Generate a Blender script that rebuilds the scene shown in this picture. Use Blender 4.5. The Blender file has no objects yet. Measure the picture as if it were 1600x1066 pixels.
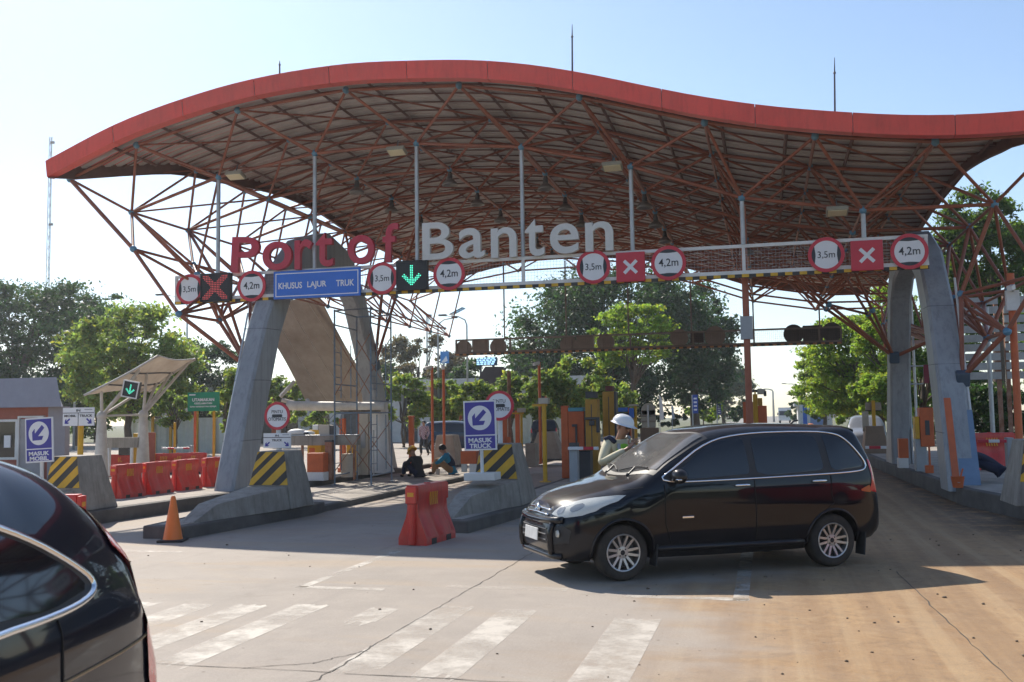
import bpy, bmesh, math, random
import numpy as np
from mathutils import Vector, Matrix
C = bpy.context.scene.collection
R = math.radians
PI = math.pi
rng = random.Random(7)
# ------------------------------------------------------------------ camera
FPX, YAW, PITCH, ROLL, CAMH = 1555.6, R(14.2), R(4.4), R(0.87), 1.785
_f = Vector((-math.sin(YAW)*math.cos(PITCH), math.cos(YAW)*math.cos(PITCH), math.sin(PITCH)))
_r0 = Vector((math.cos(YAW), math.sin(YAW), 0)); _u0 = _r0.cross(_f)
_r = _r0*math.cos(ROLL) - _u0*math.sin(ROLL); _u = _u0*math.cos(ROLL) + _r0*math.sin(ROLL)
cam = bpy.data.objects.new('camera', bpy.data.cameras.new('camera')); C.objects.link(cam)
cam.matrix_world = Matrix(((_r.x, _u.x, -_f.x, 0), (_r.y, _u.y, -_f.y, 0), (_r.z, _u.z, -_f.z, CAMH), (0, 0, 0, 1)))
cam.data.lens = 35; cam.data.sensor_width = 36; cam.data.clip_start = 0.05; cam.data.clip_end = 6000
cam.data.dof.use_dof = True; cam.data.dof.focus_distance = 17.0; cam.data.dof.aperture_fstop = 5.6
S = bpy.context.scene; S.camera = cam
# ------------------------------------------------------------------ world, sun, exposure
SUN = Vector((-0.75, 0.80, 1.0)).normalized()
w = bpy.data.worlds.new('World'); S.world = w; w.use_nodes = True
nt = w.node_tree; nt.nodes.clear()
sky = nt.nodes.new('ShaderNodeTexSky'); sky.sky_type = 'NISHITA'; sky.sun_disc = False
sky.sun_elevation = math.asin(SUN.z); sky.sun_rotation = math.atan2(SUN.x, SUN.y)
sky.altitude = 0; sky.air_density = 1.0; sky.dust_density = 0.4; sky.ozone_density = 2.0
bg = nt.nodes.new('ShaderNodeBackground'); bg.inputs[1].default_value = 0.110
wo = nt.nodes.new('ShaderNodeOutputWorld')
nt.links.new(sky.outputs[0], bg.inputs[0]); nt.links.new(bg.outputs[0], wo.inputs[0])
sl = bpy.data.lights.new('sun', 'SUN'); sl.energy = 4.1; sl.angle = R(0.5); sl.color = (1, 0.93, 0.82)
so = bpy.data.objects.new('sun', sl); C.objects.link(so); so.rotation_mode = 'QUATERNION'
so.rotation_quaternion = (-SUN).to_track_quat('-Z', 'Y'); so.location = (-30, 40, 60)
S.view_settings.view_transform = 'Standard'; S.view_settings.look = 'None'
S.view_settings.exposure = 0.66; S.view_settings.gamma = 1
S.render.engine = 'CYCLES'; S.cycles.max_bounces = 8; S.cycles.transparent_max_bounces = 16
S.cycles.diffuse_bounces = 4; S.cycles.glossy_bounces = 3; S.cycles.caustics_reflective = False; S.cycles.caustics_refractive = False
S.cycles.use_denoising = True; S.cycles.sample_clamp_indirect = 6

# ------------------------------------------------------------------ survey helpers: photo pixel -> place in the world
def ray(px, py):
    return _f + _r*((px-800)/FPX) - _u*((py-533)/FPX)
def at(px, py, Y):
    d = ray(px, py); t = Y/d.y
    return Vector((d.x*t, Y, CAMH+d.z*t))
def gr(px, py, z=0.0):
    d = ray(px, py); t = (z-CAMH)/d.z
    return Vector((d.x*t, d.y*t, z))
def atX(px, py, X):
    d = ray(px, py); t = X/d.x
    return Vector((X, d.y*t, CAMH+d.z*t))
# ------------------------------------------------------------------ materials
MATS = {}
def mat(key, col, rough=0.6, metal=0.0, var=0.12, scale=3.0, bump=0.0, bscale=40.0, coat=0.0, dirt=None, dirt_amt=0.0, dirt_scale=1.2, spec=0.5, trans=0.0, emit=None, estr=0.0, streak=0.0):
    if key in MATS: return MATS[key]
    m = bpy.data.materials.new(key); m.use_nodes = True; n = m.node_tree; b = n.nodes['Principled BSDF']
    b.inputs['Roughness'].default_value = rough; b.inputs['Metallic'].default_value = metal
    b.inputs['Specular IOR Level'].default_value = spec
    if coat: b.inputs['Coat Weight'].default_value = coat; b.inputs['Coat Roughness'].default_value = 0.03
    tc = n.nodes.new('ShaderNodeTexCoord')
    ns = n.nodes.new('ShaderNodeTexNoise'); ns.inputs['Scale'].default_value = scale; ns.inputs['Detail'].default_value = 6; ns.inputs['Roughness'].default_value = 0.65
    n.links.new(tc.outputs['Object'], ns.inputs['Vector'])
    rmp = n.nodes.new('ShaderNodeMapRange'); rmp.inputs[1].default_value = 0.3; rmp.inputs[2].default_value = 0.7
    rmp.inputs[3].default_value = 1-var; rmp.inputs[4].default_value = 1+var
    n.links.new(ns.outputs['Fac'], rmp.inputs[0])
    mx = n.nodes.new('ShaderNodeMix'); mx.data_type = 'RGBA'; mx.blend_type = 'MULTIPLY'; mx.inputs[0].default_value = 1
    mx.inputs[6].default_value = (*col, 1); n.links.new(rmp.outputs[0], mx.inputs[7])
    out = mx.outputs[2]
    if dirt:
        n2 = n.nodes.new('ShaderNodeTexNoise'); n2.inputs['Scale'].default_value = dirt_scale; n2.inputs['Detail'].default_value = 8; n2.inputs['Roughness'].default_value = 0.7
        n.links.new(tc.outputs['Object'], n2.inputs['Vector'])
        r2 = n.nodes.new('ShaderNodeMapRange'); r2.inputs[1].default_value = 0.42; r2.inputs[2].default_value = 0.75; r2.inputs[3].default_value = 0; r2.inputs[4].default_value = dirt_amt
        n.links.new(n2.outputs['Fac'], r2.inputs[0])
        m2 = n.nodes.new('ShaderNodeMix'); m2.data_type = 'RGBA'; n.links.new(r2.outputs[0], m2.inputs[0])
        n.links.new(out, m2.inputs[6]); m2.inputs[7].default_value = (*dirt, 1); out = m2.outputs[2]
    if streak:
        # rain runs: dirt drawn out down the face
        mp = n.nodes.new('ShaderNodeMapping'); mp.inputs['Scale'].default_value = (5.5, 5.5, 0.35); n.links.new(tc.outputs['Object'], mp.inputs['Vector'])
        n4 = n.nodes.new('ShaderNodeTexNoise'); n4.inputs['Scale'].default_value = 1.6; n4.inputs['Detail'].default_value = 7; n4.inputs['Roughness'].default_value = 0.7; n.links.new(mp.outputs[0], n4.inputs['Vector'])
        r4 = n.nodes.new('ShaderNodeMapRange'); r4.inputs[1].default_value = 0.48; r4.inputs[2].default_value = 0.72; r4.inputs[3].default_value = 0; r4.inputs[4].default_value = streak; n.links.new(n4.outputs['Fac'], r4.inputs[0])
        m4 = n.nodes.new('ShaderNodeMix'); m4.data_type = 'RGBA'; n.links.new(r4.outputs[0], m4.inputs[0]); n.links.new(out, m4.inputs[6]); m4.inputs[7].default_value = (col[0]*.32, col[1]*.30, col[2]*.28, 1); out = m4.outputs[2]
    n.links.new(out, b.inputs['Base Color'])
    if bump:
        n3 = n.nodes.new('ShaderNodeTexNoise'); n3.inputs['Scale'].default_value = bscale; n3.inputs['Detail'].default_value = 4
        n.links.new(tc.outputs['Object'], n3.inputs['Vector'])
        bp = n.nodes.new('ShaderNodeBump'); bp.inputs['Strength'].default_value = bump; bp.inputs['Distance'].default_value = 0.02
        n.links.new(n3.outputs['Fac'], bp.inputs['Height']); n.links.new(bp.outputs[0], b.inputs['Normal'])
    if emit: b.inputs['Emission Color'].default_value = (*emit, 1); b.inputs['Emission Strength'].default_value = estr
    if trans: b.inputs['Transmission Weight'].default_value = trans
    MATS[key] = m; return m
def leaf_mat(key, col, tcol, var=0.35, tmix=0.4):
    if key in MATS: return MATS[key]
    m = bpy.data.materials.new(key); m.use_nodes = True; n = m.node_tree; n.nodes.clear()
    o = n.nodes.new('ShaderNodeOutputMaterial'); d = n.nodes.new('ShaderNodeBsdfPrincipled'); d.inputs['Roughness'].default_value = 0.55; d.inputs['Specular IOR Level'].default_value = 0.35
    t = n.nodes.new('ShaderNodeBsdfTranslucent'); ms = n.nodes.new('ShaderNodeMixShader'); ms.inputs[0].default_value = tmix
    at_ = n.nodes.new('ShaderNodeAttribute'); at_.attribute_name = 'tint'
    for sh, c in ((d.inputs['Base Color'], col), (t.inputs['Color'], tcol)):
        mx = n.nodes.new('ShaderNodeMix'); mx.data_type = 'RGBA'; mx.blend_type = 'MULTIPLY'; mx.inputs[0].default_value = 1; mx.inputs[6].default_value = (*c, 1)
        n.links.new(at_.outputs['Color'], mx.inputs[7]); n.links.new(mx.outputs[2], sh)
    n.links.new(d.outputs[0], ms.inputs[1]); n.links.new(t.outputs[0], ms.inputs[2]); n.links.new(ms.outputs[0], o.inputs[0])
    MATS[key] = m; return m
M_CONC = mat('concrete', (0.33, 0.30, 0.26), 0.85, var=0.18, scale=2.5, bump=0.25, bscale=60, dirt=(0.12, 0.105, 0.09), dirt_amt=0.55, dirt_scale=1.5, streak=0.6)
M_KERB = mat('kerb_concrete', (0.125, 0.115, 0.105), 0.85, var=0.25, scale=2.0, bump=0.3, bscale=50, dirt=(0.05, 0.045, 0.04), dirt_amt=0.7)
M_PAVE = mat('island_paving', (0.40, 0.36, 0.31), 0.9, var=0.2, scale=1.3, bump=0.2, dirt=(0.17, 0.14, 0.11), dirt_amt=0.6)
M_RED = mat('red_panel', (0.76, 0.085, 0.07), 0.40, var=0.10, scale=0.6, dirt=(0.34, 0.10, 0.08), dirt_amt=0.4, dirt_scale=0.7, streak=0.28)
M_STEEL = mat('red_oxide_tube', (0.31, 0.10, 0.055), 0.5, var=0.3, scale=1.6, dirt=(0.14, 0.065, 0.048), dirt_amt=0.55)
M_PURLIN = mat('purlin_paint', (0.15, 0.075, 0.058), 0.6, var=0.25, dirt=(0.10, 0.04, 0.03), dirt_amt=0.5)
M_SHEET = mat('roof_sheet', (0.53, 0.53, 0.52), 0.5, var=0.15, scale=0.8, dirt=(0.28, 0.235, 0.20), dirt_amt=0.5, dirt_scale=0.6)
M_BALL = mat('blue_node', (0.10, 0.24, 0.36), 0.45, var=0.2, scale=5)
M_CLAD = mat('leg_cladding', (0.335, 0.35, 0.37), 0.45, var=0.10, scale=0.9, dirt=(0.20, 0.21, 0.22), dirt_amt=0.5, dirt_scale=0.8, streak=0.45)
M_CLAD2 = mat('leg_cladding_patch', (0.16, 0.24, 0.36), 0.5, var=0.12)
M_WHITE = mat('white_paint', (0.74, 0.74, 0.73), 0.45, var=0.07, dirt=(0.42, 0.38, 0.33), dirt_amt=0.45)
M_WHITE2 = mat('sign_white', (0.78, 0.78, 0.80), 0.4, var=0.04)
M_GALV = mat('galvanised', (0.45, 0.47, 0.49), 0.45, metal=0.4, var=0.15)
M_SRED = mat('sign_red', (0.58, 0.035, 0.06), 0.4, var=0.08)
M_BLACK = mat('sign_black', (0.035, 0.04, 0.05), 0.5, var=0.1)
M_BLUE = mat('sign_blue', (0.035, 0.16, 0.62), 0.4, var=0.06)
M_NAVY = mat('sign_navy', (0.05, 0.045, 0.32), 0.4, var=0.06)
M_YEL = mat('hazard_yellow', (0.72, 0.42, 0.03), 0.5, var=0.15, dirt=(0.35, 0.22, 0.05), dirt_amt=0.4)
M_HBLK = mat('hazard_black', (0.045, 0.045, 0.045), 0.6, var=0.2, dirt=(0.12, 0.11, 0.10), dirt_amt=0.4)
M_ORG = mat('orange_paint', (0.60, 0.13, 0.04), 0.5, var=0.15, dirt=(0.30, 0.10, 0.05), dirt_amt=0.4)
M_YPOST = mat('yellow_paint', (0.66, 0.36, 0.02), 0.5, var=0.14, dirt=(0.36, 0.22, 0.06), dirt_amt=0.45)
M_BAR = mat('barrier_plastic', (0.66, 0.045, 0.035), 0.38, var=0.12, scale=1.5, dirt=(0.42, 0.10, 0.07), dirt_amt=0.6, dirt_scale=2, streak=0.35)
M_CONE = mat('cone_plastic', (0.80, 0.20, 0.03), 0.45, var=0.08)
M_RUB = mat('black_rubber', (0.03, 0.03, 0.03), 0.75, var=0.2)
M_TYRE = mat('tyre_rubber', (0.028, 0.027, 0.026), 0.8, var=0.2, dirt=(0.12, 0.09, 0.065), dirt_amt=0.5, dirt_scale=3)
M_RIM = mat('alloy', (0.55, 0.55, 0.56), 0.36, metal=0.8, var=0.10, dirt=(0.28, 0.24, 0.20), dirt_amt=0.5, dirt_scale=6)
M_CHROME = mat('chrome', (0.82, 0.83, 0.85), 0.14, metal=1.0, var=0.03)
M_DARK = mat('dark_plastic', (0.025, 0.025, 0.028), 0.5, var=0.15)
M_DKGREY = mat('dark_grey_metal', (0.075, 0.075, 0.08), 0.55, var=0.2)
M_SCAF = mat('scaffold_tube', (0.15, 0.22, 0.29), 0.5, var=0.3, scale=3, dirt=(0.25, 0.12, 0.06), dirt_amt=0.5, dirt_scale=4)
M_RUST = mat('rusty_steel', (0.30, 0.13, 0.07), 0.75, var=0.3, dirt=(0.45, 0.40, 0.36), dirt_amt=0.5, dirt_scale=3)
M_CREAM = mat('cream_wall', (0.55, 0.50, 0.42), 0.8, var=0.12, dirt=(0.30, 0.25, 0.2), dirt_amt=0.4)
M_GREYBOX = mat('grey_enamel', (0.36, 0.38, 0.40), 0.5, var=0.1)
M_BARK = mat('bark', (0.11, 0.085, 0.065), 0.9, var=0.3, scale=4, bump=0.4)
M_SKIN = mat('skin', (0.36, 0.19, 0.12), 0.5, var=0.06)
# ------------------------------------------------------------------ object helpers
def tag(o, label=None, cat=None, group=None, kind=None):
    if label: o['label'] = label
    if cat: o['category'] = cat
    if group: o['group'] = group
    if kind: o['kind'] = kind
    return o
def thing(name, label, cat, loc=(0, 0, 0), rz=0.0, group=None, rot=None):
    o = bpy.data.objects.new(name, None); C.objects.link(o); o.empty_display_size = 0.2
    o.location = loc; o.rotation_euler = rot if rot else (0, 0, rz)
    return tag(o, label, cat, group)
def link(name, me, m, parent=None):
    o = bpy.data.objects.new(name, me); C.objects.link(o)
    if m is not None:
        me.materials.clear()
        for x in (m if isinstance(m, (list, tuple)) else [m]): me.materials.append(x)
    if parent is not None: o.parent = parent
    return o
class MB:
    def __init__(s): s.v = []; s.f = []; s.mi = []; s.m = 0
    def add(s, vs, fs):
        k = len(s.v); s.v += [tuple(p) for p in vs]; s.f += [tuple(i+k for i in f) for f in fs]; s.mi += [s.m]*len(fs); return s
    def box(s, c, d, rot=None):
        x, y, z = d[0]/2, d[1]/2, d[2]/2
        vs = [Vector(p) for p in ((-x,-y,-z),(x,-y,-z),(x,y,-z),(-x,y,-z),(-x,-y,z),(x,-y,z),(x,y,z),(-x,y,z))]
        if rot is not None: vs = [rot @ p for p in vs]
        c = Vector(c)
        return s.add([p+c for p in vs], [(0,3,2,1),(4,5,6,7),(0,1,5,4),(1,2,6,5),(2,3,7,6),(3,0,4,7)])
    def b2(s, a, b):
        return s.box([(a[i]+b[i])/2 for i in range(3)], [abs(b[i]-a[i]) for i in range(3)])
    def tube(s, a, b, r, n=6, r2=None, cap=True):
        a = Vector(a); b = Vector(b); d = b-a
        if d.length < 1e-6: return s
        d.normalize(); up = Vector((0, 0, 1)) if abs(d.z) < 0.9 else Vector((1, 0, 0))
        x = d.cross(up).normalized(); y = x.cross(d); r2 = r if r2 is None else r2
        vs = []
        for p, q in ((a, r), (b, r2)):
            for i in range(n):
                t = 2*PI*i/n; vs.append(p + x*(q*math.cos(t)) + y*(q*math.sin(t)))
        fs = [(i, (i+1) % n, n+(i+1) % n, n+i) for i in range(n)]
        if cap: fs += [tuple(range(n-1, -1, -1)), tuple(range(n, 2*n))]
        return s.add(vs, fs)
    def path(s, pts, r, n=6, closed=False, rs=None):
        pts = [Vector(p) for p in pts]; L = len(pts); vs = []; prev = None
        for i, p in enumerate(pts):
            a = pts[(i-1) % L] if (closed or i) else p; b = pts[(i+1) % L] if (closed or i < L-1) else p
            d = (b-a).normalized()
            if prev is None:
                up = Vector((0, 0, 1)) if abs(d.z) < 0.9 else Vector((1, 0, 0)); x = d.cross(up).normalized()
            else:
                x = (prev - d*prev.dot(d)).normalized()
            prev = x; y = x.cross(d); q = rs[i] if rs else r
            for k in range(n):
                t = 2*PI*k/n; vs.append(p + x*(q*math.cos(t)) + y*(q*math.sin(t)))
        fs = []
        for i in range(L if closed else L-1):
            j = (i+1) % L
            for k in range(n): fs.append((i*n+k, i*n+(k+1) % n, j*n+(k+1) % n, j*n+k))
        if not closed: fs += [tuple(range(n-1, -1, -1)), tuple((L-1)*n+k for k in range(n))]
        return s.add(vs, fs)
    def prism(s, poly, a, b, axis='y', off=(0, 0, 0)):
        # poly: 2D points; axis 'y': (x,z) extruded in y; 'x': (y,z) extruded in x; 'z': (x,y)
        def P(p, t):
            q = {'y': (p[0], t, p[1]), 'x': (t, p[0], p[1]), 'z': (p[0], p[1], t)}[axis]
            return (q[0]+off[0], q[1]+off[1], q[2]+off[2])
        n = len(poly); vs = [P(p, a) for p in poly]+[P(p, b) for p in poly]
        fs = [tuple(range(n)), tuple(range(2*n-1, n-1, -1))]+[(i, n+i, n+(i+1) % n, (i+1) % n) for i in range(n)]
        return s.add(vs, fs)
    def grid(s, rows, closed=False):
        nr, nc = len(rows), len(rows[0]); vs = [p for r in rows for p in r]; fs = []
        for i in range(nr-1):
            for j in range(nc if closed else nc-1):
                k = (j+1) % nc; fs.append((i*nc+j, i*nc+k, (i+1)*nc+k, (i+1)*nc+j))
        return s.add(vs, fs)
    def lathe(s, prof, n=16, c=(0, 0, 0), axis='z', cap=True):
        rows = []
        for r, z in prof:
            row = []
            for i in range(n):
                t = 2*PI*i/n; a, b = r*math.cos(t), r*math.sin(t)
                q = {'z': (a, b, z), 'y': (a, z, b), 'x': (z, a, b)}[axis]
                row.append((q[0]+c[0], q[1]+c[1], q[2]+c[2]))
            rows.append(row)
        k = len(s.v); s.grid(rows, True)
        if cap:
            L = (len(rows)-1)*n; m0 = [tuple(k+i for i in range(n-1, -1, -1)), tuple(k+L+i for i in range(n))]
            s.f += m0; s.mi += [s.m]*2
        return s
    def ball(s, c, r, n=8, m=5, sc=(1, 1, 1)):
        rows = []
        for i in range(m+1):
            t = PI*i/m; rr = max(math.sin(t), 0.001)
            rows.append([(c[0]+r*sc[0]*rr*math.cos(2*PI*k/n), c[1]+r*sc[1]*rr*math.sin(2*PI*k/n), c[2]-r*sc[2]*math.cos(t)) for k in range(n)])
        return s.grid(rows, True)
    def mesh(s, name, off=None, smooth=False):
        me = bpy.data.meshes.new(name)
        vs = s.v if off is None else [(p[0]-off[0], p[1]-off[1], p[2]-off[2]) for p in s.v]
        me.from_pydata(vs, [], s.f); me.update()
        bm = bmesh.new(); bm.from_mesh(me); bmesh.ops.recalc_face_normals(bm, faces=bm.faces); bm.to_mesh(me); bm.free()
        return me
    def build(s, name, m, parent=None, smooth=False, world=False, bevel=0.0):
        off = parent.location if (world and parent is not None) else None
        me = s.mesh(name, off)
        o = link(name, me, m, parent)
        if len(set(s.mi)) > 1: me.polygons.foreach_set('material_index', s.mi)
        if smooth: me.shade_smooth(); 
        if smooth == 'auto':
            try: me.set_sharp_from_angle(angle=R(38))
            except Exception: pass
        if bevel:
            md = o.modifiers.new('bevel', 'BEVEL'); md.width = bevel; md.segments = 2; md.limit_method = 'ANGLE'
        return o
def bl(name, m, parent=None, smooth=False, world=False, bevel=0.0):
    mb = MB(); mb._args = (name, m, parent, smooth, world, bevel); return mb
def struct(mb, name, m, **k):
    return tag(mb.build(name, m, **k), kind='structure')
def rotz(a): return Matrix.Rotation(a, 3, 'Z')
# text in the XZ plane, facing -Y, fitted to the box (cx, cz, w, h)
def text_mesh(body, cx, cz, w, h, y=0.0, depth=0.004, bold=0.02, res=3):
    cu = bpy.data.curves.new('txt', 'FONT'); cu.body = body; cu.size = 1; cu.offset = bold; cu.resolution_u = res
    cu.fill_mode = 'BOTH'; cu.extrude = 0.02
    ob = bpy.data.objects.new('txt', cu); C.objects.link(ob)
    dg = bpy.context.evaluated_depsgraph_get(); dg.update()
    me = bpy.data.meshes.new_from_object(ob.evaluated_get(dg))
    bpy.data.objects.remove(ob); bpy.data.curves.remove(cu)
    co = np.zeros(len(me.vertices)*3, np.float32); me.vertices.foreach_get('co', co); co = co.reshape(-1, 3)
    mn, mx = co.min(0), co.max(0)
    X = (co[:, 0]-mn[0])/(mx[0]-mn[0])*w + cx - w/2; Z = (co[:, 1]-mn[1])/(mx[1]-mn[1])*h + cz - h/2
    Yv = y - (co[:, 2]-mn[2])/max(mx[2]-mn[2], 1e-6)*depth
    out = np.stack([X, Yv, Z], 1); me.vertices.foreach_set('co', out.ravel().astype(np.float32)); me.update()
    return me
def text(name, body, cx, cz, w, h, m, parent, y=-0.004, depth=0.004, bold=0.02):
    o = link(name, text_mesh(body, cx, cz, w, h, y, depth, bold), m, parent); return o
def copy_tree(o, parent=None):
    c = o.copy(); C.objects.link(c); c.parent = parent
    for ch in list(o.children): copy_tree(ch, c)
    return c
# ================================================================== SETTING
def road_material():
    m = bpy.data.materials.new('dusty_concrete'); m.use_nodes = True; n = m.node_tree; b = n.nodes['Principled BSDF']; L = n.links.new
    b.inputs['Roughness'].default_value = 0.8; b.inputs['Specular IOR Level'].default_value = 0.35
    tc = n.nodes.new('ShaderNodeTexCoord'); sp = n.nodes.new('ShaderNodeSeparateXYZ'); L(tc.outputs['Object'], sp.inputs[0])
    def noise(scale, det=6, vec=None, rough=0.6, dist=0.0):
        q = n.nodes.new('ShaderNodeTexNoise'); q.inputs['Scale'].default_value = scale; q.inputs['Detail'].default_value = det; q.inputs['Roughness'].default_value = rough; q.inputs['Distortion'].default_value = dist
        L(vec if vec else tc.outputs['Object'], q.inputs['Vector']); return q.outputs['Fac']
    def mr(x, a, b_, c=0, d=1):
        q = n.nodes.new('ShaderNodeMapRange'); q.interpolation_type = 'SMOOTHSTEP'
        for i, v in enumerate((a, b_, c, d)): q.inputs[1+i].default_value = v
        L(x, q.inputs[0]); return q.outputs[0]
    def math_(op, a, b_):
        q = n.nodes.new('ShaderNodeMath'); q.operation = op
        for i, v in enumerate((a, b_)):
            if isinstance(v, (int, float)): q.inputs[i].default_value = v
            else: L(v, q.inputs[i])
        return q.outputs[0]
    def mix(f, a, b_):
        q = n.nodes.new('ShaderNodeMix'); q.data_type = 'RGBA'
        if isinstance(f, (int, float)): q.inputs[0].default_value = f
        else: L(f, q.inputs[0])
        for i, v in ((6, a), (7, b_)):
            if isinstance(v, tuple): q.inputs[i].default_value = (*v, 1)
            else: L(v, q.inputs[i])
        return q.outputs[2]
    mp = n.nodes.new('ShaderNodeMapping'); mp.inputs['Scale'].default_value = (3.2, 0.16, 1); mp.inputs['Rotation'].default_value = (0, 0, R(-4)); L(tc.outputs['Object'], mp.inputs['Vector'])
    streak = noise(1.0, 7, mp.outputs[0], 0.65)
    mp2 = n.nodes.new('ShaderNodeMapping'); mp2.inputs['Scale'].default_value = (0.35, 1.5, 1); mp2.inputs['Rotation'].default_value = (0, 0, R(18)); L(tc.outputs['Object'], mp2.inputs['Vector'])
    sweep = noise(0.8, 6, mp2.outputs[0], 0.6, 0.6)
    big = noise(0.35, 5); mid = noise(2.2, 8, rough=0.7); fine = noise(45, 5, rough=0.75)
    c = mix(mr(big, 0.35, 0.68), (0.395, 0.338, 0.285), (0.325, 0.279, 0.237))
    c = mix(mr(mid, 0.40, 0.74, 0, 0.5), c, (0.45, 0.385, 0.32))
    c = mix(mr(sweep, 0.48, 0.70, 0, 0.50), c, (0.44, 0.32, 0.205))
    # tyre-blackened patches, worn slightly along the lanes
    c = mix(mr(streak, 0.56, 0.78, 0, 0.28), c, (0.20, 0.18, 0.16))
    # orange laterite dust carried in on the right hand lane
    xr = math_('ADD', sp.outputs[0], math_('MULTIPLY', math_('SUBTRACT', big, 0.5), 5.0))
    xr = math_('ADD', xr, math_('MULTIPLY', math_('SUBTRACT', sweep, 0.5), 2.4))
    xr = math_('ADD', xr, math_('MULTIPLY', math_('SUBTRACT', sp.outputs[1], 9.0), -0.05))
    near = mr(sp.outputs[1], 45, 60, 1, 0)
    dm = math_('MULTIPLY', mr(xr, -1.9, 0.5, 0, 0.97), near)
    dustc = mix(mr(streak, 0.33, 0.66), (0.30, 0.165, 0.068), (0.44, 0.265, 0.118))
    dustc = mix(mr(mid, 0.38, 0.66, 0, 0.75), dustc, (0.36, 0.225, 0.115))
    gr_ = noise(5.0, 9, rough=0.8, dist=0.8); dustc = mix(mr(gr_, 0.50, 0.64, 0, 0.55), dustc, (0.20, 0.12, 0.06)); dustc = mix(mr(gr_, 0.50, 0.36, 0, 0.38), dustc, (0.50, 0.35, 0.19))
    mp3 = n.nodes.new('ShaderNodeMapping'); mp3.inputs['Scale'].default_value = (3.8, 0.07, 1); mp3.inputs['Rotation'].default_value = (0, 0, R(-12)); L(tc.outputs['Object'], mp3.inputs['Vector'])
    trk = noise(1.0, 3, mp3.outputs[0], 0.55, 0.12); dustc = mix(mr(trk, 0.50, 0.66, 0, 0.5), dustc, (0.26, 0.15, 0.07)); dustc = mix(mr(trk, 0.48, 0.36, 0, 0.42), dustc, (0.50, 0.345, 0.185))
    c = mix(dm, c, dustc)
    # dark oil along the right kerb
    oil = math_('MULTIPLY', mr(sp.outputs[0], 2.2, 3.6, 0, 1), mr(mid, 0.36, 0.56, 0, 0.8))
    oil = math_('MULTIPLY', oil, mr(sp.outputs[1], 14, 17, 0, 1))
    c = mix(oil, c, (0.055, 0.048, 0.04))
    c = mix(mr(fine, 0.3, 0.75, 0, 0.34), c, (0.19, 0.16, 0.13))
    agg = noise(130, 2, rough=0.8); c = mix(mr(agg, 0.55, 0.72, 0, 0.4), c, (0.14, 0.12, 0.10)); c = mix(mr(agg, 0.42, 0.28, 0, 0.35), c, (0.56, 0.51, 0.44))
    stn = noise(0.9, 9, rough=0.8, dist=1.2); c = mix(mr(stn, 0.56, 0.66, 0, 0.34), c, (0.20, 0.165, 0.13))
    vor = n.nodes.new('ShaderNodeTexVoronoi'); vor.inputs['Scale'].default_value = 5.5; L(tc.outputs['Object'], vor.inputs['Vector'])
    spk = math_('MULTIPLY', mr(vor.outputs['Distance'], 0.05, 0.09, 1, 0), mr(noise(1.7, 3), 0.50, 0.60, 0, 0.75))
    c = mix(spk, c, (0.12, 0.095, 0.07))
    L(c, b.inputs['Base Color'])
    bp = n.nodes.new('ShaderNodeBump'); bp.inputs['Strength'].default_value = 0.55; bp.inputs['Distance'].default_value = 0.012
    hh = math_('ADD', math_('MULTIPLY', fine, 0.5), math_('ADD', math_('MULTIPLY', mid, 0.6), math_('MULTIPLY', streak, 0.8)))
    L(hh, bp.inputs['Height']); L(bp.outputs[0], b.inputs['Normal'])
    return m
M_ROAD = road_material()
M_GROUND = mat('verge_soil', (0.10, 0.115, 0.05), 0.95, var=0.35, scale=0.5, dirt=(0.22, 0.17, 0.11), dirt_amt=0.7, dirt_scale=0.2)
M_ASPH = mat('old_asphalt', (0.24, 0.225, 0.20), 0.85, var=0.15, scale=0.6, dirt=(0.34, 0.29, 0.22), dirt_amt=0.5, dirt_scale=0.3)
def sheet(name, m, x0, x1, y0, y1, z):
    g = MB(); g.add([(x0, y0, z), (x1, y0, z), (x1, y1, z), (x0, y1, z)], [(0, 1, 2, 3)]); return struct(g, name, m)
sheet('ground', M_GROUND, -500, 500, -120, 700, -0.008)
sheet('toll_plaza_road', M_ROAD, -75, 14, -45, 84, 0.0)
sheet('port_access_road', M_ASPH, -8.5, 6.0, 84, 695, -0.003)
# worn paint: the concrete shows through where it has gone
def worn_paint():
    m = bpy.data.materials.new('worn_road_paint'); m.use_nodes = True; n = m.node_tree; b = n.nodes['Principled BSDF']; L = n.links.new
    b.inputs['Base Color'].default_value = (0.62, 0.56, 0.48, 1); b.inputs['Roughness'].default_value = 0.7
    tc = n.nodes.new('ShaderNodeTexCoord'); q = n.nodes.new('ShaderNodeTexNoise'); q.inputs['Scale'].default_value = 1.6; q.inputs['Detail'].default_value = 9; q.inputs['Roughness'].default_value = 0.72
    L(tc.outputs['Object'], q.inputs['Vector'])
    r = n.nodes.new('ShaderNodeMapRange'); r.inputs[1].default_value = 0.37; r.inputs[2].default_value = 0.60; r.inputs[3].default_value = 0.08; r.inputs[4].default_value = 0.86
    L(q.outputs['Fac'], r.inputs[0])
    t = n.nodes.new('ShaderNodeBsdfTransparent'); ms = n.nodes.new('ShaderNodeMixShader'); L(r.outputs[0], ms.inputs[0]); L(t.outputs[0], ms.inputs[1]); L(b.outputs[0], ms.inputs[2])
    L(ms.outputs[0], n.nodes['Material Output'].inputs[0]); return m
M_PAINT = worn_paint()
def ragged(x0, x1, y0, y1, rag, skew=0.0):
    # a paint bar with uneven ends
    n = 12; L = []
    for i in range(n+1): L.append((x0+(x1-x0)*i/n+rng.uniform(-1, 1)*0.01, y0+rng.uniform(-1, 1)*rag, 0.002))
    for i in range(n, -1, -1): L.append((x0+(x1-x0)*i/n+skew+rng.uniform(-1, 1)*0.01, y1+rng.uniform(-1, 1)*rag*0.4, 0.002))
    return L
g = MB()
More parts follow.
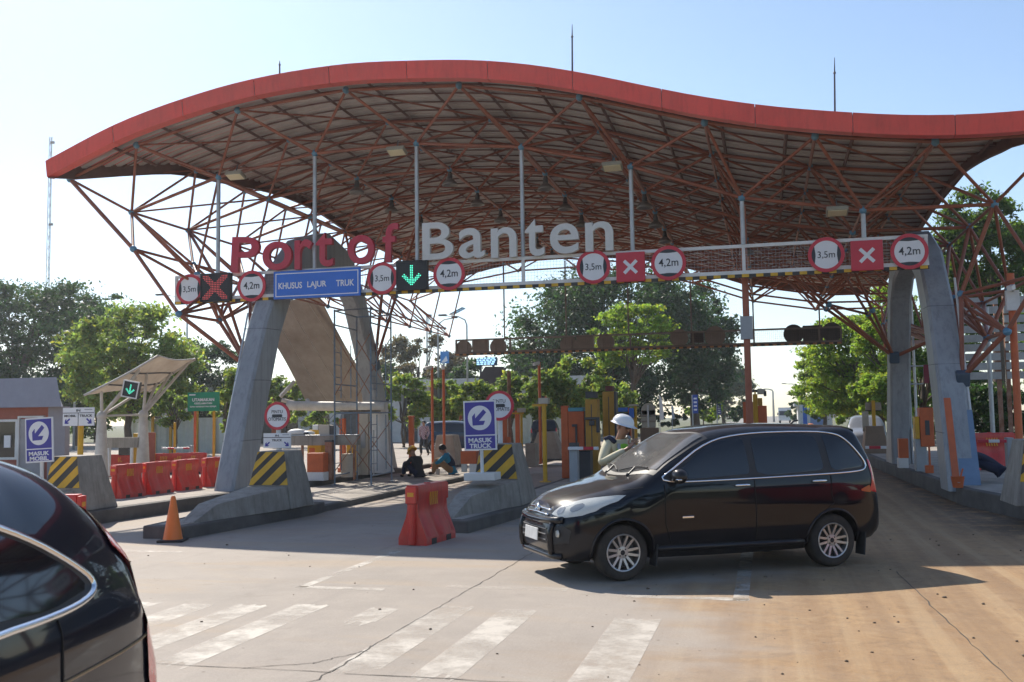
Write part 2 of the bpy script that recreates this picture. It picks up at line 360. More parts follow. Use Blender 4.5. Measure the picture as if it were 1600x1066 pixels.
for x, w_, y0, y1 in ((-6.05, .34, 6.7, 8.9), (-5.45, .34, 6.75, 8.9), (-4.9, .34, 6.7, 8.95), (-4.32, .34, 6.65, 9.05), (-3.55, .28, 8.3, 9.0), (-2.92, .36, 6.72, 9.2), (-2.28, .34, 6.68, 9.12), (-1.15, .40, 6.4, 8.9)):
    p = ragged(x-w_/2, x+w_/2, y0, y1, 0.12); g.add(p, [tuple(range(len(p)))])
for x0, x1, y0, y1 in ((-4.97, -4.85, 9.95, 12.9), (-0.36, -0.22, 9.95, 13.6), (-4.97, -3.95, 9.92, 10.06), (-3.35, -2.05, 10.2, 10.36), (-1.4, -0.22, 9.95, 10.09), (-9.0, -7.9, 12.35, 12.45)):
    p = ragged(x0, x1, y0, y1, 0.02); g.add(p, [tuple(range(len(p)))])
struct(g, 'road_marking', M_PAINT)
# slab joints and the crack that runs off them
g = MB()
def joint(pts, wd):
    n = len(pts); a = []; b = []
    for i, (x, y) in enumerate(pts):
        j = min(i+1, n-1); k = max(i-1, 0); d = Vector((pts[j][0]-pts[k][0], pts[j][1]-pts[k][1], 0)).normalized(); q = Vector((-d.y, d.x, 0)); w_ = wd*rng.uniform(0.5, 1.3)
        a.append(Vector((x, y, 0.004))+q*w_); b.append(Vector((x, y, 0.004))-q*w_)
    g.grid([a, b])
def jline(x0, y0, x1, y1, n, jit): return [(x0+(x1-x0)*i/n+rng.uniform(-jit, jit), y0+(y1-y0)*i/n+rng.uniform(-jit, jit)) for i in range(n+1)]
joint(jline(-3.0, 21, -3.08, 7.5, 90, .012), .0045); joint(jline(-3.08, 7.5, -3.05, 6.7, 8, .012)+jline(-3.05, 6.7, -3.2, 5.5, 12, .03), .006)
joint(jline(-9.5, 6.63, -3.05, 6.68, 40, .012), .005); joint(jline(-2.95, 6.66, 3.5, 6.7, 40, .012), .006)
joint(jline(-3.06, 7.35, -3.3, 6.9, 10, .02)+jline(-3.3, 6.9, -3.75, 6.67, 8, .02), .0045)
joint(jline(1.35, 12, 1.55, 6.0, 30, .014), .005); joint(jline(-9.3, 12.0, -9.0, 6, 20, .01), .006)
struct(g, 'slab_joint', mat('joint_filler', (0.075, 0.065, 0.055), 0.9))
# loose stones and clods on the dusty lane
q = MB()
for k in range(240):
    u_ = rng.random(); x = rng.uniform(-1.5, 4.5) if u_ < .75 else rng.uniform(-9, -1); y_ = rng.uniform(5.5, 17); r_ = rng.choice((.004, .006, .008, .011, .015))*rng.uniform(.7, 1.3)
    q.ball((x, y_, r_*.35), r_, 6, 4, (rng.uniform(.7, 1.4), rng.uniform(.7, 1.4), .6))
tag(q.build('gravel', mat('stone_bits', (.17, .125, .085), .9, var=.4, scale=2), smooth=True), kind='stuff')
# -------- toll islands (kerbs and paving)
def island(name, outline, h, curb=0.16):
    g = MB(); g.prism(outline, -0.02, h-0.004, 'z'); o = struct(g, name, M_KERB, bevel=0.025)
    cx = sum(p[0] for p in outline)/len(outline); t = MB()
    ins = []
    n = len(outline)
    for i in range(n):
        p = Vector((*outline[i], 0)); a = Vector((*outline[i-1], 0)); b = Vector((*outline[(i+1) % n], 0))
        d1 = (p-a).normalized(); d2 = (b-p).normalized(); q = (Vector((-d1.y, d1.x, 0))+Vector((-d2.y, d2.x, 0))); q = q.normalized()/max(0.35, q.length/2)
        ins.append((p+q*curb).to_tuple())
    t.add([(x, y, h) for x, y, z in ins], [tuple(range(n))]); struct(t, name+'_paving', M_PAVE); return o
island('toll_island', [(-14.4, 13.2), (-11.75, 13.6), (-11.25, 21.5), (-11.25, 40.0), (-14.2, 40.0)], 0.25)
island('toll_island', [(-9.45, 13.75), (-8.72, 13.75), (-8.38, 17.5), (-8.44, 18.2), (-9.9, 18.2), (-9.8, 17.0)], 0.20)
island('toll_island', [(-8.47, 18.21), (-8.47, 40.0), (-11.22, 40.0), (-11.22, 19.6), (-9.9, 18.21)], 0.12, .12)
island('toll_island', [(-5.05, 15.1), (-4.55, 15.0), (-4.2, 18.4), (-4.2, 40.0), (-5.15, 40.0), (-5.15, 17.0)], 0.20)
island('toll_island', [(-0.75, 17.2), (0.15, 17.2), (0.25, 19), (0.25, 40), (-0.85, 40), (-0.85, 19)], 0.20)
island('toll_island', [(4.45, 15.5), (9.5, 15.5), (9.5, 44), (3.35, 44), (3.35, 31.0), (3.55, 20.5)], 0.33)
# ================================================================== THE CANOPY
canopy = thing('toll_canopy', 'wide wavy red edged toll gate canopy on a tube truss with tapered grey legs', 'canopy', (-4.2, 22.0, 0))
PXs = [-17.6, -16.3, -14.4, -12.26, -10.64, -8.77, -7.27, -5.82, -4.56, -3.34, -2.02, -1., .24, 1.56, 2.83, 4.07, 5.5, 7, 8.6]
PZs = [7.22, 7.74, 8.45, 8.95, 9.17, 9.25, 9.17, 9.03, 8.8, 8.48, 8.07, 7.77, 7.47, 7.23, 7.05, 6.96, 6.97, 7.08, 7.25]
def cub(x, X, Y):
    n = len(X); x = min(max(x, X[0]), X[-1]); i = 0
    while i < n-2 and x > X[i+1]: i += 1
    def sl(k):
        if k == 0: return (Y[1]-Y[0])/(X[1]-X[0])
        if k == n-1: return (Y[-1]-Y[-2])/(X[-1]-X[-2])
        return (Y[k+1]-Y[k-1])/(X[k+1]-X[k-1])
    h = X[i+1]-X[i]; t = (x-X[i])/h; a, b = sl(i)*h, sl(i+1)*h
    return (2*t**3-3*t*t+1)*Y[i]+(t**3-2*t*t+t)*a+(-2*t**3+3*t*t)*Y[i+1]+(t**3-t*t)*b
def PZ(x): return cub(x, PXs, PZs)
YF, YR = 20.05, 45.3
LY = [20.0, 20.6, 21.7, 22.8, 24.4, 26.5, 29, 32.4, 35, 39.6, 45.5]; LX = [-16.45, -16.2, -15.5, -14.85, -14.5, -14.05, -13.95, -14.25, -14.4, -14.5, -14.35]
RY = [20.0, 20.8, 21.4, 22.1, 23.3, 26, 28.5, 34, 45.5]; RX = [7.3, 5.15, 4.8, 4.55, 4.36, 4.34, 4.42, 4.6, 4.9]
def XL(y): return cub(y, LY, LX)
def XR(y): return cub(y, RY, RX)
# corrugated sheets, ribs running along the arch
NC = 56; rows = []; rows2 = []
y = YF; k = 0; prof = ((0.0, 0.0), (0.09, 0.0), (0.12, 0.055), (0.21, 0.055), (0.24, 0.0))
ys = []
while y < YR:
    for dy, dz in prof[:-1]: ys.append((y+dy, dz))
    y += 0.24
for yy, dz in ys:
    a, b = XL(min(yy, 45.4)), XR(min(yy, 45.4))
    rows.append([(a+(b-a)*i/NC, yy, PZ(a+(b-a)*i/NC)+0.24+dz) for i in range(NC+1)])
g = MB(); g.grid(rows); g.build('roof_sheet', M_SHEET, canopy, world=True)
g = MB(); g.grid([[(p[0], p[1], p[2]+0.05) for p in r] for r in rows[::4]]); g.build('roof_sheet', M_RED, canopy, world=True, smooth=True)
# red fascia in panels with thin joints
def fascia(pts_lo, pts_hi, name, seg):
    for i in range(0, len(pts_lo)-1, seg):
        j = min(i+seg, len(pts_lo)-1)
        lo, hi = [Vector(p) for p in pts_lo[i:j+1]], [Vector(p) for p in pts_hi[i:j+1]]
        # 12 mm gap at each joint
        d = (lo[1]-lo[0]).normalized()*0.006; lo[0] += d; hi[0] += d; d = (lo[-1]-lo[-2]).normalized()*0.006; lo[-1] -= d; hi[-1] -= d
        inn = Vector((0, 0.05, 0)); q = MB()
        q.grid([hi, lo, [p+Vector((0, 0.25, 0)) for p in lo], [p+Vector((0, 0.25, -0.03)) for p in hi], hi]); q.build('fascia_panel', M_RED, canopy, world=True)
xs = [-16.45+(7.3+16.45)*i/52 for i in range(53)]
fascia([(x, YF-0.12+0.03, PZ(x)) for x in xs], [(x, YF-0.12-0.03, PZ(x)+0.375) for x in xs], 'front', 4)
q = MB(); q.grid([[(x, YF-0.02, PZ(x)+0.03) for x in xs], [(x, YF-0.02, PZ(x)+0.36) for x in xs]]); q.build('fascia_backing', M_GALV, canopy, world=True)
for fx, yr in ((XL, LY), (XR, RY)):
    yy = [yr[0]+(45.2-yr[0])*(i/40)**1.5 for i in range(41)]
    q = MB(); q.grid([[(fx(v), v, PZ(fx(v))+0.36) for v in yy], [(fx(v), v, PZ(fx(v))-0.02) for v in yy], [(fx(v)+(0.1 if fx is XL else -0.1), v, PZ(fx(v))-0.02) for v in yy]]); q.build('eave_fascia', M_PURLIN, canopy, world=True)
q = MB(); q.grid([[(x, 45.4, PZ(x)+0.42) for x in xs if -14.4 < x < 4.9], [(x, 45.4, PZ(x)-0.05) for x in xs if -14.4 < x < 4.9]]); q.build('eave_fascia', M_PURLIN, canopy, world=True)
# ---- space frame
MODY = 2.578; NB = 9
BX = [-15.52, -13.05, -10.44, -7.82, -5.26, -2.75, -.35, 2.13, 4.68]; BZ = [7.16, 7.89, 8.28, 8.31, 8.01, 7.36, 6.48, 6.04, 5.99]
TX = [-16.35, -14.5, -11.8, -9.05, -6.35, -3.65, -1.03, 1.15, 3.4, 5.7]
YB = [21.95+MODY*j for j in range(NB)]; YT = [20.66+MODY*j for j in range(NB+1)]
def T(i, j): return Vector((TX[i], YT[j], PZ(TX[i])+0.06))
def B(i, j): return Vector((BX[i], YB[j], BZ[i]))
tubes = []; nodes = {}
def tb(a, b, r): tubes.append((a, b, r)); nodes[tuple(round(v, 3) for v in a)] = a; nodes[tuple(round(v, 3) for v in b)] = b
okT = lambda i, j: (i not in (0, 9)) or j == 0
for j in range(NB+1):
    for i in range(10):
        if not okT(i, j): continue
        if i < 9 and okT(i+1, j): tb(T(i, j), T(i+1, j), .038)
        if j < NB and okT(i, j+1): tb(T(i, j), T(i, j+1), .034)
        if j < NB and i < 9 and okT(i+1, j+1): tb(T(i, j), T(i+1, j+1), .024)
for j in range(NB):
    for i in range(9):
        if i < 8: tb(B(i, j), B(i+1, j), .04)
        if j < NB-1: tb(B(i, j), B(i, j+1), .034)
        for a, b in ((i, j), (i+1, j), (i, j+1), (i+1, j+1)):
            if okT(a, b): tb(B(i, j), T(a, b), .034)
# wings: the frame curls down at both ends to brackets on the legs
BF, BRr = Vector((-12.05, 21.75, 3.05)), Vector((-11.6, 28.6, 3.45)); RF, RB = Vector((3.9, 21.9, 2.45)), Vector((3.5, 29.35, 3.3))
def wing(side, o1, bf, br, spread):
    n = NB
    I0 = [B(0 if side < 0 else 8, j) for j in range(n)]
    O1 = [Vector((o1[0]+ (0.0 if j < 4 else 0.25*(-side)), YT[j], o1[1])) for j in range(n+1)]
    for j in range(n):
        tb(I0[j], O1[j], .038); tb(I0[j], O1[j+1], .034)
        tb(O1[j], O1[j+1], .034)
    e0 = T(0, 0) if side < 0 else T(9, 0)
    if side < 0:
        K1 = [Vector((-13.75, YB[j]+.2, 5.5)) for j in range(n)]
        for j in range(n):
            tb(K1[j], I0[j], .03); tb(K1[j], O1[j+1], .028); tb(K1[j], B(1, j), .03)
            if j: tb(K1[j], O1[j], .028)
            if j < n-1: tb(K1[j], K1[j+1], .03); tb(I0[j], B(1, j+1), .026)
    tb(e0, O1[0], .05)
    for br_, js in ((bf, range(0, 4)), (br, range(5, 10) if side > 0 else ())):
        mids = []
        for q in ((-1, 1) if len(js) else ()):
            m_ = Vector((bf.x*0.45+o1[0]*0.55, br_.y+q*0.9, br_.z*0.55+o1[1]*0.45)); mids.append(m_); tb(m_, br_, .05)
        if mids: tb(mids[0], mids[1], .04)
        for j in js:
            tb(O1[j], mids[0 if O1[j].y < br_.y+0.5 else 1], .045)
        for j in (0, 1, 2) if br_ is bf else ((5, 6, 7) if side > 0 else ()):
            m2 = (I0[j]*0.5+br_*0.5)+Vector((-side*0.25, 0, 0)); m2.y = max(m2.y, 22.35); tb(I0[j], m2, .045); tb(m2, br_, .045)
            tb(m2, mids[0], .036); tb(m2, mids[1], .036)
            tb(m2, O1[j], .036)
        if br_ is bf: continue
        ii = (1, 2) if side < 0 else (7, 6)
        js2 = (0, 1) if br_ is bf else (2, 3)
        prev = None
        for i_ in ii:
            for j in js2:
                b_ = B(i_, j); m3 = b_*0.45+br_*0.55; tb(b_, m3, .042); tb(m3, br_, .045)
                if prev is not None: tb(prev, m3, .036)
                prev = m3
wing(-1, (-14.55, 5.95), BF, BRr, 1); wing(1, (5.15, 4.35), RF, RB, 1)
# the hundred tubes nearest the photograph are parts; the rest read as one lattice
tubes.sort(key=lambda t: (0.5*(t[0]+t[1])-Vector((0, 0, 1.8))).length)
for a, b, r in tubes[:95]:
    q = MB(); q.tube(a, b, r, 8); q.build('truss_tube', M_STEEL, canopy, smooth='auto', world=True)
q = MB()
for a, b, r in tubes[95:]: q.tube(a, b, r, 6, cap=False)
tag(q.build('truss_lattice', M_STEEL, canopy, smooth=True, world=True), kind='stuff')
q = MB(); q.ball((0, 0, 0), 0.085, 10, 7); bme = q.mesh('node'); bme.materials.append(M_BALL); bme.shade_smooth()
nl = sorted(nodes.values(), key=lambda p: (p-Vector((0, 0, 1.8))).length)
for p in nl[:95]:
    o = bpy.data.objects.new('truss_node', bme); C.objects.link(o); o.parent = canopy; o.location = p-canopy.location
q = MB()
for p in nl[95:]: q.ball(p, 0.08, 6, 4)
tag(q.build('truss_node_field', M_BALL, canopy, smooth=True, world=True), kind='stuff')
# purlins on short posts
q = MB()
for j in range(NB+1):
    for sx in range(-1, 27):
        pass
n_p = 0
for yy in [20.35+0.645*i for i in range(38)]:
    a, b = XL(yy), XR(yy); pts = [(a+(b-a)*i/40, yy, PZ(a+(b-a)*i/40)+0.20) for i in range(41)]
    q.path(pts, 0.02, 4)
for xx in [-15+1.3*i for i in range(16)]:
    pts = [(xx, yy, PZ(xx)+0.16) for yy in [20.2+i*1.0 for i in range(26)] if XL(min(yy, 45.4)) < xx < XR(min(yy, 45.4))]
    if len(pts) > 1: q.path(pts, 0.04, 4)
q.build('purlin', M_PURLIN, canopy, world=True)
# legs
def leg(xc, hw, path, name='leg'):
    rows = []
    n = len(path)
    for i, (y, z, hd) in enumerate(path):
        y0, z0, _ = path[max(i-1, 0)]; y1, z1, _ = path[min(i+1, n-1)]
        d = Vector((0, y1-y0, z1-z0)).normalized(); nn = Vector((0, d.z, -d.y))
        if z < .5: nn = Vector((0, 1 if i == 0 else -1, 0))
        c = Vector((xc, y, z)); X = Vector((hw, 0, 0)); ch = 0.06
        rows.append([c-X*(1-ch/hw)-nn*hd, c+X*(1-ch/hw)-nn*hd, c+X-nn*(hd-ch), c+X+nn*(hd-ch), c+X*(1-ch/hw)+nn*hd, c-X*(1-ch/hw)+nn*hd, c-X+nn*(hd-ch), c-X-nn*(hd-ch)])
    q = MB(); q.grid(rows, True); q.f.append(tuple(range(8))); q.mi.append(0); return q
LP = [(20.55, .22, .50), (21.2, 2.2, .45), (21.95, 4.2, .40), (22.7, 5.5, .40), (23.7, 6.35, .45), (25.2, 6.75, .50)]
RP = [(25.2, 6.75, .50), (26.5, 6.5, .45), (27.4, 5.6, .34), (28.2, 4.2, .33), (28.9, 2.6, .37), (29.3, 1.3, .48), (29.6, .22, .75)]
LPR = [(20.55, .22, .50), (21.2, 2.2, .45), (22.0, 3.9, .40), (22.95, 5.1, .37), (24.2, 5.7, .37), (25.8, 5.85, .37)]
RPR = [(25.8, 5.85, .37), (27.2, 5.65, .37), (28.1, 5.0, .36), (28.6, 3.8, .36), (29.1, 2.4, .42), (29.5, 1.3, .50), (29.8, .22, .80)]
for xc, dy, zs, hw in ((-11.77, 0, .955, .25), (3.68, 1.0, 1.0, .27)):
    for P_ in ((LP, RP) if dy == 0 else (LPR, RPR)):
        leg(xc, hw, [(y+dy, .22+(z-.22)*zs if z > 4 else (z if z < 3 else .22+(z-.22)*(1-(1-zs)*(z-3))), h) for y, z, h in P_]).build('leg', M_CLAD, canopy, world=True, smooth='auto')
    # sheet joints and rain streak seams on the cladding
    for z_ in (1.35, 2.75, 4.0):
        q = MB(); yc = 20.55+dy+.34*(z_-.22); hd = .50-.025*z_+.004
        q.path([(xc-hw-.003, yc-hd, z_), (xc+hw+.003, yc-hd, z_), (xc+hw+.003, yc+hd, z_+.02), (xc-hw-.003, yc+hd, z_+.02)], .005, 4, True); q.build('cladding_joint', mat('joint_dark', (.10, .10, .105), .8), canopy, world=True)
for p, sx in ((BF, -1), (RF, -1), (BRr, 1), (RB, -1)):
    q = MB(); q.box(p, (.26, .3, .3), Matrix.Rotation(R(20), 3, 'X')); q.build('bracket', mat('bracket_blue', (0.07, 0.10, 0.14), 0.6), canopy, world=True, bevel=.03)
q = MB(); q.path([(-12.05, 20.25+.34*(z-.3), z) for z in (0.3, 0.8, 1.6, 2.4, 3.2, 3.9, 4.4)], .022, 6); q.build('conduit_pipe', M_GALV, canopy, world=True)
q = MB(); q.path([(3.98, 21.15+.35*(z-.3), z) for z in (0.34, 0.8, 1.6, 2.4, 3.2, 4.0, 4.6)], .026, 6); q.build('conduit_pipe', M_WHITE, canopy, world=True)
q = MB(); q.prism([(-12.0, .95), (-12.0, .3), (-12.0, .3)], 0, 0, 'y') if False else None
# fresh paint patches and panel joints on the legs
def patch_on_front(xc, hw, dy, z0, z1, x0, x1, m, name, out=.003):
    q = MB(); pts = []
    def fy(z): return 20.55+dy-.50+(.352)*(z-.22)
    q.add([(x0, fy(z0)-out-.004, z0), (x1, fy(z0)-out-.004, z0), (x1, fy(z1)-out-.004, z1), (x0, fy(z1)-out-.004, z1)], [(0, 1, 2, 3)])
    q.build(name, m, canopy, world=True)
patch_on_front(3.78, .43, 1.0, .34, 1.80, 3.64, 4.0, M_CLAD2, 'paint_patch')
patch_on_front(3.78, .43, 1.0, .34, 2.05, 3.49, 3.62, M_ORG, 'orange_stripe', .02)
# lightning rods on the roof edge
for px, py, top in ((437, 118, 95), (894, 108, 38), (1304, 176, 90)):
    a = at(px, py, YF+.6); b = at(px, top, YF+.6); q = MB(); q.path([a-Vector((0, 0, .25)), a*.35+b*.65, b], .02, 6, rs=[.022, .018, .006])
    q.ball(a*.28+b*.72, .03, 6, 5); q.build('lightning_rod', M_DKGREY, canopy, world=True)
# lamps under the frame
floods = [((620, 236), 1.2), ((368, 274), 1.1), ((957, 260), 1.3), ((1308, 330), 1.3)]
fwords = ['flat floodlight under the canopy front above the white letter B', 'flat floodlight under the canopy front, leftmost of the four', 'flat floodlight under the canopy front right of the white lettering', 'flat floodlight under the canopy front above the right hand signs']
for (p, s_), lb in zip(floods, fwords):
    c = at(p[0], p[1], 21.75); t = thing('floodlight', lb, 'floodlight', c, 0, 'floodlights along the canopy front')
    q = MB(); q.box((0, 0, 0), (.44, .30, .09), Matrix.Rotation(R(-18), 3, 'X')); q.build('housing', mat('flood_body', (.30, .28, .22), .5), t, bevel=.015)
    q = MB(); q.box((0, -.022, -.05), (.38, .24, .012), Matrix.Rotation(R(-18), 3, 'X')); q.build('lens', mat('flood_lens', (.72, .66, .45), .3), t)
    q = MB(); q.tube((0, 0, .03), (0, .1, .28), .018); q.build('bracket', M_DKGREY, t)
lamps = [(3, 6), (2, 1), (3, 1), (4, 1), (5, 1), (2, 2), (3, 2), (4, 2), (5, 2), (6, 2), (2, 3), (3, 3), (4, 3), (5, 3), (3, 5), (4, 5)]
lt = None
for k, (i, j) in enumerate(lamps):
    p = B(i, j)-Vector((0, 0, .10)); lb = 'dark bell shaped lamp hanging from the truss inside the canopy'
    if lt is None:
        lt = thing('hanging_lamp', lb, 'lamp', p, 0, 'bell lamps hanging from the truss')
        q = MB(); q.lathe([(.02, .06), (.05, .0), (.07, -.10), (.07, -.16)], 10); q.tube((0, 0, .1), (0, 0, 0), .015); q.build('ballast', M_DKGREY, lt)
        q = MB(); q.lathe([(.07, -.16), (.12, -.20), (.19, -.27), (.21, -.33), (.20, -.33), (.11, -.21)], 14, cap=False); q.build('reflector', mat('lamp_reflector', (.24, .23, .22), .4, metal=.5), lt, smooth=True)
    else:
        o = copy_tree(lt); o.location = p
# ================================================================== OVERHEAD SIGN BEAM
YS = 21.95
def beam(name, label, x0, x1, z0, z1, Y, posts, mw, strip, hang, mesh_m):
    t = thing(name, label, 'sign beam', ((x0+x1)/2, Y, z0))
    q = MB(); q.b2((x0, Y-.03, z1-.07), (x1, Y+.03, z1)); q.build('top_rail', mw, t, world=True)
    q = MB(); q.b2((x0, Y-.03, z0+.07), (x1, Y+.03, z0+.15)); q.build('bottom_rail', mw, t, world=True)
    for x in posts:
        q = MB(); q.b2((x-.035, Y-.028, z0+.15), (x+.035, Y+.028, z1-.07)); q.build('post', mw, t, world=True)
    q = MB(); q.b2((x0, Y-.04, z0-.002), (x1, Y+.04, z0+.07)); q.build('hazard_rail', M_HBLK, t, world=True)
    q = MB(); x = x0+.03; k = 0
    while x < x1-.1: q.b2((x, Y-.046, z0+.0), (x+.15, Y-.036, z0+.068)); x += .30
    q.build('yellow_stripe', strip, t, world=True)
    q = MB()
    x = x0
    while x < x1: q.b2((x-.002, Y-.002, z0+.15), (x+.002, Y+.002, z1-.07)); x += .075
    z = z0+.2
    while z < z1-.08: q.b2((x0, Y-.0025, z-.002), (x1, Y+.0025, z+.002)); z += .075
    q.build('wire_mesh', mesh_m, t, world=True)
    for a, b in hang:
        q = MB(); q.tube(a, b, .05 if mw is M_WHITE else .03, 10); q.build('hanger', M_GALV if mw is M_WHITE else mw, t, world=True, smooth='auto')
    return t
bx = [-14.2, -13.0]+BX[2:8]+[3.34]
beam('sign_beam', 'long white framed sign beam with yellow and black edge hanging under the canopy front', -14.23, 3.38, 4.73, 5.45, YS, bx, M_WHITE, M_YEL,
     [((BX[i], YS, BZ[i]-.08), (BX[i], YS, 5.44)) for i in range(1, 8)], M_GALV)
M_BROWN = mat('rear_beam_paint', (0.20, 0.16, 0.14), .6, var=.2)
YR2 = 40.0
beam('sign_beam', 'brown sign beam seen from its back, hanging at the far side of the canopy', -12.58, 2.93, 4.42, 5.10, YR2, [-12.55, -10.2, -7.6, -5.2, -2.7, -.35, 2.1, 2.9], M_BROWN, mat('faded_orange', (.42, .2, .08), .6),
     [((BX[i], YR2, BZ[i]-.1), (BX[i], YR2, 5.1)) for i in range(2, 8)], M_BROWN)
# -------- round limit signs
def disc(q, r, y0, y1, n=40, c=(0, 0)): q.lathe([(r, y0), (r, y1)], n, (c[0], 0, c[1]), 'y')
def ring(q, r0, r1, y0, y1, n=40, c=(0, 0)):
    q.lathe([(r0, y0), (r0, y1), (r1, y1), (r1, y0), (r0, y0)], n, (c[0], 0, c[1]), 'y', cap=False)
def limit_sign(px, py, d, kind, label):
    c = at(px, py, YS-.10); r = d/1555*(c-Vector((0, 0, CAMH))).dot(_f)/2
    t = thing('round_sign', label, 'sign', c, R(rng.uniform(-2, 2)), '3,5m limit signs on the beam' if kind == 'w' else '4,2m limit signs on the beam')
    q = MB(); disc(q, r*.99, 0.0, .02); q.build('face', M_WHITE2, t, smooth='auto')
    q = MB(); ring(q, r*.80, r, -.004, .024); q.build('red_rim', M_SRED, t, smooth='auto')
    for s in (-1, 1):
        q = MB(); pts = []
        for i in range(9):
            a = -0.72+1.44*i/8; pts.append((s*r*.805*math.cos(a), r*.805*math.sin(a)))
        # hour-glass wedge: wide along the rim, blunt towards the centre
        pts += [(s*r*.52, r*.10), (s*r*.52, -r*.10)] if kind == 'w' else [(s*r*.50, r*.06), (s*r*.50, -r*.06)]
        if kind == 'w':
            pts = [(s*r*.80*math.cos(a), r*.80*math.sin(a)) for a in [-.66+1.32*i/8 for i in range(9)]]+[(s*r*.58, r*.07), (s*r*.58, -r*.07)]
        else:
            pts = [(r*.80*math.sin(a), s*r*.80*math.cos(a)) for a in [-.70+1.40*i/8 for i in range(9)]]+[(r*.08, s*r*.58), (-r*.08, s*r*.58)]
        q.prism(pts, -.003, .0, 'y'); q.build('black_wedge', M_BLACK, t)
    if kind == 'w': text('limit_text', '3,5m', 0, -.02*r, r*.94, r*.44, M_BLACK, t, y=-.003, bold=.0)
    else: text('limit_text', '4,2m', 0, 0, r*1.12, r*.52, M_BLACK, t, y=-.003, bold=.005)
    q = MB(); q.b2((-.03, .02, -r*.9), (.03, .07, r*.9)); q.build('mounting_bar', M_GALV, t)
    return t
for p, l in (((296, 452, 47.5), 'round 3,5m width limit sign beside the dark LED panel with the red cross'), ((597, 435, 50.5), 'round 3,5m width limit sign right of the blue KHUSUS LAJUR TRUK board'),
             ((927, 417, 53.3), 'round 3,5m width limit sign below the last n of Banten'), ((1291, 398, 55.2), 'round 3,5m width limit sign near the right end of the beam')):
    limit_sign(*p, 'w', l)
for p, l in (((393, 447, 48.8), 'round 4,2m height limit sign left of the blue KHUSUS LAJUR TRUK board'), ((701.5, 428, 51.8), 'round 4,2m height limit sign below the white letter B'),
             ((1044.5, 411, 54.4), 'round 4,2m height limit sign right of the middle red cross panel'), ((1421, 393, 56.3), 'round 4,2m height limit sign at the right tip of the beam')):
    limit_sign(*p, 'h', l)
def box_px(x0, y0, x1, y1, Y):
    a, b = at(x0, (y0+y1)/2, Y), at(x1, (y0+y1)/2, Y); c = at((x0+x1)/2, (y0+y1)/2, Y)
    t_, u_ = at((x0+x1)/2, y0, Y), at((x0+x1)/2, y1, Y)
    return c, b.x-a.x, t_.z-u_.z
M_LRED = mat('led_red', (.5, .05, .05), .4, emit=(1.0, .16, .16), estr=.45)
M_LGRN = mat('led_green', (.05, .45, .3), .4, emit=(.10, .95, .62), estr=.9)
M_LOFF = mat('led_unlit', (.055, .055, .06), .5)
ARROW = ["......##......", "......##......", "......##......", "......##......", "......##......", "..#...##...#..", ".###..##..###.", "..###.##.###..", "...########...", "....######....", ".....####.....", "......##......"]
def led_panel(c, wd, ht, kind, label, name='lane_signal', rot=None, frame=M_DARK, group=None):
    t = thing(name, label, 'lane signal', c, 0, group, rot)
    q = MB(); q.b2((-wd/2, 0, -ht/2), (wd/2, .14, ht/2)); q.build('housing', M_DARK, t, bevel=.012)
    q = MB()
    for a, b in (((-wd/2, -ht/2), (wd/2, -ht/2+.035)), ((-wd/2, ht/2-.035), (wd/2, ht/2)), ((-wd/2, -ht/2+.035), (-wd/2+.035, ht/2-.035)), ((wd/2-.035, -ht/2+.035), (wd/2, ht/2-.035))):
        q.b2((a[0], -.012, a[1]), (b[0], .0, b[1]))
    q.build('bezel', frame, t)
    n = 16; cw = (wd-.12)/n; q = MB(); qo = MB()
    for i in range(n):
        for j in range(n):
            x = -wd/2+.06+cw*(i+.5); z = ht/2-(ht-wd)/2-.06-cw*(j+.5)
            if kind == 'x':
                on = abs(i-j) <= 2 or abs(i+j-15) <= 2
            else:
                r_, c_ = j-2, i-1
                on = 0 <= r_ < 12 and 0 <= c_ < 14 and ARROW[r_][c_] == '#'
            if on and kind == 'x' and (i in (0, 15) or j in (0, 15)) and abs(i-j) == 2: on = True
            rr = cw*((.40 if kind == 'a' else .27) if on else .16)
            (q if on else qo).add([(x+rr*math.cos(k*PI/3), -.006, z+rr*math.sin(k*PI/3)) for k in range(6)], [(5, 4, 3, 2, 1, 0)])
    q.build('lit_diodes', M_LRED if kind == 'x' else M_LGRN, t); qo.build('unlit_diodes', M_LOFF, t)
    return t
c, wd, ht = box_px(313, 427, 359, 471, YS-.16); led_panel(c, wd, ht, 'x', 'black LED lane panel showing a red dotted cross on the sign beam')
c, wd, ht = box_px(619, 407, 667, 453, YS-.16); led_panel(c, wd, ht, 'a', 'black LED lane panel showing a green down arrow on the sign beam')
for (x0, y0, x1, y1), lb in (((962.5, 394, 1007.5, 440), 'red square panel with white cross, the one in the middle of the beam'), ((1329.5, 375.5, 1380, 422.5), 'red square panel with white cross near the right end of the beam')):
    c, wd, ht = box_px(x0, y0, x1, y1, YS-.12); t = thing('lane_closed_sign', lb, 'lane signal', c, 0, 'red lane closed panels')
    q = MB(); q.b2((-wd/2, 0, -ht/2), (wd/2, .10, ht/2)); q.build('panel', M_SRED, t, bevel=.008)
    q = MB(); s_ = wd*.30
    for a in (45, -45):
        q.box((0, -.003-(.001 if a > 0 else 0), 0), (s_*2.05, .004, wd*.115), Matrix.Rotation(R(a), 3, 'Y'))
    q.build('white_cross', M_WHITE2, t)
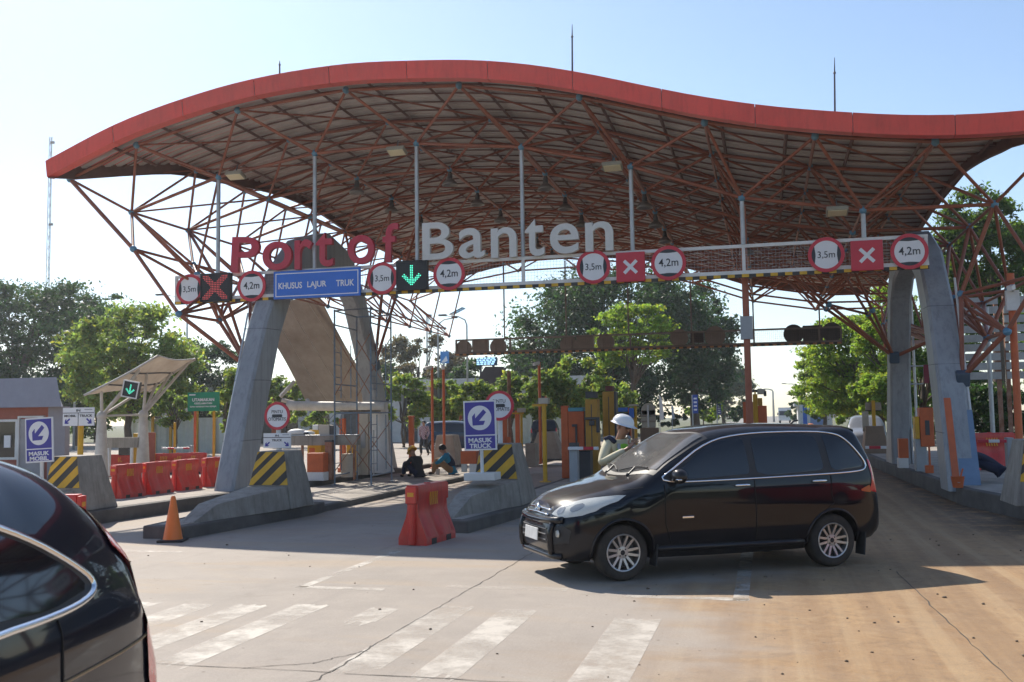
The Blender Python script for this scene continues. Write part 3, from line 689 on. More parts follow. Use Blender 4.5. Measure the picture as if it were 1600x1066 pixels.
# blue board
c, wd, ht = box_px(426.5, 421, 562.5, 465, YS-.14)
t = thing('lane_board', 'blue board reading KHUSUS LAJUR TRUK on the sign beam', 'sign', c)
q = MB(); q.b2((-wd/2, 0, -ht/2), (wd/2, .04, ht/2)); q.build('panel', M_BLUE, t, bevel=.01)
q = MB(); i_ = .055; l_ = .022
for a, b in (((-wd/2+i_, -ht/2+i_), (wd/2-i_, -ht/2+i_+l_)), ((-wd/2+i_, ht/2-i_-l_), (wd/2-i_, ht/2-i_)), ((-wd/2+i_, -ht/2+i_+l_), (-wd/2+i_+l_, ht/2-i_-l_)), ((wd/2-i_-l_, -ht/2+i_+l_), (wd/2-i_, ht/2-i_-l_))):
    q.b2((a[0], -.003, a[1]), (b[0], .001, b[1]))
q.build('white_border', M_WHITE2, t)
def words_on(t, items, wd, m, y=-.003, bold=.02):
    for body, x0, x1, cz, h in items: text('lettering', body, ((x0+x1)/2-.5)*wd, cz, (x1-x0)*wd, h, m, t, y=y, bold=bold)
words_on(t, [('KHUSUS', .06, .335, -.02, .155), ('LAJUR', .395, .615, -.035, .187), ('TRUK', .725, .93, -.02, .155)], wd, M_WHITE2)
# lettering
def letters(label, items, m, sm):
    t = thing('lettering', label, 'lettering', at(items[0][1], items[0][4], YS-.12))
    for ch, x0, y0, x1, y1, rot in items:
        c, wd, ht = box_px(x0, y0, x1, y1, YS-.12)
        me = text_mesh(ch, 0, 0, wd, ht, .05, .12, .012, 10)
        o = link('letter', me, m, t); o.location = c-t.location; o.rotation_euler = (0, R(rot), 0)
    # fixing rail at the foot of the letters
    return t
M_LTR = mat('letter_red', (.52, .032, .065), .5, var=.15, dirt=(.35, .1, .12), dirt_amt=.5)
M_LTW = mat('letter_white', (.66, .66, .64), .45, var=.08, dirt=(.45, .43, .4), dirt_amt=.5)
letters('red raised letters Port of standing on the sign beam', [('P', 363.5, 371, 406, 426, 3), ('o', 412, 378, 457, 422.5, 0), ('r', 462, 375, 489, 421, 0), ('t', 495, 364, 522, 417, 0), ('o', 545, 368, 586, 413, 0), ('f', 599, 349.5, 623, 410, 1)], M_LTR, None)
letters('white raised letters Banten standing on the sign beam', [('B', 661, 348, 709, 406, 0), ('a', 718, 357, 758, 404, 0), ('n', 768, 356, 808, 403, 0), ('t', 821, 343, 851, 401, 0), ('e', 860, 350, 905, 397, 0), ('n', 915, 347, 958.5, 393, 0)], M_LTW, None)
# backs of the signs on the far beam
M_BACK = mat('sign_back', (.27, .22, .19), .6, var=.15)
M_BACK2 = mat('sign_back_dark', (.08, .07, .065), .6, var=.15)
def sign_back(px, py, shape, s, lb, m=M_BACK):
    c = at(px, py, YR2-.03); t = thing('sign_back' if shape == 'r' else 'panel_back', lb, 'sign', c, 0, 'signs on the far beam seen from behind')
    if shape == 'r':
        q = MB(); disc(q, s, .05, .09, 28); q.build('plate', m, t, smooth='auto')
        for x in (-.4, .4):
            q = MB(); q.b2((x*s-.02, .02, -s*.85), (x*s+.02, .05, s*.85)); q.build('channel', m, t)
    else:
        q = MB(); q.b2((-s, .04, -s*.85), (s, .16, s*.85)); q.build('housing', m, t, bevel=.01)
        for x in (-.6, 0, .6):
            q = MB(); q.b2((x*s-.015, .02, -s*.8), (x*s+.015, .04, s*.8)); q.build('channel', m, t)
for k, (px, py, sh) in enumerate(((724, 545, 'r'), (750, 543, 's'), (778, 542, 'r'), (888, 539, 'r'), (914, 538, 's'), (946, 535, 'r'))):
    sign_back(px, py, sh, .36, ['brown back of a round sign at the left tip of the far beam', 'brown back of a square panel second from the left on the far beam', 'brown back of a round sign third from the left on the far beam', 'brown back of a round sign left of the square one at the far beam middle', 'brown back of a square panel in front of the big dark tree', 'brown back of a round sign right of the square panel at the big dark tree'][k])
for k, (px, py, sh, s) in enumerate(((1061, 528, 'r', .36), (1089, 527, 's', .26), (1117, 525, 'r', .40), (1240, 522, 'r', .38), (1270, 521, 's', .37), (1300, 519, 'r', .38))):
    sign_back(px, py, sh, s, ['brown back of a round sign against the right part of the dark tree', 'dark back of a small square panel near the red pole on the far beam', 'brown back of a round sign just left of the red pole on the far beam', 'black back of a round sign against the bright sky on the far beam', 'black back of a square panel between two round ones at the far beam right end', 'black back of a round sign at the right tip of the far beam'][k], M_BACK2 if k >= 3 or k == 1 else M_BACK)
# ================================================================== SIGNS ON THE GROUND
def sign_panel(t, wd, ht, m, y=0, edge=None, name='panel'):
    if edge is not None:
        q = MB(); q.b2((-wd/2-edge, y+.002, -ht/2-edge), (wd/2+edge, y+.03, ht/2+edge)); q.build('border', M_WHITE2, t)
        q = MB(); q.b2((-wd/2, y-.002, -ht/2), (wd/2, y+.004, ht/2)); return q.build(name, m, t)
    q = MB(); q.b2((-wd/2, y, -ht/2), (wd/2, y+.03, ht/2)); return q.build(name, m, t)
def arrow_pts(s, a):
    # arrow pointing along +x then turned by a
    P = [(-1, .2), (.08, .2), (-.28, .62), (.18, .62), (.86, 0), (.18, -.62), (-.28, -.62), (.08, -.2), (-1, -.2)]
    ca, sa = math.cos(a), math.sin(a); return [(s*(x*ca-y*sa), s*(x*sa+y*ca)) for x, y in P]
def entry_sign(x0, y0, x1, y1, Y, words, label, zbase, tilt=0.0, block=False):
    c, wd, ht = box_px(x0, y0, x1, y1, Y)
    t = thing('entry_sign', label, 'sign', (c.x, Y, zbase), 0, rot=(0, R(tilt), 0)); h0 = c.z-zbase
    q = MB(); q.b2((-wd/2, -.004, h0-ht/2), (wd/2, .02, h0+ht/2)); q.build('panel', M_WHITE2, t)
    e = wd*.045; sp = h0-ht/2+ht*.30
    q = MB(); q.b2((-wd/2+e, -.008, sp+e*.4), (wd/2-e, .0, h0+ht/2-e)); q.build('upper_field', M_NAVY, t)
    q = MB(); q.b2((-wd/2+e, -.008, h0-ht/2+e), (wd/2-e, .0, sp-e*.4)); q.build('lower_field', M_NAVY, t)
    cz = (sp+h0+ht/2)/2; r = wd*.365
    q = MB(); q.lathe([(r, -.012), (r, -.006)], 40, (0, 0, cz), 'y'); q.build('white_disc', M_WHITE2, t)
    q = MB(); P = [(.74, .74), (.40, .98), (-.18, .22), (-.45, .55), (-.62, -.62), (.60, -.52), (.22, -.18), (.74, .74)]
    P = [(.30, .62), (.52, .40), (-.05, -.22), (.42, -.22), (.28, -.52), (-.55, -.55), (-.58, .10), (-.36, .36), (-.34, -.02)]
    q.prism([(x*r*1.1, cz+z*r*1.1) for x, z in P], -.016, -.011, 'y'); q.build('arrow', M_NAVY, t)
    words_on_z = [(words[0], -.37, .37, sp-ht*.10, ht*.095), (words[1], -.34, .34, sp-ht*.212, ht*.095)]
    for b_, a0, a1, z, h in words_on_z: text('lettering', b_, 0, z, (a1-a0)*wd, h, M_WHITE2, t, y=-.008, bold=.035)
    q = MB(); q.tube((0, .05, .02), (0, .05, h0-ht/2+.1), .03, 10); q.tube((0, .045, h0-ht/2), (0, .045, h0+ht*.3), .02, 8); q.build('post', M_WHITE, t, smooth='auto')
    q = MB()
    if block: q.b2((-.28, -.16, 0), (.28, .26, .13))
    else: q.b2((-.2, -.14, 0), (.2, .24, .07))
    q.build('foot', M_WHITE, t, bevel=.01)
    return t
entry_sign(44, 652.5, 87, 722.5, 14.6, ('MASUK', 'MOBIL'), 'blue and white MASUK MOBIL arrow sign leaning near the left crash block', 0.33, -2.6)
entry_sign(726.5, 626, 777, 703.5, 16.9, ('MASUK', 'TRUCK'), 'blue and white MASUK TRUCK arrow sign on a white foot before the middle block', .70, -1.2, True)
def lane_sign(x0, y0, x1, y1, Y, two, label, zbase, mpost):
    c, wd, ht = box_px(x0, y0, x1, y1, Y); t = thing('lane_sign', label, 'sign', (c.x, Y, zbase)); h0 = c.z-zbase
    q = MB(); q.b2((-wd/2, 0, h0-ht/2), (wd/2, .025, h0+ht/2)); q.build('panel', M_WHITE2, t)
    q = MB(); zl = h0+ht*.19; q.b2((-wd/2, -.003, zl), (wd/2, .001, zl+.012))
    if two: q.b2((-.006, -.003, h0-ht/2), (.006, .001, zl))
    q.build('dividing_line', M_BLACK, t)
    text('lettering', 'IN', 0, h0+ht*.34, wd*.13, ht*.13, M_BLACK, t, y=-.001, bold=.02)
    if two:
        text('lettering', 'MOBIL', -wd*.255, h0+ht*.05, wd*.38, ht*.13, M_BLACK, t, y=-.001, bold=.02); text('lettering', 'TRUCK', wd*.25, h0+ht*.05, wd*.41, ht*.14, M_BLACK, t, y=-.001, bold=.02)
    else: text('lettering', 'TRUCK', 0, h0+ht*.02, wd*.38, ht*.15, M_BLACK, t, y=-.001, bold=.02)
    for s in (-1, 1):
        q = MB(); P = arrow_pts(wd*.115, R(-90+s*50)); q.prism([(x+s*wd*.36, z+h0-ht*.26) for x, z in P], -.004, .001, 'y'); q.build('arrow', M_NAVY, t)
    q = MB(); q.b2((wd*.2, -.003, h0+ht*.36), (wd*.45, .001, h0+ht*.41)); q.build('small_print', mat('grey_print', (.35, .36, .40), .6), t)
    q = MB(); q.tube((0, .08, 0), (0, .08, h0+ht*.3), .055, 12); q.build('post', mpost, t, smooth='auto')
lane_sign(98, 637, 146.5, 665.5, 16.9, True, 'white IN sign split into MOBIL and TRUCK on a yellow post', .25, M_YPOST)
lane_sign(411.5, 677, 454, 700, 17.55, False, 'small white IN TRUCK sign with two blue arrows below the round gate sign', .25, M_WHITE)
def gate_sign(px, py, d, Y, label, zb):
    c = at(px, py, Y); r = d/1555*(c-Vector((0, 0, CAMH))).dot(_f)/2
    t = thing('gate_sign', label, 'sign', (c.x, Y, zb), 0, 'round PINTU OTOMATIS signs'); h = c.z-zb
    q = MB(); q.lathe([(r*.99, 0), (r*.99, .02)], 40, (0, 0, h), 'y'); q.build('face', M_WHITE2, t, smooth='auto')
    q = MB(); ring(q, r*.81, r, -.006, .024, c=(0, h)); q.build('red_rim', M_SRED, t, smooth='auto')
    text('lettering', 'PINTU', 0, h+r*.30, r*.86, r*.23, M_BLACK, t, y=-.001, bold=.0); text('lettering', 'OTOMATIS', 0, h-r*.23, r*1.38, r*.24, M_BLACK, t, y=-.001, bold=.0)
    q = MB(); a = r*.40; b = r*.075
    q.prism([(-a, h+b-.01*0), (-a+b*.6, h+b*1.5), (a-b*.6, h+b*1.5), (a, h+b*.4), (a, h-b*.6), (a-b*.6, h-b*1.4), (-a+b*.6, h-b*1.4), (-a, h-b*.6)], -.004, .001, 'y'); q.build('black_bar', M_BLACK, t)
    q = MB(); q.tube((0, .06, 0), (0, .06, h+r*.7), .045, 12); q.build('post', M_WHITE, t, smooth='auto')
gate_sign(433, 650, 43.5, 17.75, 'round red rimmed PINTU OTOMATIS sign standing above the striped block on the left', .25)
gate_sign(780, 634, 47, 18.2, 'round red rimmed PINTU OTOMATIS sign half hidden by the MASUK TRUCK sign', .25)
# green safety board
c, wd, ht = box_px(293, 613, 342, 642.5, 33.0)
t = thing('safety_board', 'green board with white UTAMAKAN lettering on slim orange posts', 'sign', (c.x, 33.0, 0)); M_SGRN = mat('board_green', (.015, .26, .13), .45)
q = MB(); q.b2((-wd/2, 0, c.z-ht/2), (wd/2, .05, c.z+ht/2)); q.build('panel', M_SGRN, t)
text('lettering', 'UTAMAKAN', -.0, c.z+ht*.10, wd*.70, ht*.17, M_WHITE2, t, y=0, bold=.03); text('lettering', 'KESELAMATAN', 0, c.z-ht*.09, wd*.56, ht*.10, M_WHITE2, t, y=0, bold=.02)
text('lettering', 'DAN KESEHATAN KERJA', -.0, c.z-ht*.27, wd*.84, ht*.10, M_WHITE2, t, y=0, bold=.02); q = MB(); q.b2((-wd*.45, -.003, c.z+ht*.34), (-wd*.25, .001, c.z+ht*.40)); q.build('small_print', M_WHITE2, t)
for s in (-1, 1):
    q = MB(); q.tube((s*wd*.30, .1, 0), (s*wd*.30, .1, c.z+ht*.3), .05, 8); q.build('post', M_ORG if s < 0 else M_YPOST, t, smooth='auto')
# ================================================================== CRASH BLOCKS AT THE ISLAND HEADS
def hazard_plate(t, bl_, br_, tl, tr, nstripe=7, flip=False):
    # yellow and black diagonal stripes laid on the four-cornered front of the block
    bl_, br_, tl, tr = [Vector(p) for p in (bl_, br_, tl, tr)]
    def P(u, v): return (bl_*(1-u)+br_*u)*(1-v)+(tl*(1-u)+tr*u)*v
    q = MB(); q.add([P(0, 0), P(1, 0), P(1, 1), P(0, 1)], [(0, 1, 2, 3)]); q.build('hazard_panel', M_HBLK, t)
    q = MB(); off = Vector((0, -.004, 0)); wv = 0.27
    # clip diagonal bands u*a - v = const
    def clip(poly, f):
        out = []
        for i in range(len(poly)):
            a, b = poly[i-1], poly[i]; fa, fb = f(a), f(b)
            if fa*fb < 0: s_ = fa/(fa-fb); out.append((a[0]+(b[0]-a[0])*s_, a[1]+(b[1]-a[1])*s_))
            if fb >= 0: out.append(b)
        return out
    k = -1.6
    while k < 1.5:
        poly = [(0, 0), (1, 0), (1, 1), (0, 1)]; sl = 1.05*(-1 if flip else 1)
        g_ = (lambda p: (p[1]-p[0]*sl)) if not flip else (lambda p: (p[1]+p[0]*(-sl)-1))
        poly = clip(poly, lambda p: g_(p)-k)
        poly = clip(poly, lambda p: k+wv-g_(p)) if poly else poly
        if len(poly) > 2: q.add([P(*p)+off for p in poly], [tuple(range(len(poly)))])
        k += wv*1.85
    q.build('yellow_stripe', M_YEL, t)
def crash_block(label, z0, face_y, bot, top, ztop, depth_b, depth_t, zstripe, nose, flip=False, side_shift=0):
    t = thing('crash_block', label, 'crash block', ((bot[0]+bot[1])/2, face_y, z0), 0, 'concrete crash blocks with hazard stripes'); L = t.location
    q = MB(); v = [(bot[0], face_y, z0), (bot[1], face_y, z0), (bot[1], face_y+depth_b, z0), (bot[0], face_y+depth_b, z0), (top[0], face_y+.05, ztop), (top[1], face_y+.05, ztop), (top[1], face_y+depth_t, ztop), (top[0], face_y+depth_t, ztop)]
    q.add(v, [(0, 3, 2, 1), (4, 5, 6, 7), (0, 1, 5, 4), (1, 2, 6, 5), (2, 3, 7, 6), (3, 0, 4, 7)]); q.build('block', M_CONC, t, world=True, bevel=.015)
    def fp(u, z):
        k = (z-z0)/(ztop-z0); a = bot[0]*(1-k)+top[0]*k; b = bot[1]*(1-k)+top[1]*k; return Vector((a+(b-a)*u, face_y+.05*k-.006, z))-L
    hazard_plate(t, fp(.02, zstripe), fp(.98, zstripe), fp(.02, ztop-.01), fp(.98, ztop-.01), flip=flip)
    if nose:
        rows = []
        for (y, z, x0, x1) in nose: rows.append([(x0-.05, y, z0), (x0, y, z), (x1, y, z), (x1+.05, y, z0)])
        q = MB(); q.grid(rows, False); q.f += [(0, 1, 2, 3), tuple(range(len(q.v)-1, len(q.v)-5, -1))]; q.mi += [0, 0]; q.build('sloping_nose', M_CONC, t, world=True, bevel=.015)
    return t
crash_block('concrete crash block with hazard stripes behind the orange traffic cone', .20, 16.58, (-9.32, -8.34), (-9.05, -8.50), 1.24, .95, .72, .63,
            [(14.1, .21, -8.98, -8.80), (14.75, .45, -9.1, -8.74), (16.57, .61, -9.2, -8.42)])
crash_block('concrete crash block with hazard stripes behind the MASUK TRUCK sign', .20, 17.6, (-5.30, -4.30), (-5.10, -4.49), 1.31, 1.25, .75, .68,
            [(15.35, .21, -5.06, -4.90), (16.15, .49, -5.12, -4.82), (17.59, .66, -5.2, -4.38)])
crash_block('concrete crash block with hazard stripes behind the MASUK MOBIL sign', .25, 15.3, (-12.62, -11.72), (-12.4, -11.88), 1.22, 1.0, .72, .66,
            [(13.7, .26, -12.4, -12.2), (14.4, .48, -12.5, -12.1), (15.29, .62, -12.5, -11.9)])
crash_block('concrete crash block with hazard stripes at the right edge on the kerb', .33, 16.6, (3.62, 4.62), (3.78, 4.50), 1.33, 1.1, .75, .70,
            [(14.9, .34, 4.4, 4.6), (15.6, .58, 4.3, 4.6), (16.59, .68, 3.95, 4.55)])
# ================================================================== WATER BARRIERS
M_CHEV = mat('chevron_yellow', (.72, .33, .03), .5)
def make_barrier():
    t = thing('water_barrier', 'x', 'barrier', (0, 0, 0), 0)
    Lh = .52; H = .86; prof = [(.0, .225), (.10, .225), (.14, .21), (.40, .105), (.48, .085), (.62, .08), (.66, .10), (.82, .10), (.86, .085)]
    n = 28; rows = []
    for i in range(n+1):
        x = -Lh+2*Lh*i/n; fl = max(0, math.cos(4*PI*(x/Lh*.5)))**.7 if abs(x) < Lh*.88 else 0
        ring_ = []
        for z, w_ in prof: ring_.append((x, -(w_-(.03*fl if .1 < z < .6 else 0)), z))
        for z, w_ in reversed(prof): ring_.append((x, (w_-(.03*fl if .1 < z < .6 else 0)), z))
        rows.append(ring_)
    q = MB(); q.grid(rows, True); m_ = len(rows[0]); q.f += [tuple(range(m_-1, -1, -1)), tuple(n*m_+k for k in range(m_))]; q.mi += [0, 0]
    o = q.build('shell', M_BAR, t, smooth='auto')
    for s in (-1, 1):
        q = MB(); q.b2((s*Lh, -.085, .60), (s*(Lh+.06), .085, .84)); q.build('end_lug', M_BAR, t, smooth='auto', bevel=.008)
        q = MB(); q.tube((s*(Lh+.01), 0, .02), (s*(Lh+.01), 0, .595), .062, 12); q.build('end_tube', M_BAR, t, smooth='auto')
    for x in (-.26, .26):
        for s in (-1, 1): q = MB(); q.b2((x-.085, s*.17, -.002), (x+.085, s*.2285, .085)); q.build('forklift_slot', M_DARK, t)
    for s in (-1, 1):
        q = MB()
        for k in range(5):
            x = -.13+.06*k
            P = [(x, .55), (x+.028, .55), (x+.008, .64), (x+.028, .74), (x, .74), (x-.02, .64)]
            q.prism([(s*a, b) for a, b in P], s*-.104 if s > 0 else .104, s*-.108 if s > 0 else .108, 'y')
        q.build('chevron_sticker', M_CHEV, t)
    for s in (-1, 1): q = MB(); q.b2((s*(Lh+.058), -.05, .70), (s*(Lh+.064), .05, .76)); q.build('reflector', M_CHEV, t)
    q = MB(); q.lathe([(.05, .858), (.05, .875)], 12); q.build('filler_cap', M_BAR, t)
    return t
B0 = make_barrier(); used_b = [False]
def barrier(loc, rz, label, group, sc=1.0):
    o = B0 if not used_b[0] else copy_tree(B0); used_b[0] = True
    o.location = loc; o.rotation_euler = (0, 0, rz); o.scale = (sc, sc, sc); o['label'] = label
    if group: o['group'] = group
    elif 'group' in o: del o['group']
    return o
barrier((-4.86, 14.0, 0), R(84), 'red plastic water barrier standing alone on the road before the MASUK TRUCK sign', None, .98)
G1 = 'red water barriers in the row along the left island'
for k, (px, py, lb) in enumerate(((192, 777, 'red water barrier in the left island row, right beside the crash block'), (240, 771, 'red water barrier second from the crash block in the left island row'), (285, 765, 'red water barrier third from the crash block in the left island row'), (320, 759, 'red water barrier touching the grey leg at the end of the left row'))):
    p = gr(px, py, .25); p.x = -13.0; barrier(p, R(90+rng.uniform(-4, 4)), lb, G1, .80)
G2 = 'faded red water barriers across the far left lane'
for k in range(7):
    px = 168+22*k; p = gr(px, 744-.6*k, 0); barrier(p, R(30+rng.uniform(-5, 5)), 'faded red water barrier in the far left row, %s' % ('leftmost one', 'second from its left end', 'third from its left end', 'middle one', 'third from its right end', 'second from its right end', 'rightmost one near the white fence')[k], G2, .85)
barrier((-9.35, 11.35, 0), R(14), 'red water barrier peeking over the black car below the MASUK MOBIL sign', None, 1.0)
barrier((-14.0, 14.6, 0.25), R(80), 'red water barrier left of the striped block behind the MASUK MOBIL post', None, .95)
barrier(gr(1552, 742, .33)+Vector((.4, 2.2, 0)), R(15), 'dark red water barrier in the shade right of the canopy leg', None, 1.05)
# ================================================================== CONE
p = gr(270, 846, 0); t = thing('traffic_cone', 'orange traffic cone with a black base by the island nose', 'cone', p, .3)
q = MB(); q.b2((-.19, -.19, 0), (.19, .19, .035)); q.build('base', M_RUB, t, bevel=.012)
q = MB(); q.lathe([(.15, .03), (.14, .06), (.035, .66), (.02, .68), (.0, .68)], 24, cap=False); q.build('cone_body', M_CONE, t, smooth='auto')
# ================================================================== SCAFFOLD
A_, B_, D_ = gr(523, 758, .12), gr(580, 759, .12), gr(612, 752, .12); C_ = A_+D_-B_; o0 = A_.copy()
t = thing('scaffold', 'two lift blue grey tube scaffold tower standing on the island', 'scaffold', o0)
def SP(P, z): return Vector((P.x, P.y, .12+z))-o0
HS = 4.55
for P in (A_, B_, C_, D_):
    q = MB(); q.tube(SP(P, .02), SP(P, HS), .024, 8); q.build('standard', M_SCAF, t, smooth='auto'); q = MB(); q.b2(SP(P, 0)-Vector((.07, .07, 0)), SP(P, .015)+Vector((.07, .07, 0))); q.build('base_plate', M_SCAF, t)
for z in (.25, 1.85, 2.15, 2.6, 4.15, HS-.03):
    for a, b in ((A_, C_), (B_, D_)) if z not in (1.85, HS-.03) else ((A_, C_), (B_, D_), (A_, B_), (C_, D_)):
        q = MB(); q.tube(SP(a, z), SP(b, z), .020, 6); q.build('ledger', M_SCAF, t)
for a, b in ((A_, C_), (B_, D_)):
    for z0 in (.3, 2.2):
        q = MB()
        f = .28; q.tube(SP(a*(1-f)+b*f, z0+.05), SP(a*(1-f)+b*f, z0+1.5), .014, 6); q1 = MB(); f = .72; q1.tube(SP(a*(1-f)+b*f, z0+.05), SP(a*(1-f)+b*f, z0+1.5), .014, 6); q1.build('frame_stile', M_SCAF, t)
        for k in range(4): q.tube(SP(a*.72+b*.28, z0+.25+.33*k), SP(a, z0+.25+.33*k), .012, 6)
        q.build('frame_ladder', M_SCAF, t)
for a, b in ((A_, B_), (C_, D_)):
    for z0, z1 in ((.35, 1.65), (2.3, 3.9)):
        q = MB(); q.tube(SP(a, z0), SP(b, z1), .012, 6); q.tube(SP(a, z1), SP(b, z0), .012, 6); q.build('cross_brace', M_RUST, t)
q = MB(); 
for f in (.25, .6):
    q.box((SP(A_, 1.90)+SP(C_, 1.9))*.5*(1-f)+(SP(B_, 1.9)+SP(D_, 1.9))*.5*f, ((B_-A_).length*.2, (C_-A_).length*.95, .04), rotz(math.atan2((C_-A_).y, (C_-A_).x)-PI/2))
q.build('plank', mat('old_plank', (.22, .16, .10), .85, var=.3), t)
# ================================================================== GENERIC CABINETS, POSTS, BOLLARDS
def px_thing(name, label, cat, Y, z0, parts, group=None, depth=.4):
    x0 = min(p[2] for p in parts); x1 = max(p[4] for p in parts)
    c = at((x0+x1)/2, 700, Y); t = thing(name, label, cat, (c.x, Y, z0), 0, group)
    for p in parts:
        pn, m, a, b, c_, d = p[:6]; dp = p[6] if len(p) > 6 else depth; dy = p[7] if len(p) > 7 else 0; bv = p[8] if len(p) > 8 else .012
        lo = at((a+c_)/2, d, Y).z if d is not None else z0; hi = at((a+c_)/2, b, Y).z; mid = at((a+c_)/2, b, Y).x; wd = at(c_, b, Y).x-at(a, b, Y).x
        q = MB(); q.b2((mid-wd/2-t.location.x, dy, lo-z0), (mid+wd/2-t.location.x, dy+dp, hi-z0)); q.build(pn, m, t, bevel=bv)
    return t
def px_pole(name, label, cat, px, ptop, r, m, Y, z0, group=None, extra=None):
    c = at(px, (ptop+700)/2, Y); z1 = at(px, ptop, Y).z
    t = thing(name, label, cat, (c.x, Y, z0), 0, group); q = MB(); q.tube((0, 0, 0), (0, 0, z1-z0), r, 10); q.build('pole', m, t, smooth='auto')
    q = MB(); q.lathe([(r*2.6, 0), (r*2.6, .02), (r*1.3, .035)], 10); q.build('foot', m, t)
    if extra: extra(t, z1-z0)
    return t
def cctv(t, h, s=1, m=None):
    q = MB(); q.tube((0, 0, h-.12), (.0, -.12, h-.12), .018); q.build('bracket', M_GALV, t)
    q = MB(); q.box((s*.05, -.22, h-.06), (.10, .30, .10), rotz(R(25*s))@Matrix.Rotation(R(12), 3, 'X')); q.build('camera_housing', M_WHITE, t, bevel=.01)
Z1 = .25
px_thing('toll_terminal', 'orange ticket pedestal with white foot left of the scaffold', 'terminal', 23.6, Z1, [('body', M_ORG, 479.5, 708, 505, 738), ('foot', M_WHITE, 479, 738, 505.5, None, .42, -.01)])
px_thing('yellow_cabinet', 'bright yellow cabinet behind the orange ticket pedestal', 'cabinet', 24.6, Z1, [('body', M_YPOST, 480, 672, 502, None, .35), ('hood', M_WHITE, 488, 664, 497, 672, .3), ('door', M_ORG, 483, 700, 492, 718, .01, -.008)])
px_thing('rusty_post', 'square steel post with peeling rust beside the orange pedestal', 'post', 23.9, Z1, [('post', M_RUST, 507.5, 690, 518, None, .16), ('cap_plate', M_DKGREY, 507, 688, 518.5, 691, .18, -.01)])
px_thing('cable_trough', 'long weathered grey trough beam carried above the pedestals', 'beam', 24.15, Z1, [('trough', M_CONC, 452, 681, 558, 696, .22), ('lid', M_GALV, 452, 679.5, 558, 681, .24, -.01), ('support', M_RUST, 470, 696, 473, None, .08), ('support', M_RUST, 551, 696, 554, None, .08)])
px_thing('junction_box', 'cream junction box resting on the grey trough', 'box', 24.2, at(500, 680.5, 24.15).z, [('body', M_CREAM, 498, 664, 514.5, None, .2), ('cover', M_DKGREY, 514.6, 665, 521, None, .18)])
t = px_thing('sack_bundle', 'white sack heap lying on the grey trough', 'sack', 24.2, at(470, 680.5, 24.15).z, [('tie', M_DARK, 474, 676, 482, None, .14)])
q = MB(); q.ball((-.30, .1, .08), .26, 12, 8, (1.1, .5, .36)); q.ball((-.02, .1, .06), .2, 10, 6, (1.2, .5, .3)); q.build('sack', M_WHITE, t, smooth=True)
px_thing('cream_bollard', 'round cream bollard behind the scaffold braces', 'bollard', 25.2, Z1, [('cap', M_CREAM, 536, 709, 549, 711, .28, -.14)]); t = bpy.data.objects['cream_bollard']
q = MB(); hh = at(542, 711, 25.2).z-Z1; q.lathe([(.17, 0), (.165, hh*.95), (.14, hh)], 18); q.build('drum', M_CREAM, t, smooth='auto')
px_thing('yellow_cabinet', 'yellow gate motor cabinet right of the cream bollard', 'cabinet', 26.0, Z1, [('body', M_YPOST, 541, 694, 557, None, .3), ('hinge', M_DKGREY, 546, 705, 549, 709, .02, -.015), ('hinge', M_DKGREY, 546, 722, 549, 726, .02, -.015), ('side', M_CREAM, 557, 692, 560, None, .3)])
px_thing('orange_post', 'bright orange square post behind the scaffold', 'post', 27.5, Z1, [('post', M_ORG, 530, 654, 538, None, .14), ('foot', M_ORG, 528, 731, 540, None, .22, -.04)])
px_thing('steel_column', 'pale steel column with pipes at the foot of the sagging canvas', 'column', 26.2, Z1, [('column', M_CREAM, 561, 640, 575, None, .3), ('panel', M_GREYBOX, 564, 672, 571, 700, .03, -.03), ('pipe', M_GALV, 577, 668, 579.5, None, .05), ('pipe', M_GALV, 582, 672, 584, None, .05)])
t = thing('canvas_pedestal', 'large white tapered pedestal beside the rear leg', 'pedestal', (at(592, 700, 27.6).x, 27.6, Z1)); q = MB()
q.lathe([(.46, 0), (.42, .1), (.30, .6), (.26, 1.4), (.27, 2.0)], 20); q.build('cone_base', M_WHITE, t, smooth='auto'); q = MB(); q.lathe([(.3, 2.0), (.3, 2.06)], 16); q.build('collar', M_GALV, t)
px_thing('orange_post', 'orange square post right of the rear canopy leg by the seated workers', 'post', 29.0, .12, [('post', M_ORG, 638, 651, 645, None, .14), ('cap', M_ORG, 637, 650, 646, 652, .17, -.015)])
G3 = 'slim orange camera poles'
px_pole('camera_pole', 'slim orange camera pole, left of the pair by the concrete pedestal', 'pole', 675.5, 572, .045, M_ORG, 32.0, .12, G3, lambda t, h: cctv(t, h, -1))
px_pole('camera_pole', 'slim orange camera pole, right of the pair by the concrete pedestal', 'pole', 693.5, 572, .045, M_ORG, 32.8, .12, G3, lambda t, h: cctv(t, h, 1))
px_pole('camera_pole', 'slim orange camera pole behind the yellow post and orange gate cabinet', 'pole', 843.5, 566, .05, M_ORG, 33.5, .2, G3, lambda t, h: cctv(t, h, -1))
px_pole('camera_pole', 'rusty orange pole rising just right of the hidden gate sign', 'pole', 796, 580, .06, M_RUST, 30.5, .2, G3)
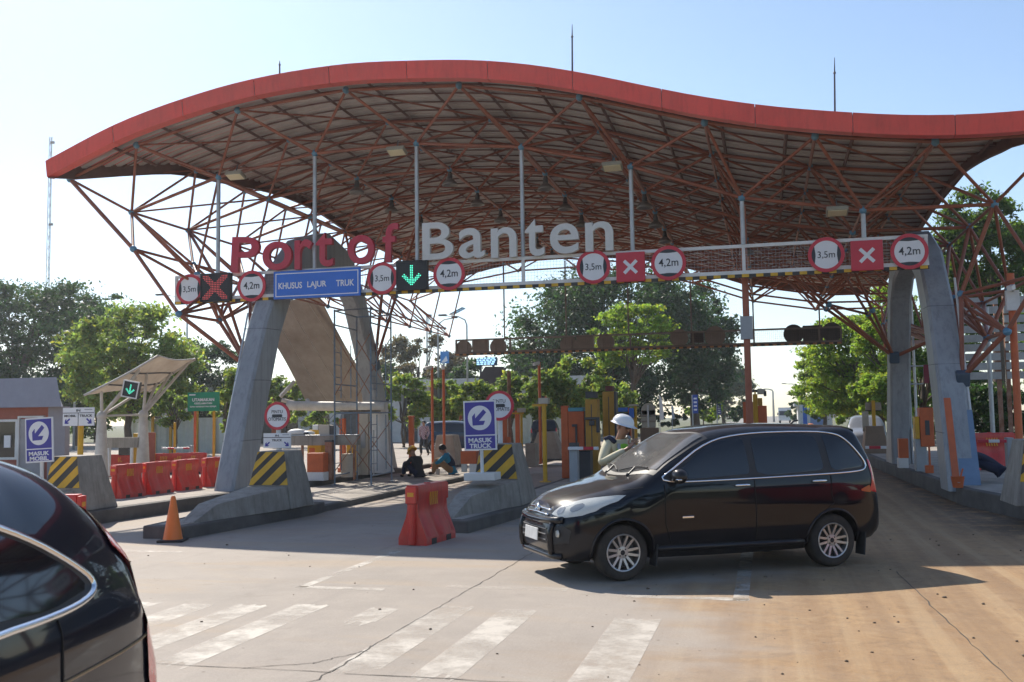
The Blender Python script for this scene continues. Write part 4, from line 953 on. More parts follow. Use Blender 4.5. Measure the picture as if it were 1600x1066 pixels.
def taper_block(name, label, x0, x1, ytop, Y, z0, m, ex=.18, dp=.9):
    a, b = at(x0, ytop, Y), at(x1, ytop, Y); h = a.z-z0; t = thing(name, label, 'concrete block', ((a.x+b.x)/2, Y, z0)); w_ = (b.x-a.x)/2
    q = MB(); q.add([(-w_-ex, -.1, 0), (w_+ex, -.1, 0), (w_+ex, dp, 0), (-w_-ex, dp, 0), (-w_, 0, h), (w_, 0, h), (w_, dp-.15, h), (-w_, dp-.15, h)], [(0, 3, 2, 1), (4, 5, 6, 7), (0, 1, 5, 4), (1, 2, 6, 5), (2, 3, 7, 6), (3, 0, 4, 7)]); q.build('block', m, t, bevel=.03)
    q = MB(); q.b2((-w_-ex-.06, -.16, -.01), (w_+ex+.06, dp+.06, .06)); q.build('footing', M_KERB, t, bevel=.01); return t
M_CONC2 = mat('warm_concrete', (.40, .34, .28), .85, var=.16, dirt=(.2, .16, .13), dirt_amt=.5)
taper_block('concrete_pedestal', 'tapered concrete block at the foot of the two camera poles', 682, 707, 680, 33.2, .12, M_CONC2)
taper_block('concrete_pedestal', 'tapered concrete block left of the orange gate cabinet', 840, 864, 675, 36.0, .2, M_CONC2, .35)
px_thing('concrete_cube', 'pale square concrete block right of the middle striped block', 'concrete block', 31.0, .2, [('block', M_CONC2, 820.5, 693, 836, None, .5), ('lifting_ring', M_DKGREY, 826, 691.5, 830, 693, .05, .2)])
px_thing('toll_terminal', 'red ticket pedestal on a white base behind the MASUK TRUCK sign', 'terminal', 27.5, .12, [('body', M_ORG, 719.5, 705, 744, 725), ('base', M_WHITE, 733, 725, 745, None, .3), ('legs', M_GALV, 720.5, 725, 729.5, 738, .03)])
px_thing('orange_gate_post', 'orange post and red box partly hidden right of the MASUK TRUCK sign', 'post', 30.0, .2, [('post', M_ORG, 784, 640, 791, None, .14), ('box', M_ORG, 789, 683, 796, None, .2), ('panel', M_WHITE, 777.5, 656, 784, None, .1)])
px_thing('orange_post', 'narrow orange post between the round sign and the yellow pole', 'post', 34.0, .2, [('post', M_ORG, 804.5, 643, 811, None, .14), ('cap', M_ORG, 803.7, 642, 811.8, 644, .17, -.015)])
def gantry_post(t, h):
    q = MB(); q.b2((-.30, -.02, h*.90), (.08, .02, h*.93)); q.build('arm', M_YPOST, t)
    q = MB(); q.b2((-.12, -.1, h*.93), (.12, .12, h*1.0)); q.build('sensor_box', M_CREAM, t, bevel=.01)
px_pole('yellow_pole', 'thin yellow pole with a sensor arm behind the middle striped block', 'pole', 815, 638, .04, M_YPOST, 31.0, .2, 'yellow sensor poles', gantry_post)
px_pole('yellow_pole', 'tall yellow pole with a grey camera head left of the orange gate cabinet', 'pole', 850.5, 622, .055, M_YPOST, 24.0, .2, 'yellow sensor poles', gantry_post)
px_thing('gate_cabinet', 'tall orange gate cabinet with a blue top left of the officer', 'cabinet', 25.5, .2, [('mullion', M_ORG, 876, 634, 887, None, .2), ('body', M_ORG, 887.5, 643, 912, 708, .4), ('blue_top', mat('teal_paint', (.10, .33, .42), .5), 887.5, 637, 911, 643, .35), ('edge', M_DKGREY, 912.5, 642, 915, 708, .4), ('bracket', M_DKGREY, 894, 663, 902, 667, .05, -.05), ('handle_bar', M_DKGREY, 899, 667, 902, 695, .05, -.05)])
t = px_thing('boom_gate', 'white and red boom gate on a grey post beside the officer', 'boom gate', 24.0, .2, [('post', M_GREYBOX, 889, 703, 902, None, .25), ('head', M_DKGREY, 889, 692, 902, 703, .25), ('boom', M_WHITE2, 888, 698, 912, 703, .05, -.08), ('red_band', M_SRED, 912, 698, 928, 703, .05, -.08), ('boom', M_WHITE2, 928, 698, 936, 703, .05, -.08)])
px_thing('dark_cabinet', 'dark grey waist high cabinet below the red and white boom', 'cabinet', 24.6, .2, [('body', M_DKGREY, 903.5, 706, 922, None, .4), ('lid', M_DARK, 903, 704.5, 922.5, 706, .42, -.01)])
M_OCH = mat('ochre_paint', (.50, .26, .035), .55, var=.15, dirt=(.25, .16, .07), dirt_amt=.4)
px_thing('toll_booth_post', 'tall ochre booth cabinet with a bent grey arm left of the officer', 'cabinet', 25.2, .2, [('body', M_OCH, 914, 624, 933, None, .4), ('groove', M_DKGREY, 923, 632, 924.5, 725, .01, -.006), ('arm', M_DKGREY, 915, 652, 934, 656, .08, -.08), ('arm_elbow', M_DKGREY, 932, 652, 937, 676, .08, -.08), ('lamp_hood', M_DKGREY, 915, 612, 932, 622, .3, -.05), ('box', M_DKGREY, 921, 657, 929, 665, .08, -.08)])
px_thing('toll_booth_post', 'taller ochre booth cabinet with a dark red top behind the officer', 'cabinet', 26.6, .2, [('body', M_OCH, 941, 612, 959, None, .4), ('groove', M_DKGREY, 950, 620, 951.2, 700, .01, -.006), ('cap', mat('maroon', (.14, .03, .03), .6), 945, 603, 957, 611, .3, .02), ('side', M_DKGREY, 959, 612, 962, None, .38)])
px_pole('yellow_pole', 'short yellow pole with a blue box right of the white helmet', 'pole', 993.5, 633, .05, M_YPOST, 32.0, .2, 'yellow sensor poles', lambda t, h: (MB().box((-.12, -.05, h-.25), (.16, .12, .3)).build('blue_box', M_BLUE, t), MB().box((-.05, 0, h+.0), (.3, .2, .06)).build('lid', M_CREAM, t)))
px_thing('booth_window', 'dark booth window with blue header behind the white helmet', 'booth', 34.0, .2, [('panel', M_DKGREY, 963, 645, 984, None, .3), ('header', M_BLUE, 964, 637, 981, 643.5, .3), ('red_edge', M_ORG, 981, 637, 985, None, .3)])
t = px_thing('board_back', 'beige round topped sign board seen from behind on a wooden stand', 'sign', 34.0, .2, [('board', M_CREAM, 1002, 641, 1024, 668, .06), ('batten', M_CONC2, 1001, 648, 1025, 651, .05, -.05), ('batten', M_CONC2, 1001, 657, 1025, 660, .05, -.05), ('strut', M_WHITE, 1011, 633, 1014, 668, .05, -.1), ('stand', mat('brown_board', (.26, .18, .13), .8), 1000, 668.5, 1028, None, .4)])
c = at(1013, 641, 34.0); q = MB(); q.lathe([((at(1024, 641, 34).x-at(1002, 641, 34).x)/2, 0.0), ((at(1024, 641, 34).x-at(1002, 641, 34).x)/2, .06)], 24, (c.x-t.location.x, 0, c.z-.2), 'y'); q.build('rounded_top', M_CREAM, t, smooth='auto')
# centre lane kiosk behind the car roof with the red pole
px_pole('red_pole', 'tall red brown pole rising behind the black car to the sign beam', 'pole', 1166.5, 322, .075, M_RUST if False else mat('red_brown_paint', (.36, .11, .06), .5, var=.15), 21.95+.35, .2, None, lambda t, h: MB().b2((-.13, -.1, h-2.95), (.13, .1, h-2.45)).build('junction_box', M_GREYBOX, t))
px_thing('lane_kiosk', 'orange lane kiosk with a yellow column and grey lamp head behind the car roof', 'kiosk', 27.0, .2, [('panel', M_ORG, 1160.5, 628, 1176, None, .5), ('yellow_column', M_YPOST, 1176, 616, 1183.5, None, .2, -.05), ('panel', M_ORG, 1184, 634, 1198, None, .5), ('ochre_body', M_OCH, 1183.8, 622, 1191, 634, .4), ('head', M_CREAM, 1183, 608, 1196, 616, .4), ('arm', M_DKGREY, 1172, 609, 1184, 613, .15), ('lamp', M_DKGREY, 1193, 611, 1197.5, 619, .3), ('pipe', M_YPOST, 1178.5, 612, 1181, None, .08, -.12)])
# right island
px_thing('bollard', 'red and white square bollard in front of the rear right leg', 'bollard', 27.6, .33, [('red_body', M_ORG, 1404, 685.5, 1419, 716, .3), ('white_foot', M_WHITE, 1403.6, 716, 1419.4, None, .31, -.005)])
px_thing('toll_terminal', 'orange and yellow ticket machine on a white pedestal behind the right leg', 'terminal', 26.0, .33, [('yellow_side', M_YPOST, 1429, 651, 1436, 686, .35), ('orange_body', M_ORG, 1436.3, 637, 1458, 698, .4), ('screen', M_DKGREY, 1445, 657, 1452, 680, .012, -.01), ('pedestal', M_GREYBOX, 1430.5, 686, 1448, None, .3, .04)])
px_thing('stand_pipe', 'small red stand with a flared foot by the ticket machine', 'stand', 25.4, .33, [('pole', M_ORG, 1450.5, 698, 1453.5, None, .06), ('foot', M_ORG, 1446, 727, 1458, None, .22, -.08)])
px_thing('boom_gate', 'red and white boom arm reaching across the lane left of the rear right leg', 'boom gate', 34.0, .2, [('boom', M_WHITE2, 1352, 697, 1358, 701.5, .05), ('red_band', M_SRED, 1358, 697, 1376, 701.5, .05), ('boom', M_WHITE2, 1376, 697, 1390, 701.5, .05), ('post', M_GREYBOX, 1390, 690, 1397, None, .3)])
taper_block('concrete_pedestal', 'brown concrete block under the yellow sign post left of the rear right leg', 1353, 1381, 666, 37.5, .2, mat('brown_concrete', (.26, .19, .14), .85, var=.15), .12)
px_thing('direction_board', 'back of a grey board on a thick yellow post left of the rear right leg', 'sign', 37.8, 1.1, [('post', M_YPOST, 1361.5, 626, 1367, None, .12, -.05), ('board', M_CONC2, 1352, 629, 1377, 641, .06, .05), ('board', M_CREAM, 1347, 643, 1357, None, .06, .05), ('rail', M_DKGREY, 1352, 641, 1377, 642.5, .06, .03)])
px_thing('boom_gate', 'short red and white boom arm in the shade right of the front leg', 'boom gate', 22.8, .33, [('red_band', M_SRED, 1528, 687, 1545, 692, .05), ('boom', M_WHITE2, 1545, 687, 1562, 692, .05), ('red_band', M_SRED, 1562, 687, 1573, 692, .05), ('post', M_GREYBOX, 1573, 684, 1584, None, .25)])
p = gr(1497, 762, .33); t = thing('bucket', 'small orange bucket with a tool handle at the foot of the right leg', 'bucket', p)
q = MB(); q.lathe([(.0, 0), (.09, 0), (.125, .2), (.13, .21), (.115, .2), (.085, .02), (0, .02)], 18, cap=False); q.build('pail', M_ORG, t, smooth='auto'); q = MB(); q.path([(.03, 0, .1), (.08, 0, .3), (.10, 0, .36)], .018); q.build('tool_handle', M_ORG, t)
q = MB(); q.path([(-.125, 0, .2), (-.1, -.02, .14), (0, -.128, .1), (.1, -.02, .14), (.125, 0, .2)], .005); q.build('wire_handle', M_GALV, t)
px_pole('camera_pole', 'thick orange pole with a white camera near the right edge', 'pole', 1586, 427, .07, M_ORG, 21.5, .33, G3, lambda t, h: (cctv(t, h-.25, -1), MB().b2((-.12, -.12, h-.75), (.12, .02, h-.35)).build('junction_box', M_WHITE, t)))
px_pole('lamp_post', 'pale galvanised pole between the right canopy leg and the orange pole', 'pole', 1547, 480, .06, M_GALV, 30.0, .33)
px_pole('lamp_post', 'thin white pole between the two right canopy legs', 'pole', 1429, 470, .04, M_WHITE, 33.0, .33)
# white ladder-like fluorescent tray and red lane sign between the right legs
px_thing('red_sign', 'narrow dark red panel beside the front right leg', 'sign', 30.0, .33, [('panel', mat('dark_red', (.22, .02, .04), .5), 1443, 570, 1451, 599, .1), ('arm', M_GALV, 1420, 571, 1443, 573, .05), ('arm', M_GALV, 1420, 599, 1443, 601, .05), ('post', M_GALV, 1418, 560, 1421, None, .06)])
# slatted screen
a, b = at(1497, 475, 34), at(1640, 475, 34); z0, z1 = at(1560, 594, 34).z, at(1560, 462, 34).z
t = thing('slatted_screen', 'tall pale slatted billboard back standing among the trees on the right', 'billboard', ((a.x+b.x)/2, 34, 0)); n = 9
for k in range(n):
    zz = z0+(z1-z0)*(k+.1)/n; zh = (z1-z0)/n*.78
    for xa, xb in ((a.x, a.x+(b.x-a.x)*.44), (a.x+(b.x-a.x)*.5, b.x)):
        q = MB(); q.b2((xa-t.location.x, 0, zz), (xb-t.location.x, .05, zz+zh)); q.build('slat', mat('slat_grey', (.46, .46, .45), .6, var=.12, dirt=(.22, .16, .12), dirt_amt=.5), t)
q = MB()
for f in (.02, .42, .52, .97): q.b2((a.x+(b.x-a.x)*f-t.location.x-.06, .06, 0), (a.x+(b.x-a.x)*f-t.location.x+.06, .16, z1))
q.build('frame_posts', M_RUST, t)
# ================================================================== VEHICLES
def paint_mat(key, col, dust=0.35, dustcol=(.20, .16, .12)):
    m = bpy.data.materials.new(key); m.use_nodes = True; n = m.node_tree; b = n.nodes['Principled BSDF']; L = n.links.new
    b.inputs['Roughness'].default_value = .3; b.inputs['Specular IOR Level'].default_value = .06; b.inputs['Coat IOR'].default_value = 1.42; b.inputs['Coat Weight'].default_value = 1; b.inputs['Coat Roughness'].default_value = .035
    tc = n.nodes.new('ShaderNodeTexCoord'); g = n.nodes.new('ShaderNodeNewGeometry'); s = n.nodes.new('ShaderNodeSeparateXYZ'); L(g.outputs['Normal'], s.inputs[0])
    sp = n.nodes.new('ShaderNodeSeparateXYZ'); L(tc.outputs['Object'], sp.inputs[0])
    q = n.nodes.new('ShaderNodeTexNoise'); q.inputs['Scale'].default_value = 2.2; q.inputs['Detail'].default_value = 8; q.inputs['Roughness'].default_value = .7; L(tc.outputs['Object'], q.inputs['Vector'])
    r = n.nodes.new('ShaderNodeMapRange'); r.inputs[1].default_value = .35; r.inputs[2].default_value = 1.0; r.inputs[3].default_value = 0; r.inputs[4].default_value = dust; L(s.outputs[2], r.inputs[0])
    # dust thrown up along the sills
    r3 = n.nodes.new('ShaderNodeMapRange'); r3.inputs[1].default_value = .25; r3.inputs[2].default_value = .62; r3.inputs[3].default_value = dust*.6; r3.inputs[4].default_value = 0.0; L(sp.outputs[2], r3.inputs[0])
    ad = n.nodes.new('ShaderNodeMath'); ad.operation = 'MAXIMUM'; L(r.outputs[0], ad.inputs[0]); L(r3.outputs[0], ad.inputs[1])
    r2 = n.nodes.new('ShaderNodeMapRange'); r2.inputs[1].default_value = .3; r2.inputs[2].default_value = .7; r2.inputs[3].default_value = .55; r2.inputs[4].default_value = 1.2; L(q.outputs['Fac'], r2.inputs[0])
    mu = n.nodes.new('ShaderNodeMath'); mu.operation = 'MULTIPLY'; mu.use_clamp = True; L(ad.outputs[0], mu.inputs[0]); L(r2.outputs[0], mu.inputs[1])
    mx = n.nodes.new('ShaderNodeMix'); mx.data_type = 'RGBA'; L(mu.outputs[0], mx.inputs[0]); mx.inputs[6].default_value = (*col, 1); mx.inputs[7].default_value = (*dustcol, 1); L(mx.outputs[2], b.inputs['Base Color'])
    ct = n.nodes.new('ShaderNodeMath'); ct.operation = 'MULTIPLY_ADD'; L(mu.outputs[0], ct.inputs[0]); ct.inputs[1].default_value = -1.3; ct.inputs[2].default_value = 1.0; ct.use_clamp = True; L(ct.outputs[0], b.inputs['Coat Weight'])
    MATS[key] = m; return m
M_GLASS = mat('tinted_glass', (.012, .014, .018), .06, var=.02, spec=.6, coat=.3)
M_WSCR = mat('windscreen_glass', (.085, .085, .085), .12, var=.1, spec=.7, dirt=(.24, .22, .19), dirt_amt=.55, dirt_scale=1.6)
M_LAMPC = mat('headlamp_clear', (.62, .62, .57), .18, metal=.0, var=.12, scale=6, coat=1.0)
M_LAMPR = mat('tail_lamp_red', (.55, .015, .02), .15, coat=1.0, var=.06)
M_AMBER = mat('lamp_amber', (.42, .08, .015), .2, coat=.8)
M_SEAM = mat('panel_gap', (.006, .006, .007), .8)
def lerp_tab(x, tab):
    if x <= tab[0][0]: return tab[0][1]
    for (a, b), (c, d) in zip(tab, tab[1:]):
        if x <= c: return b+(d-b)*(x-a)/(c-a)
    return tab[-1][1]
def hspline(tab):
    X = [p[0] for p in tab]; Y = [p[1] for p in tab]
    return lambda x: cub(x, X, Y)
class Car:
    # x forward from the rear axle, y to the car's left, z up
    def __init__(s, top, bot, wid, belt, nose, tail, n_roof=5.0, hoodx=2.35, wr=.305, wheelbase=2.655, arch=.355, track=.79, kk=.25, nrear=9):
        s.kk, s.nrear = kk, nrear
        s.top_, s.bot_, s.wid_ = hspline(top), hspline(bot), hspline(wid); s.belt_ = belt; s.x0, s.x1 = tail, nose; s.nr = n_roof; s.hoodx = hoodx
        s.wr, s.wb, s.arch, s.track = wr, wheelbase, arch, track
    def sec(s, x):
        zt, zb, w_ = s.top_(x), s.bot_(x), s.wid_(x)
        h = max(zt-zb, .02); z0 = min(s.belt_, zt-min(.30, h*.6)); z0 = max(z0, zb+h*.25)
        n_ = s.nr if x < s.hoodx else (s.nr+ (2.8-s.nr)*min(1, (x-s.hoodx)/.35))
        e = max(0, min(1, (-.05-x)/.35)); n_ = n_+(s.nrear-n_)*e
        s.k = s.kk*max(0, min(1, (s.hoodx+.25-x)/.4)); return zt, zb, w_, z0, n_
    def y(s, x, z):
        zt, zb, w_, z0, n_ = s.sec(x)
        if z >= zt or z <= zb: return 0.0 if z >= zt else w_*.8
        if z < z0:
            t = (z0-z)/(z0-zb); return w_*(1-.035*t-.12*max(0, t-.72)/.28*max(0, t-.72)/.28+.018*math.sin(PI*min(1, t*1.25)))
        t = (z-z0)/(zt-z0); return (w_-s.k*(z-z0))*max(0, 1-t**n_)**(1/n_)
    def z(s, x, y):
        zt, zb, w_, z0, n_ = s.sec(x); z = zt
        for _ in range(8): t = min(abs(y)/(w_-s.k*(z-z0)), .9999); z = z0+(zt-z0)*(1-t**n_)**(1/n_)
        return z
    def xf(s, y, z, lo=1.9, hi=None):
        hi = s.x1 if hi is None else hi; y = abs(y)
        for k in range(200):
            x = hi-(hi-lo)*k/200
            if s.bot_(x) < z < s.top_(x) and s.y(x, z) >= y: return x
        return lo
    def xr(s, y, z):
        for k in range(160):
            x = s.x0+1.0*k/160
            if s.bot_(x) < z < s.top_(x) and s.y(x, z) >= abs(y): return x
        return s.x0+1.0
    def shell(s):
        N = 110; st = []
        for i in range(N+1):
            t = i/N; st.append(s.x0+(s.x1-s.x0)*(.5-.5*math.cos(PI*t))*.45+(s.x1-s.x0)*t*.55)
        rows = []
        for x in st:
            zt, zb, w_, z0, n_ = s.sec(x); r_ = []
            for k in range(10): zz = zb+(z0-zb)*k/10; r_.append((s.y(x, zz+1e-5), zz))
            for k in range(19):
                a = PI/2*k/18; zf = math.sin(a)**(2/n_); r_.append(((w_-s.k*(zt-z0)*zf)*max(math.cos(a), 0)**(2/n_), z0+(zt-z0)*zf))
            ring_ = [(x, y, z) for y, z in r_]+[(x, -y, z) for y, z in reversed(r_[:-1])]
            rows.append(ring_)
        q = MB(); q.grid(rows, True); m_ = len(rows[0]); q.f += [tuple(range(m_-1, -1, -1)), tuple(N*m_+k for k in range(m_))]; q.mi += [0, 0]
        return q
    def body(s, m, parent, cut=True):
        o = s.shell().build('body', m, parent, smooth=True)
        if cut:
            cut_ = MB()
            for x in (0, s.wb):
                for sd in (-1, 1): cut_.lathe([(s.arch, sd*.50), (s.arch, sd*1.1)], 40, (0, 0, 0), 'y'); k = len(cut_.v); cut_.v[k-80:] = [(p[0]+x, p[1], p[2]+s.wr) for p in cut_.v[k-80:]]
            cme = cut_.mesh('cut'); co = link('cut', cme, M_DARK); md = o.modifiers.new('b', 'BOOLEAN'); md.object = co; md.operation = 'DIFFERENCE'; md.solver = 'EXACT'
            pm = o.parent; o.parent = None
            dg = bpy.context.evaluated_depsgraph_get(); dg.update(); me = bpy.data.meshes.new_from_object(o.evaluated_get(dg)); old = o.data; o.modifiers.clear(); o.data = me; o.parent = pm
            bpy.data.objects.remove(co); me.shade_smooth()
            try: me.set_sharp_from_angle(angle=R(40))
            except Exception: pass
            if len(me.materials) == 0: me.materials.append(m)
            # cut faces dark
            if len(me.materials) == 1: me.materials.append(M_DARK)
            for p in me.polygons:
                c = p.center
                for x in (0, s.wb):
                    if (c.x-x)**2+(c.z-s.wr)**2 < (s.arch+.004)**2 and abs(c.y) > .48: p.material_index = 1
        return o
    # patch laid on the flank, outline in (x, z)
    def side(s, poly, off, sd=1, nz=16, nx=18, name=None, m=None, parent=None):
        q = MB(); zs = [p[1] for p in poly]; z0, z1 = min(zs), max(zs); rows = []
        for i in range(nz+1):
            z = z0+(z1-z0)*(.002+.996*i/nz); xs = []
            for k in range(len(poly)):
                a, b = poly[k-1], poly[k]
                if (a[1]-z)*(b[1]-z) < 0: xs.append(a[0]+(b[0]-a[0])*(z-a[1])/(b[1]-a[1]))
            if len(xs) < 2: continue
            xa, xb = min(xs), max(xs); rows.append([(xa+(xb-xa)*j/nx, sd*(s.y(xa+(xb-xa)*j/nx, z)+off), z) for j in range(nx+1)])
        q.grid(rows); return q.build(name, m, parent, smooth=True)
    def front(s, poly, off, nz=12, ny=16, name=None, m=None, parent=None, lo=1.9):
        q = MB(); zs = [p[1] for p in poly]; z0, z1 = min(zs), max(zs); rows = []
        for i in range(nz+1):
            z = z0+(z1-z0)*(.004+.992*i/nz); ys = []
            for k in range(len(poly)):
                a, b = poly[k-1], poly[k]
                if (a[1]-z)*(b[1]-z) < 0: ys.append(a[0]+(b[0]-a[0])*(z-a[1])/(b[1]-a[1]))
            if len(ys) < 2: continue
            ya, yb = min(ys), max(ys); r_ = []
            for j in range(ny+1):
                y = ya+(yb-ya)*j/ny; r_.append((s.xf(y, z, lo)+off, y*(1+off*.6), z))
            rows.append(r_)
        q.grid(rows); return q.build(name, m, parent, smooth=True)
    def line(s, pts, off, r, sd=1, n=5):
        return [(x, sd*(s.y(x, z)+off), z) for x, z in pts]
def dens(pts, n=6, closed=False):
    out = []
    L = len(pts)
    for i in range(L if closed else L-1):
        a, b = pts[i], pts[(i+1) % L]
        for k in range(n): out.append((a[0]+(b[0]-a[0])*k/n, a[1]+(b[1]-a[1])*k/n))
    if not closed: out.append(pts[-1])
    return out
def rounded(pts, it=2, f=None):
    if it == 1: f = .10; it = 2
    for _ in range(it):
        o = []
        for i in range(len(pts)):
            a, b = pts[i], pts[(i+1) % len(pts)]; k = f or .25; o += [(a[0]*(1-k)+b[0]*k, a[1]*(1-k)+b[1]*k), (a[0]*k+b[0]*(1-k), a[1]*k+b[1]*(1-k))]
        pts = o
    return pts
def wheel(parent, x, sd, car, steer=0.0, spokes=6, rim=M_RIM):
    w_ = thing('wheel', None, None, (x, sd*(car.track-.095), car.wr)); w_.parent = parent; w_.rotation_euler = (0, 0, steer)
    r = car.wr; hw = .095; s = sd
    q = MB(); prof = [(r*.66, -hw*.9), (r*.80, -hw), (r*.93, -hw*.95), (r*.985, -hw*.72), (r, -hw*.5), (r, hw*.5), (r*.985, hw*.72), (r*.93, hw*.95), (r*.80, hw), (r*.66, hw*.9)]
    q.lathe(prof, 48, (0, 0, 0), 'y', cap=False); q.build('tyre', M_TYRE, w_, smooth=True)
    q = MB(); q.lathe([(r*.67, s*hw*.95), (r*.655, s*hw*1.0), (r*.615, s*hw*.96), (r*.60, s*hw*.4), (r*.60, -s*hw*.8)], 40, (0, 0, 0), 'y', cap=False)
    for k in range(spokes):
        a = 2*PI*k/spokes
        for da in (-.17, .17):
            p0 = Vector((r*.14*math.cos(a+da*2.2), s*hw*.62, r*.14*math.sin(a+da*2.2))); p1 = Vector((r*.63*math.cos(a+da*1.25), s*hw*.86, r*.63*math.sin(a+da*1.25)))
            d = (p1-p0).normalized(); sde = d.cross(Vector((0, 1, 0))).normalized(); wv0, wv1 = .016, .012; th = Vector((0, -s*.035, 0))
            v = [p0-sde*wv0, p0+sde*wv0, p1+sde*wv1, p1-sde*wv1]; v += [p+th for p in v]
            q.add(v, [(0, 1, 2, 3), (7, 6, 5, 4), (0, 4, 5, 1), (1, 5, 6, 2), (2, 6, 7, 3), (3, 7, 4, 0)])
    q.lathe([(r*.22, s*hw*.45), (r*.21, s*hw*.68), (r*.12, s*hw*.72)], 20, (0, 0, 0), 'y'); q.build('rim', rim, w_, smooth='auto')
    q = MB(); q.lathe([(r*.095, s*hw*.70), (r*.08, s*hw*.78)], 14, (0, 0, 0), 'y')
    for k in range(4):
        a = PI/4+k*PI/2; q.lathe([(r*.032, s*hw*.66), (r*.03, s*hw*.735)], 8, (r*.155*math.cos(a), 0, r*.155*math.sin(a)), 'y')
    q.build('hub_cap', M_DARK, w_); q = MB(); q.lathe([(r*.56, s*hw*.1), (r*.56, s*hw*.18)], 24, (0, 0, 0), 'y'); q.build('brake_disc', M_DKGREY, w_)
    return w_
M_PBLK = paint_mat('black_car_paint', (.004, .0055, .011), .24, (.15, .13, .11))
# ---------------------------------------------------------------- the black people carrier crossing in front
mpv = Car(top=[(-.75, .50), (-.735, .72), (-.715, .95), (-.66, 1.14), (-.59, 1.30), (-.52, 1.47), (-.45, 1.60), (-.15, 1.645), (.4, 1.672), (.95, 1.672), (1.35, 1.638), (1.62, 1.57), (1.9, 1.41), (2.2, 1.22), (2.40, 1.105), (2.62, 1.05), (2.9, .985), (3.12, .915), (3.27, .835), (3.345, .745), (3.40, .60)],
          bot=[(-.75, .40), (-.70, .33), (-.45, .28), (0, .235), (1.3, .215), (2.6, .225), (3.1, .22), (3.3, .23), (3.37, .29), (3.40, .40)],
          wid=[(-.75, .60), (-.72, .68), (-.62, .755), (-.4, .80), (0, .825), (.8, .832), (2.2, .832), (2.7, .828), (2.95, .80), (3.15, .73), (3.28, .63), (3.36, .53), (3.40, .44)], belt=1.0, nose=3.40, tail=-.75)
CAR_POS = Vector((.30, 12.95, 0)); CAR_RZ = R(211.7)
t = thing('black_car', 'black people carrier with tinted windows turning across the road under the canopy', 'car', CAR_POS, CAR_RZ); car = mpv
car.body(M_PBLK, t)
DLO = rounded([(2.26, 1.045), (2.02, 1.20), (1.55, 1.485), (1.05, 1.565), (.35, 1.575), (-.14, 1.555), (-.30, 1.46), (-.50, 1.22), (-.51, 1.13), (-.40, 1.09), (.4, 1.07), (1.4, 1.05)], 2)
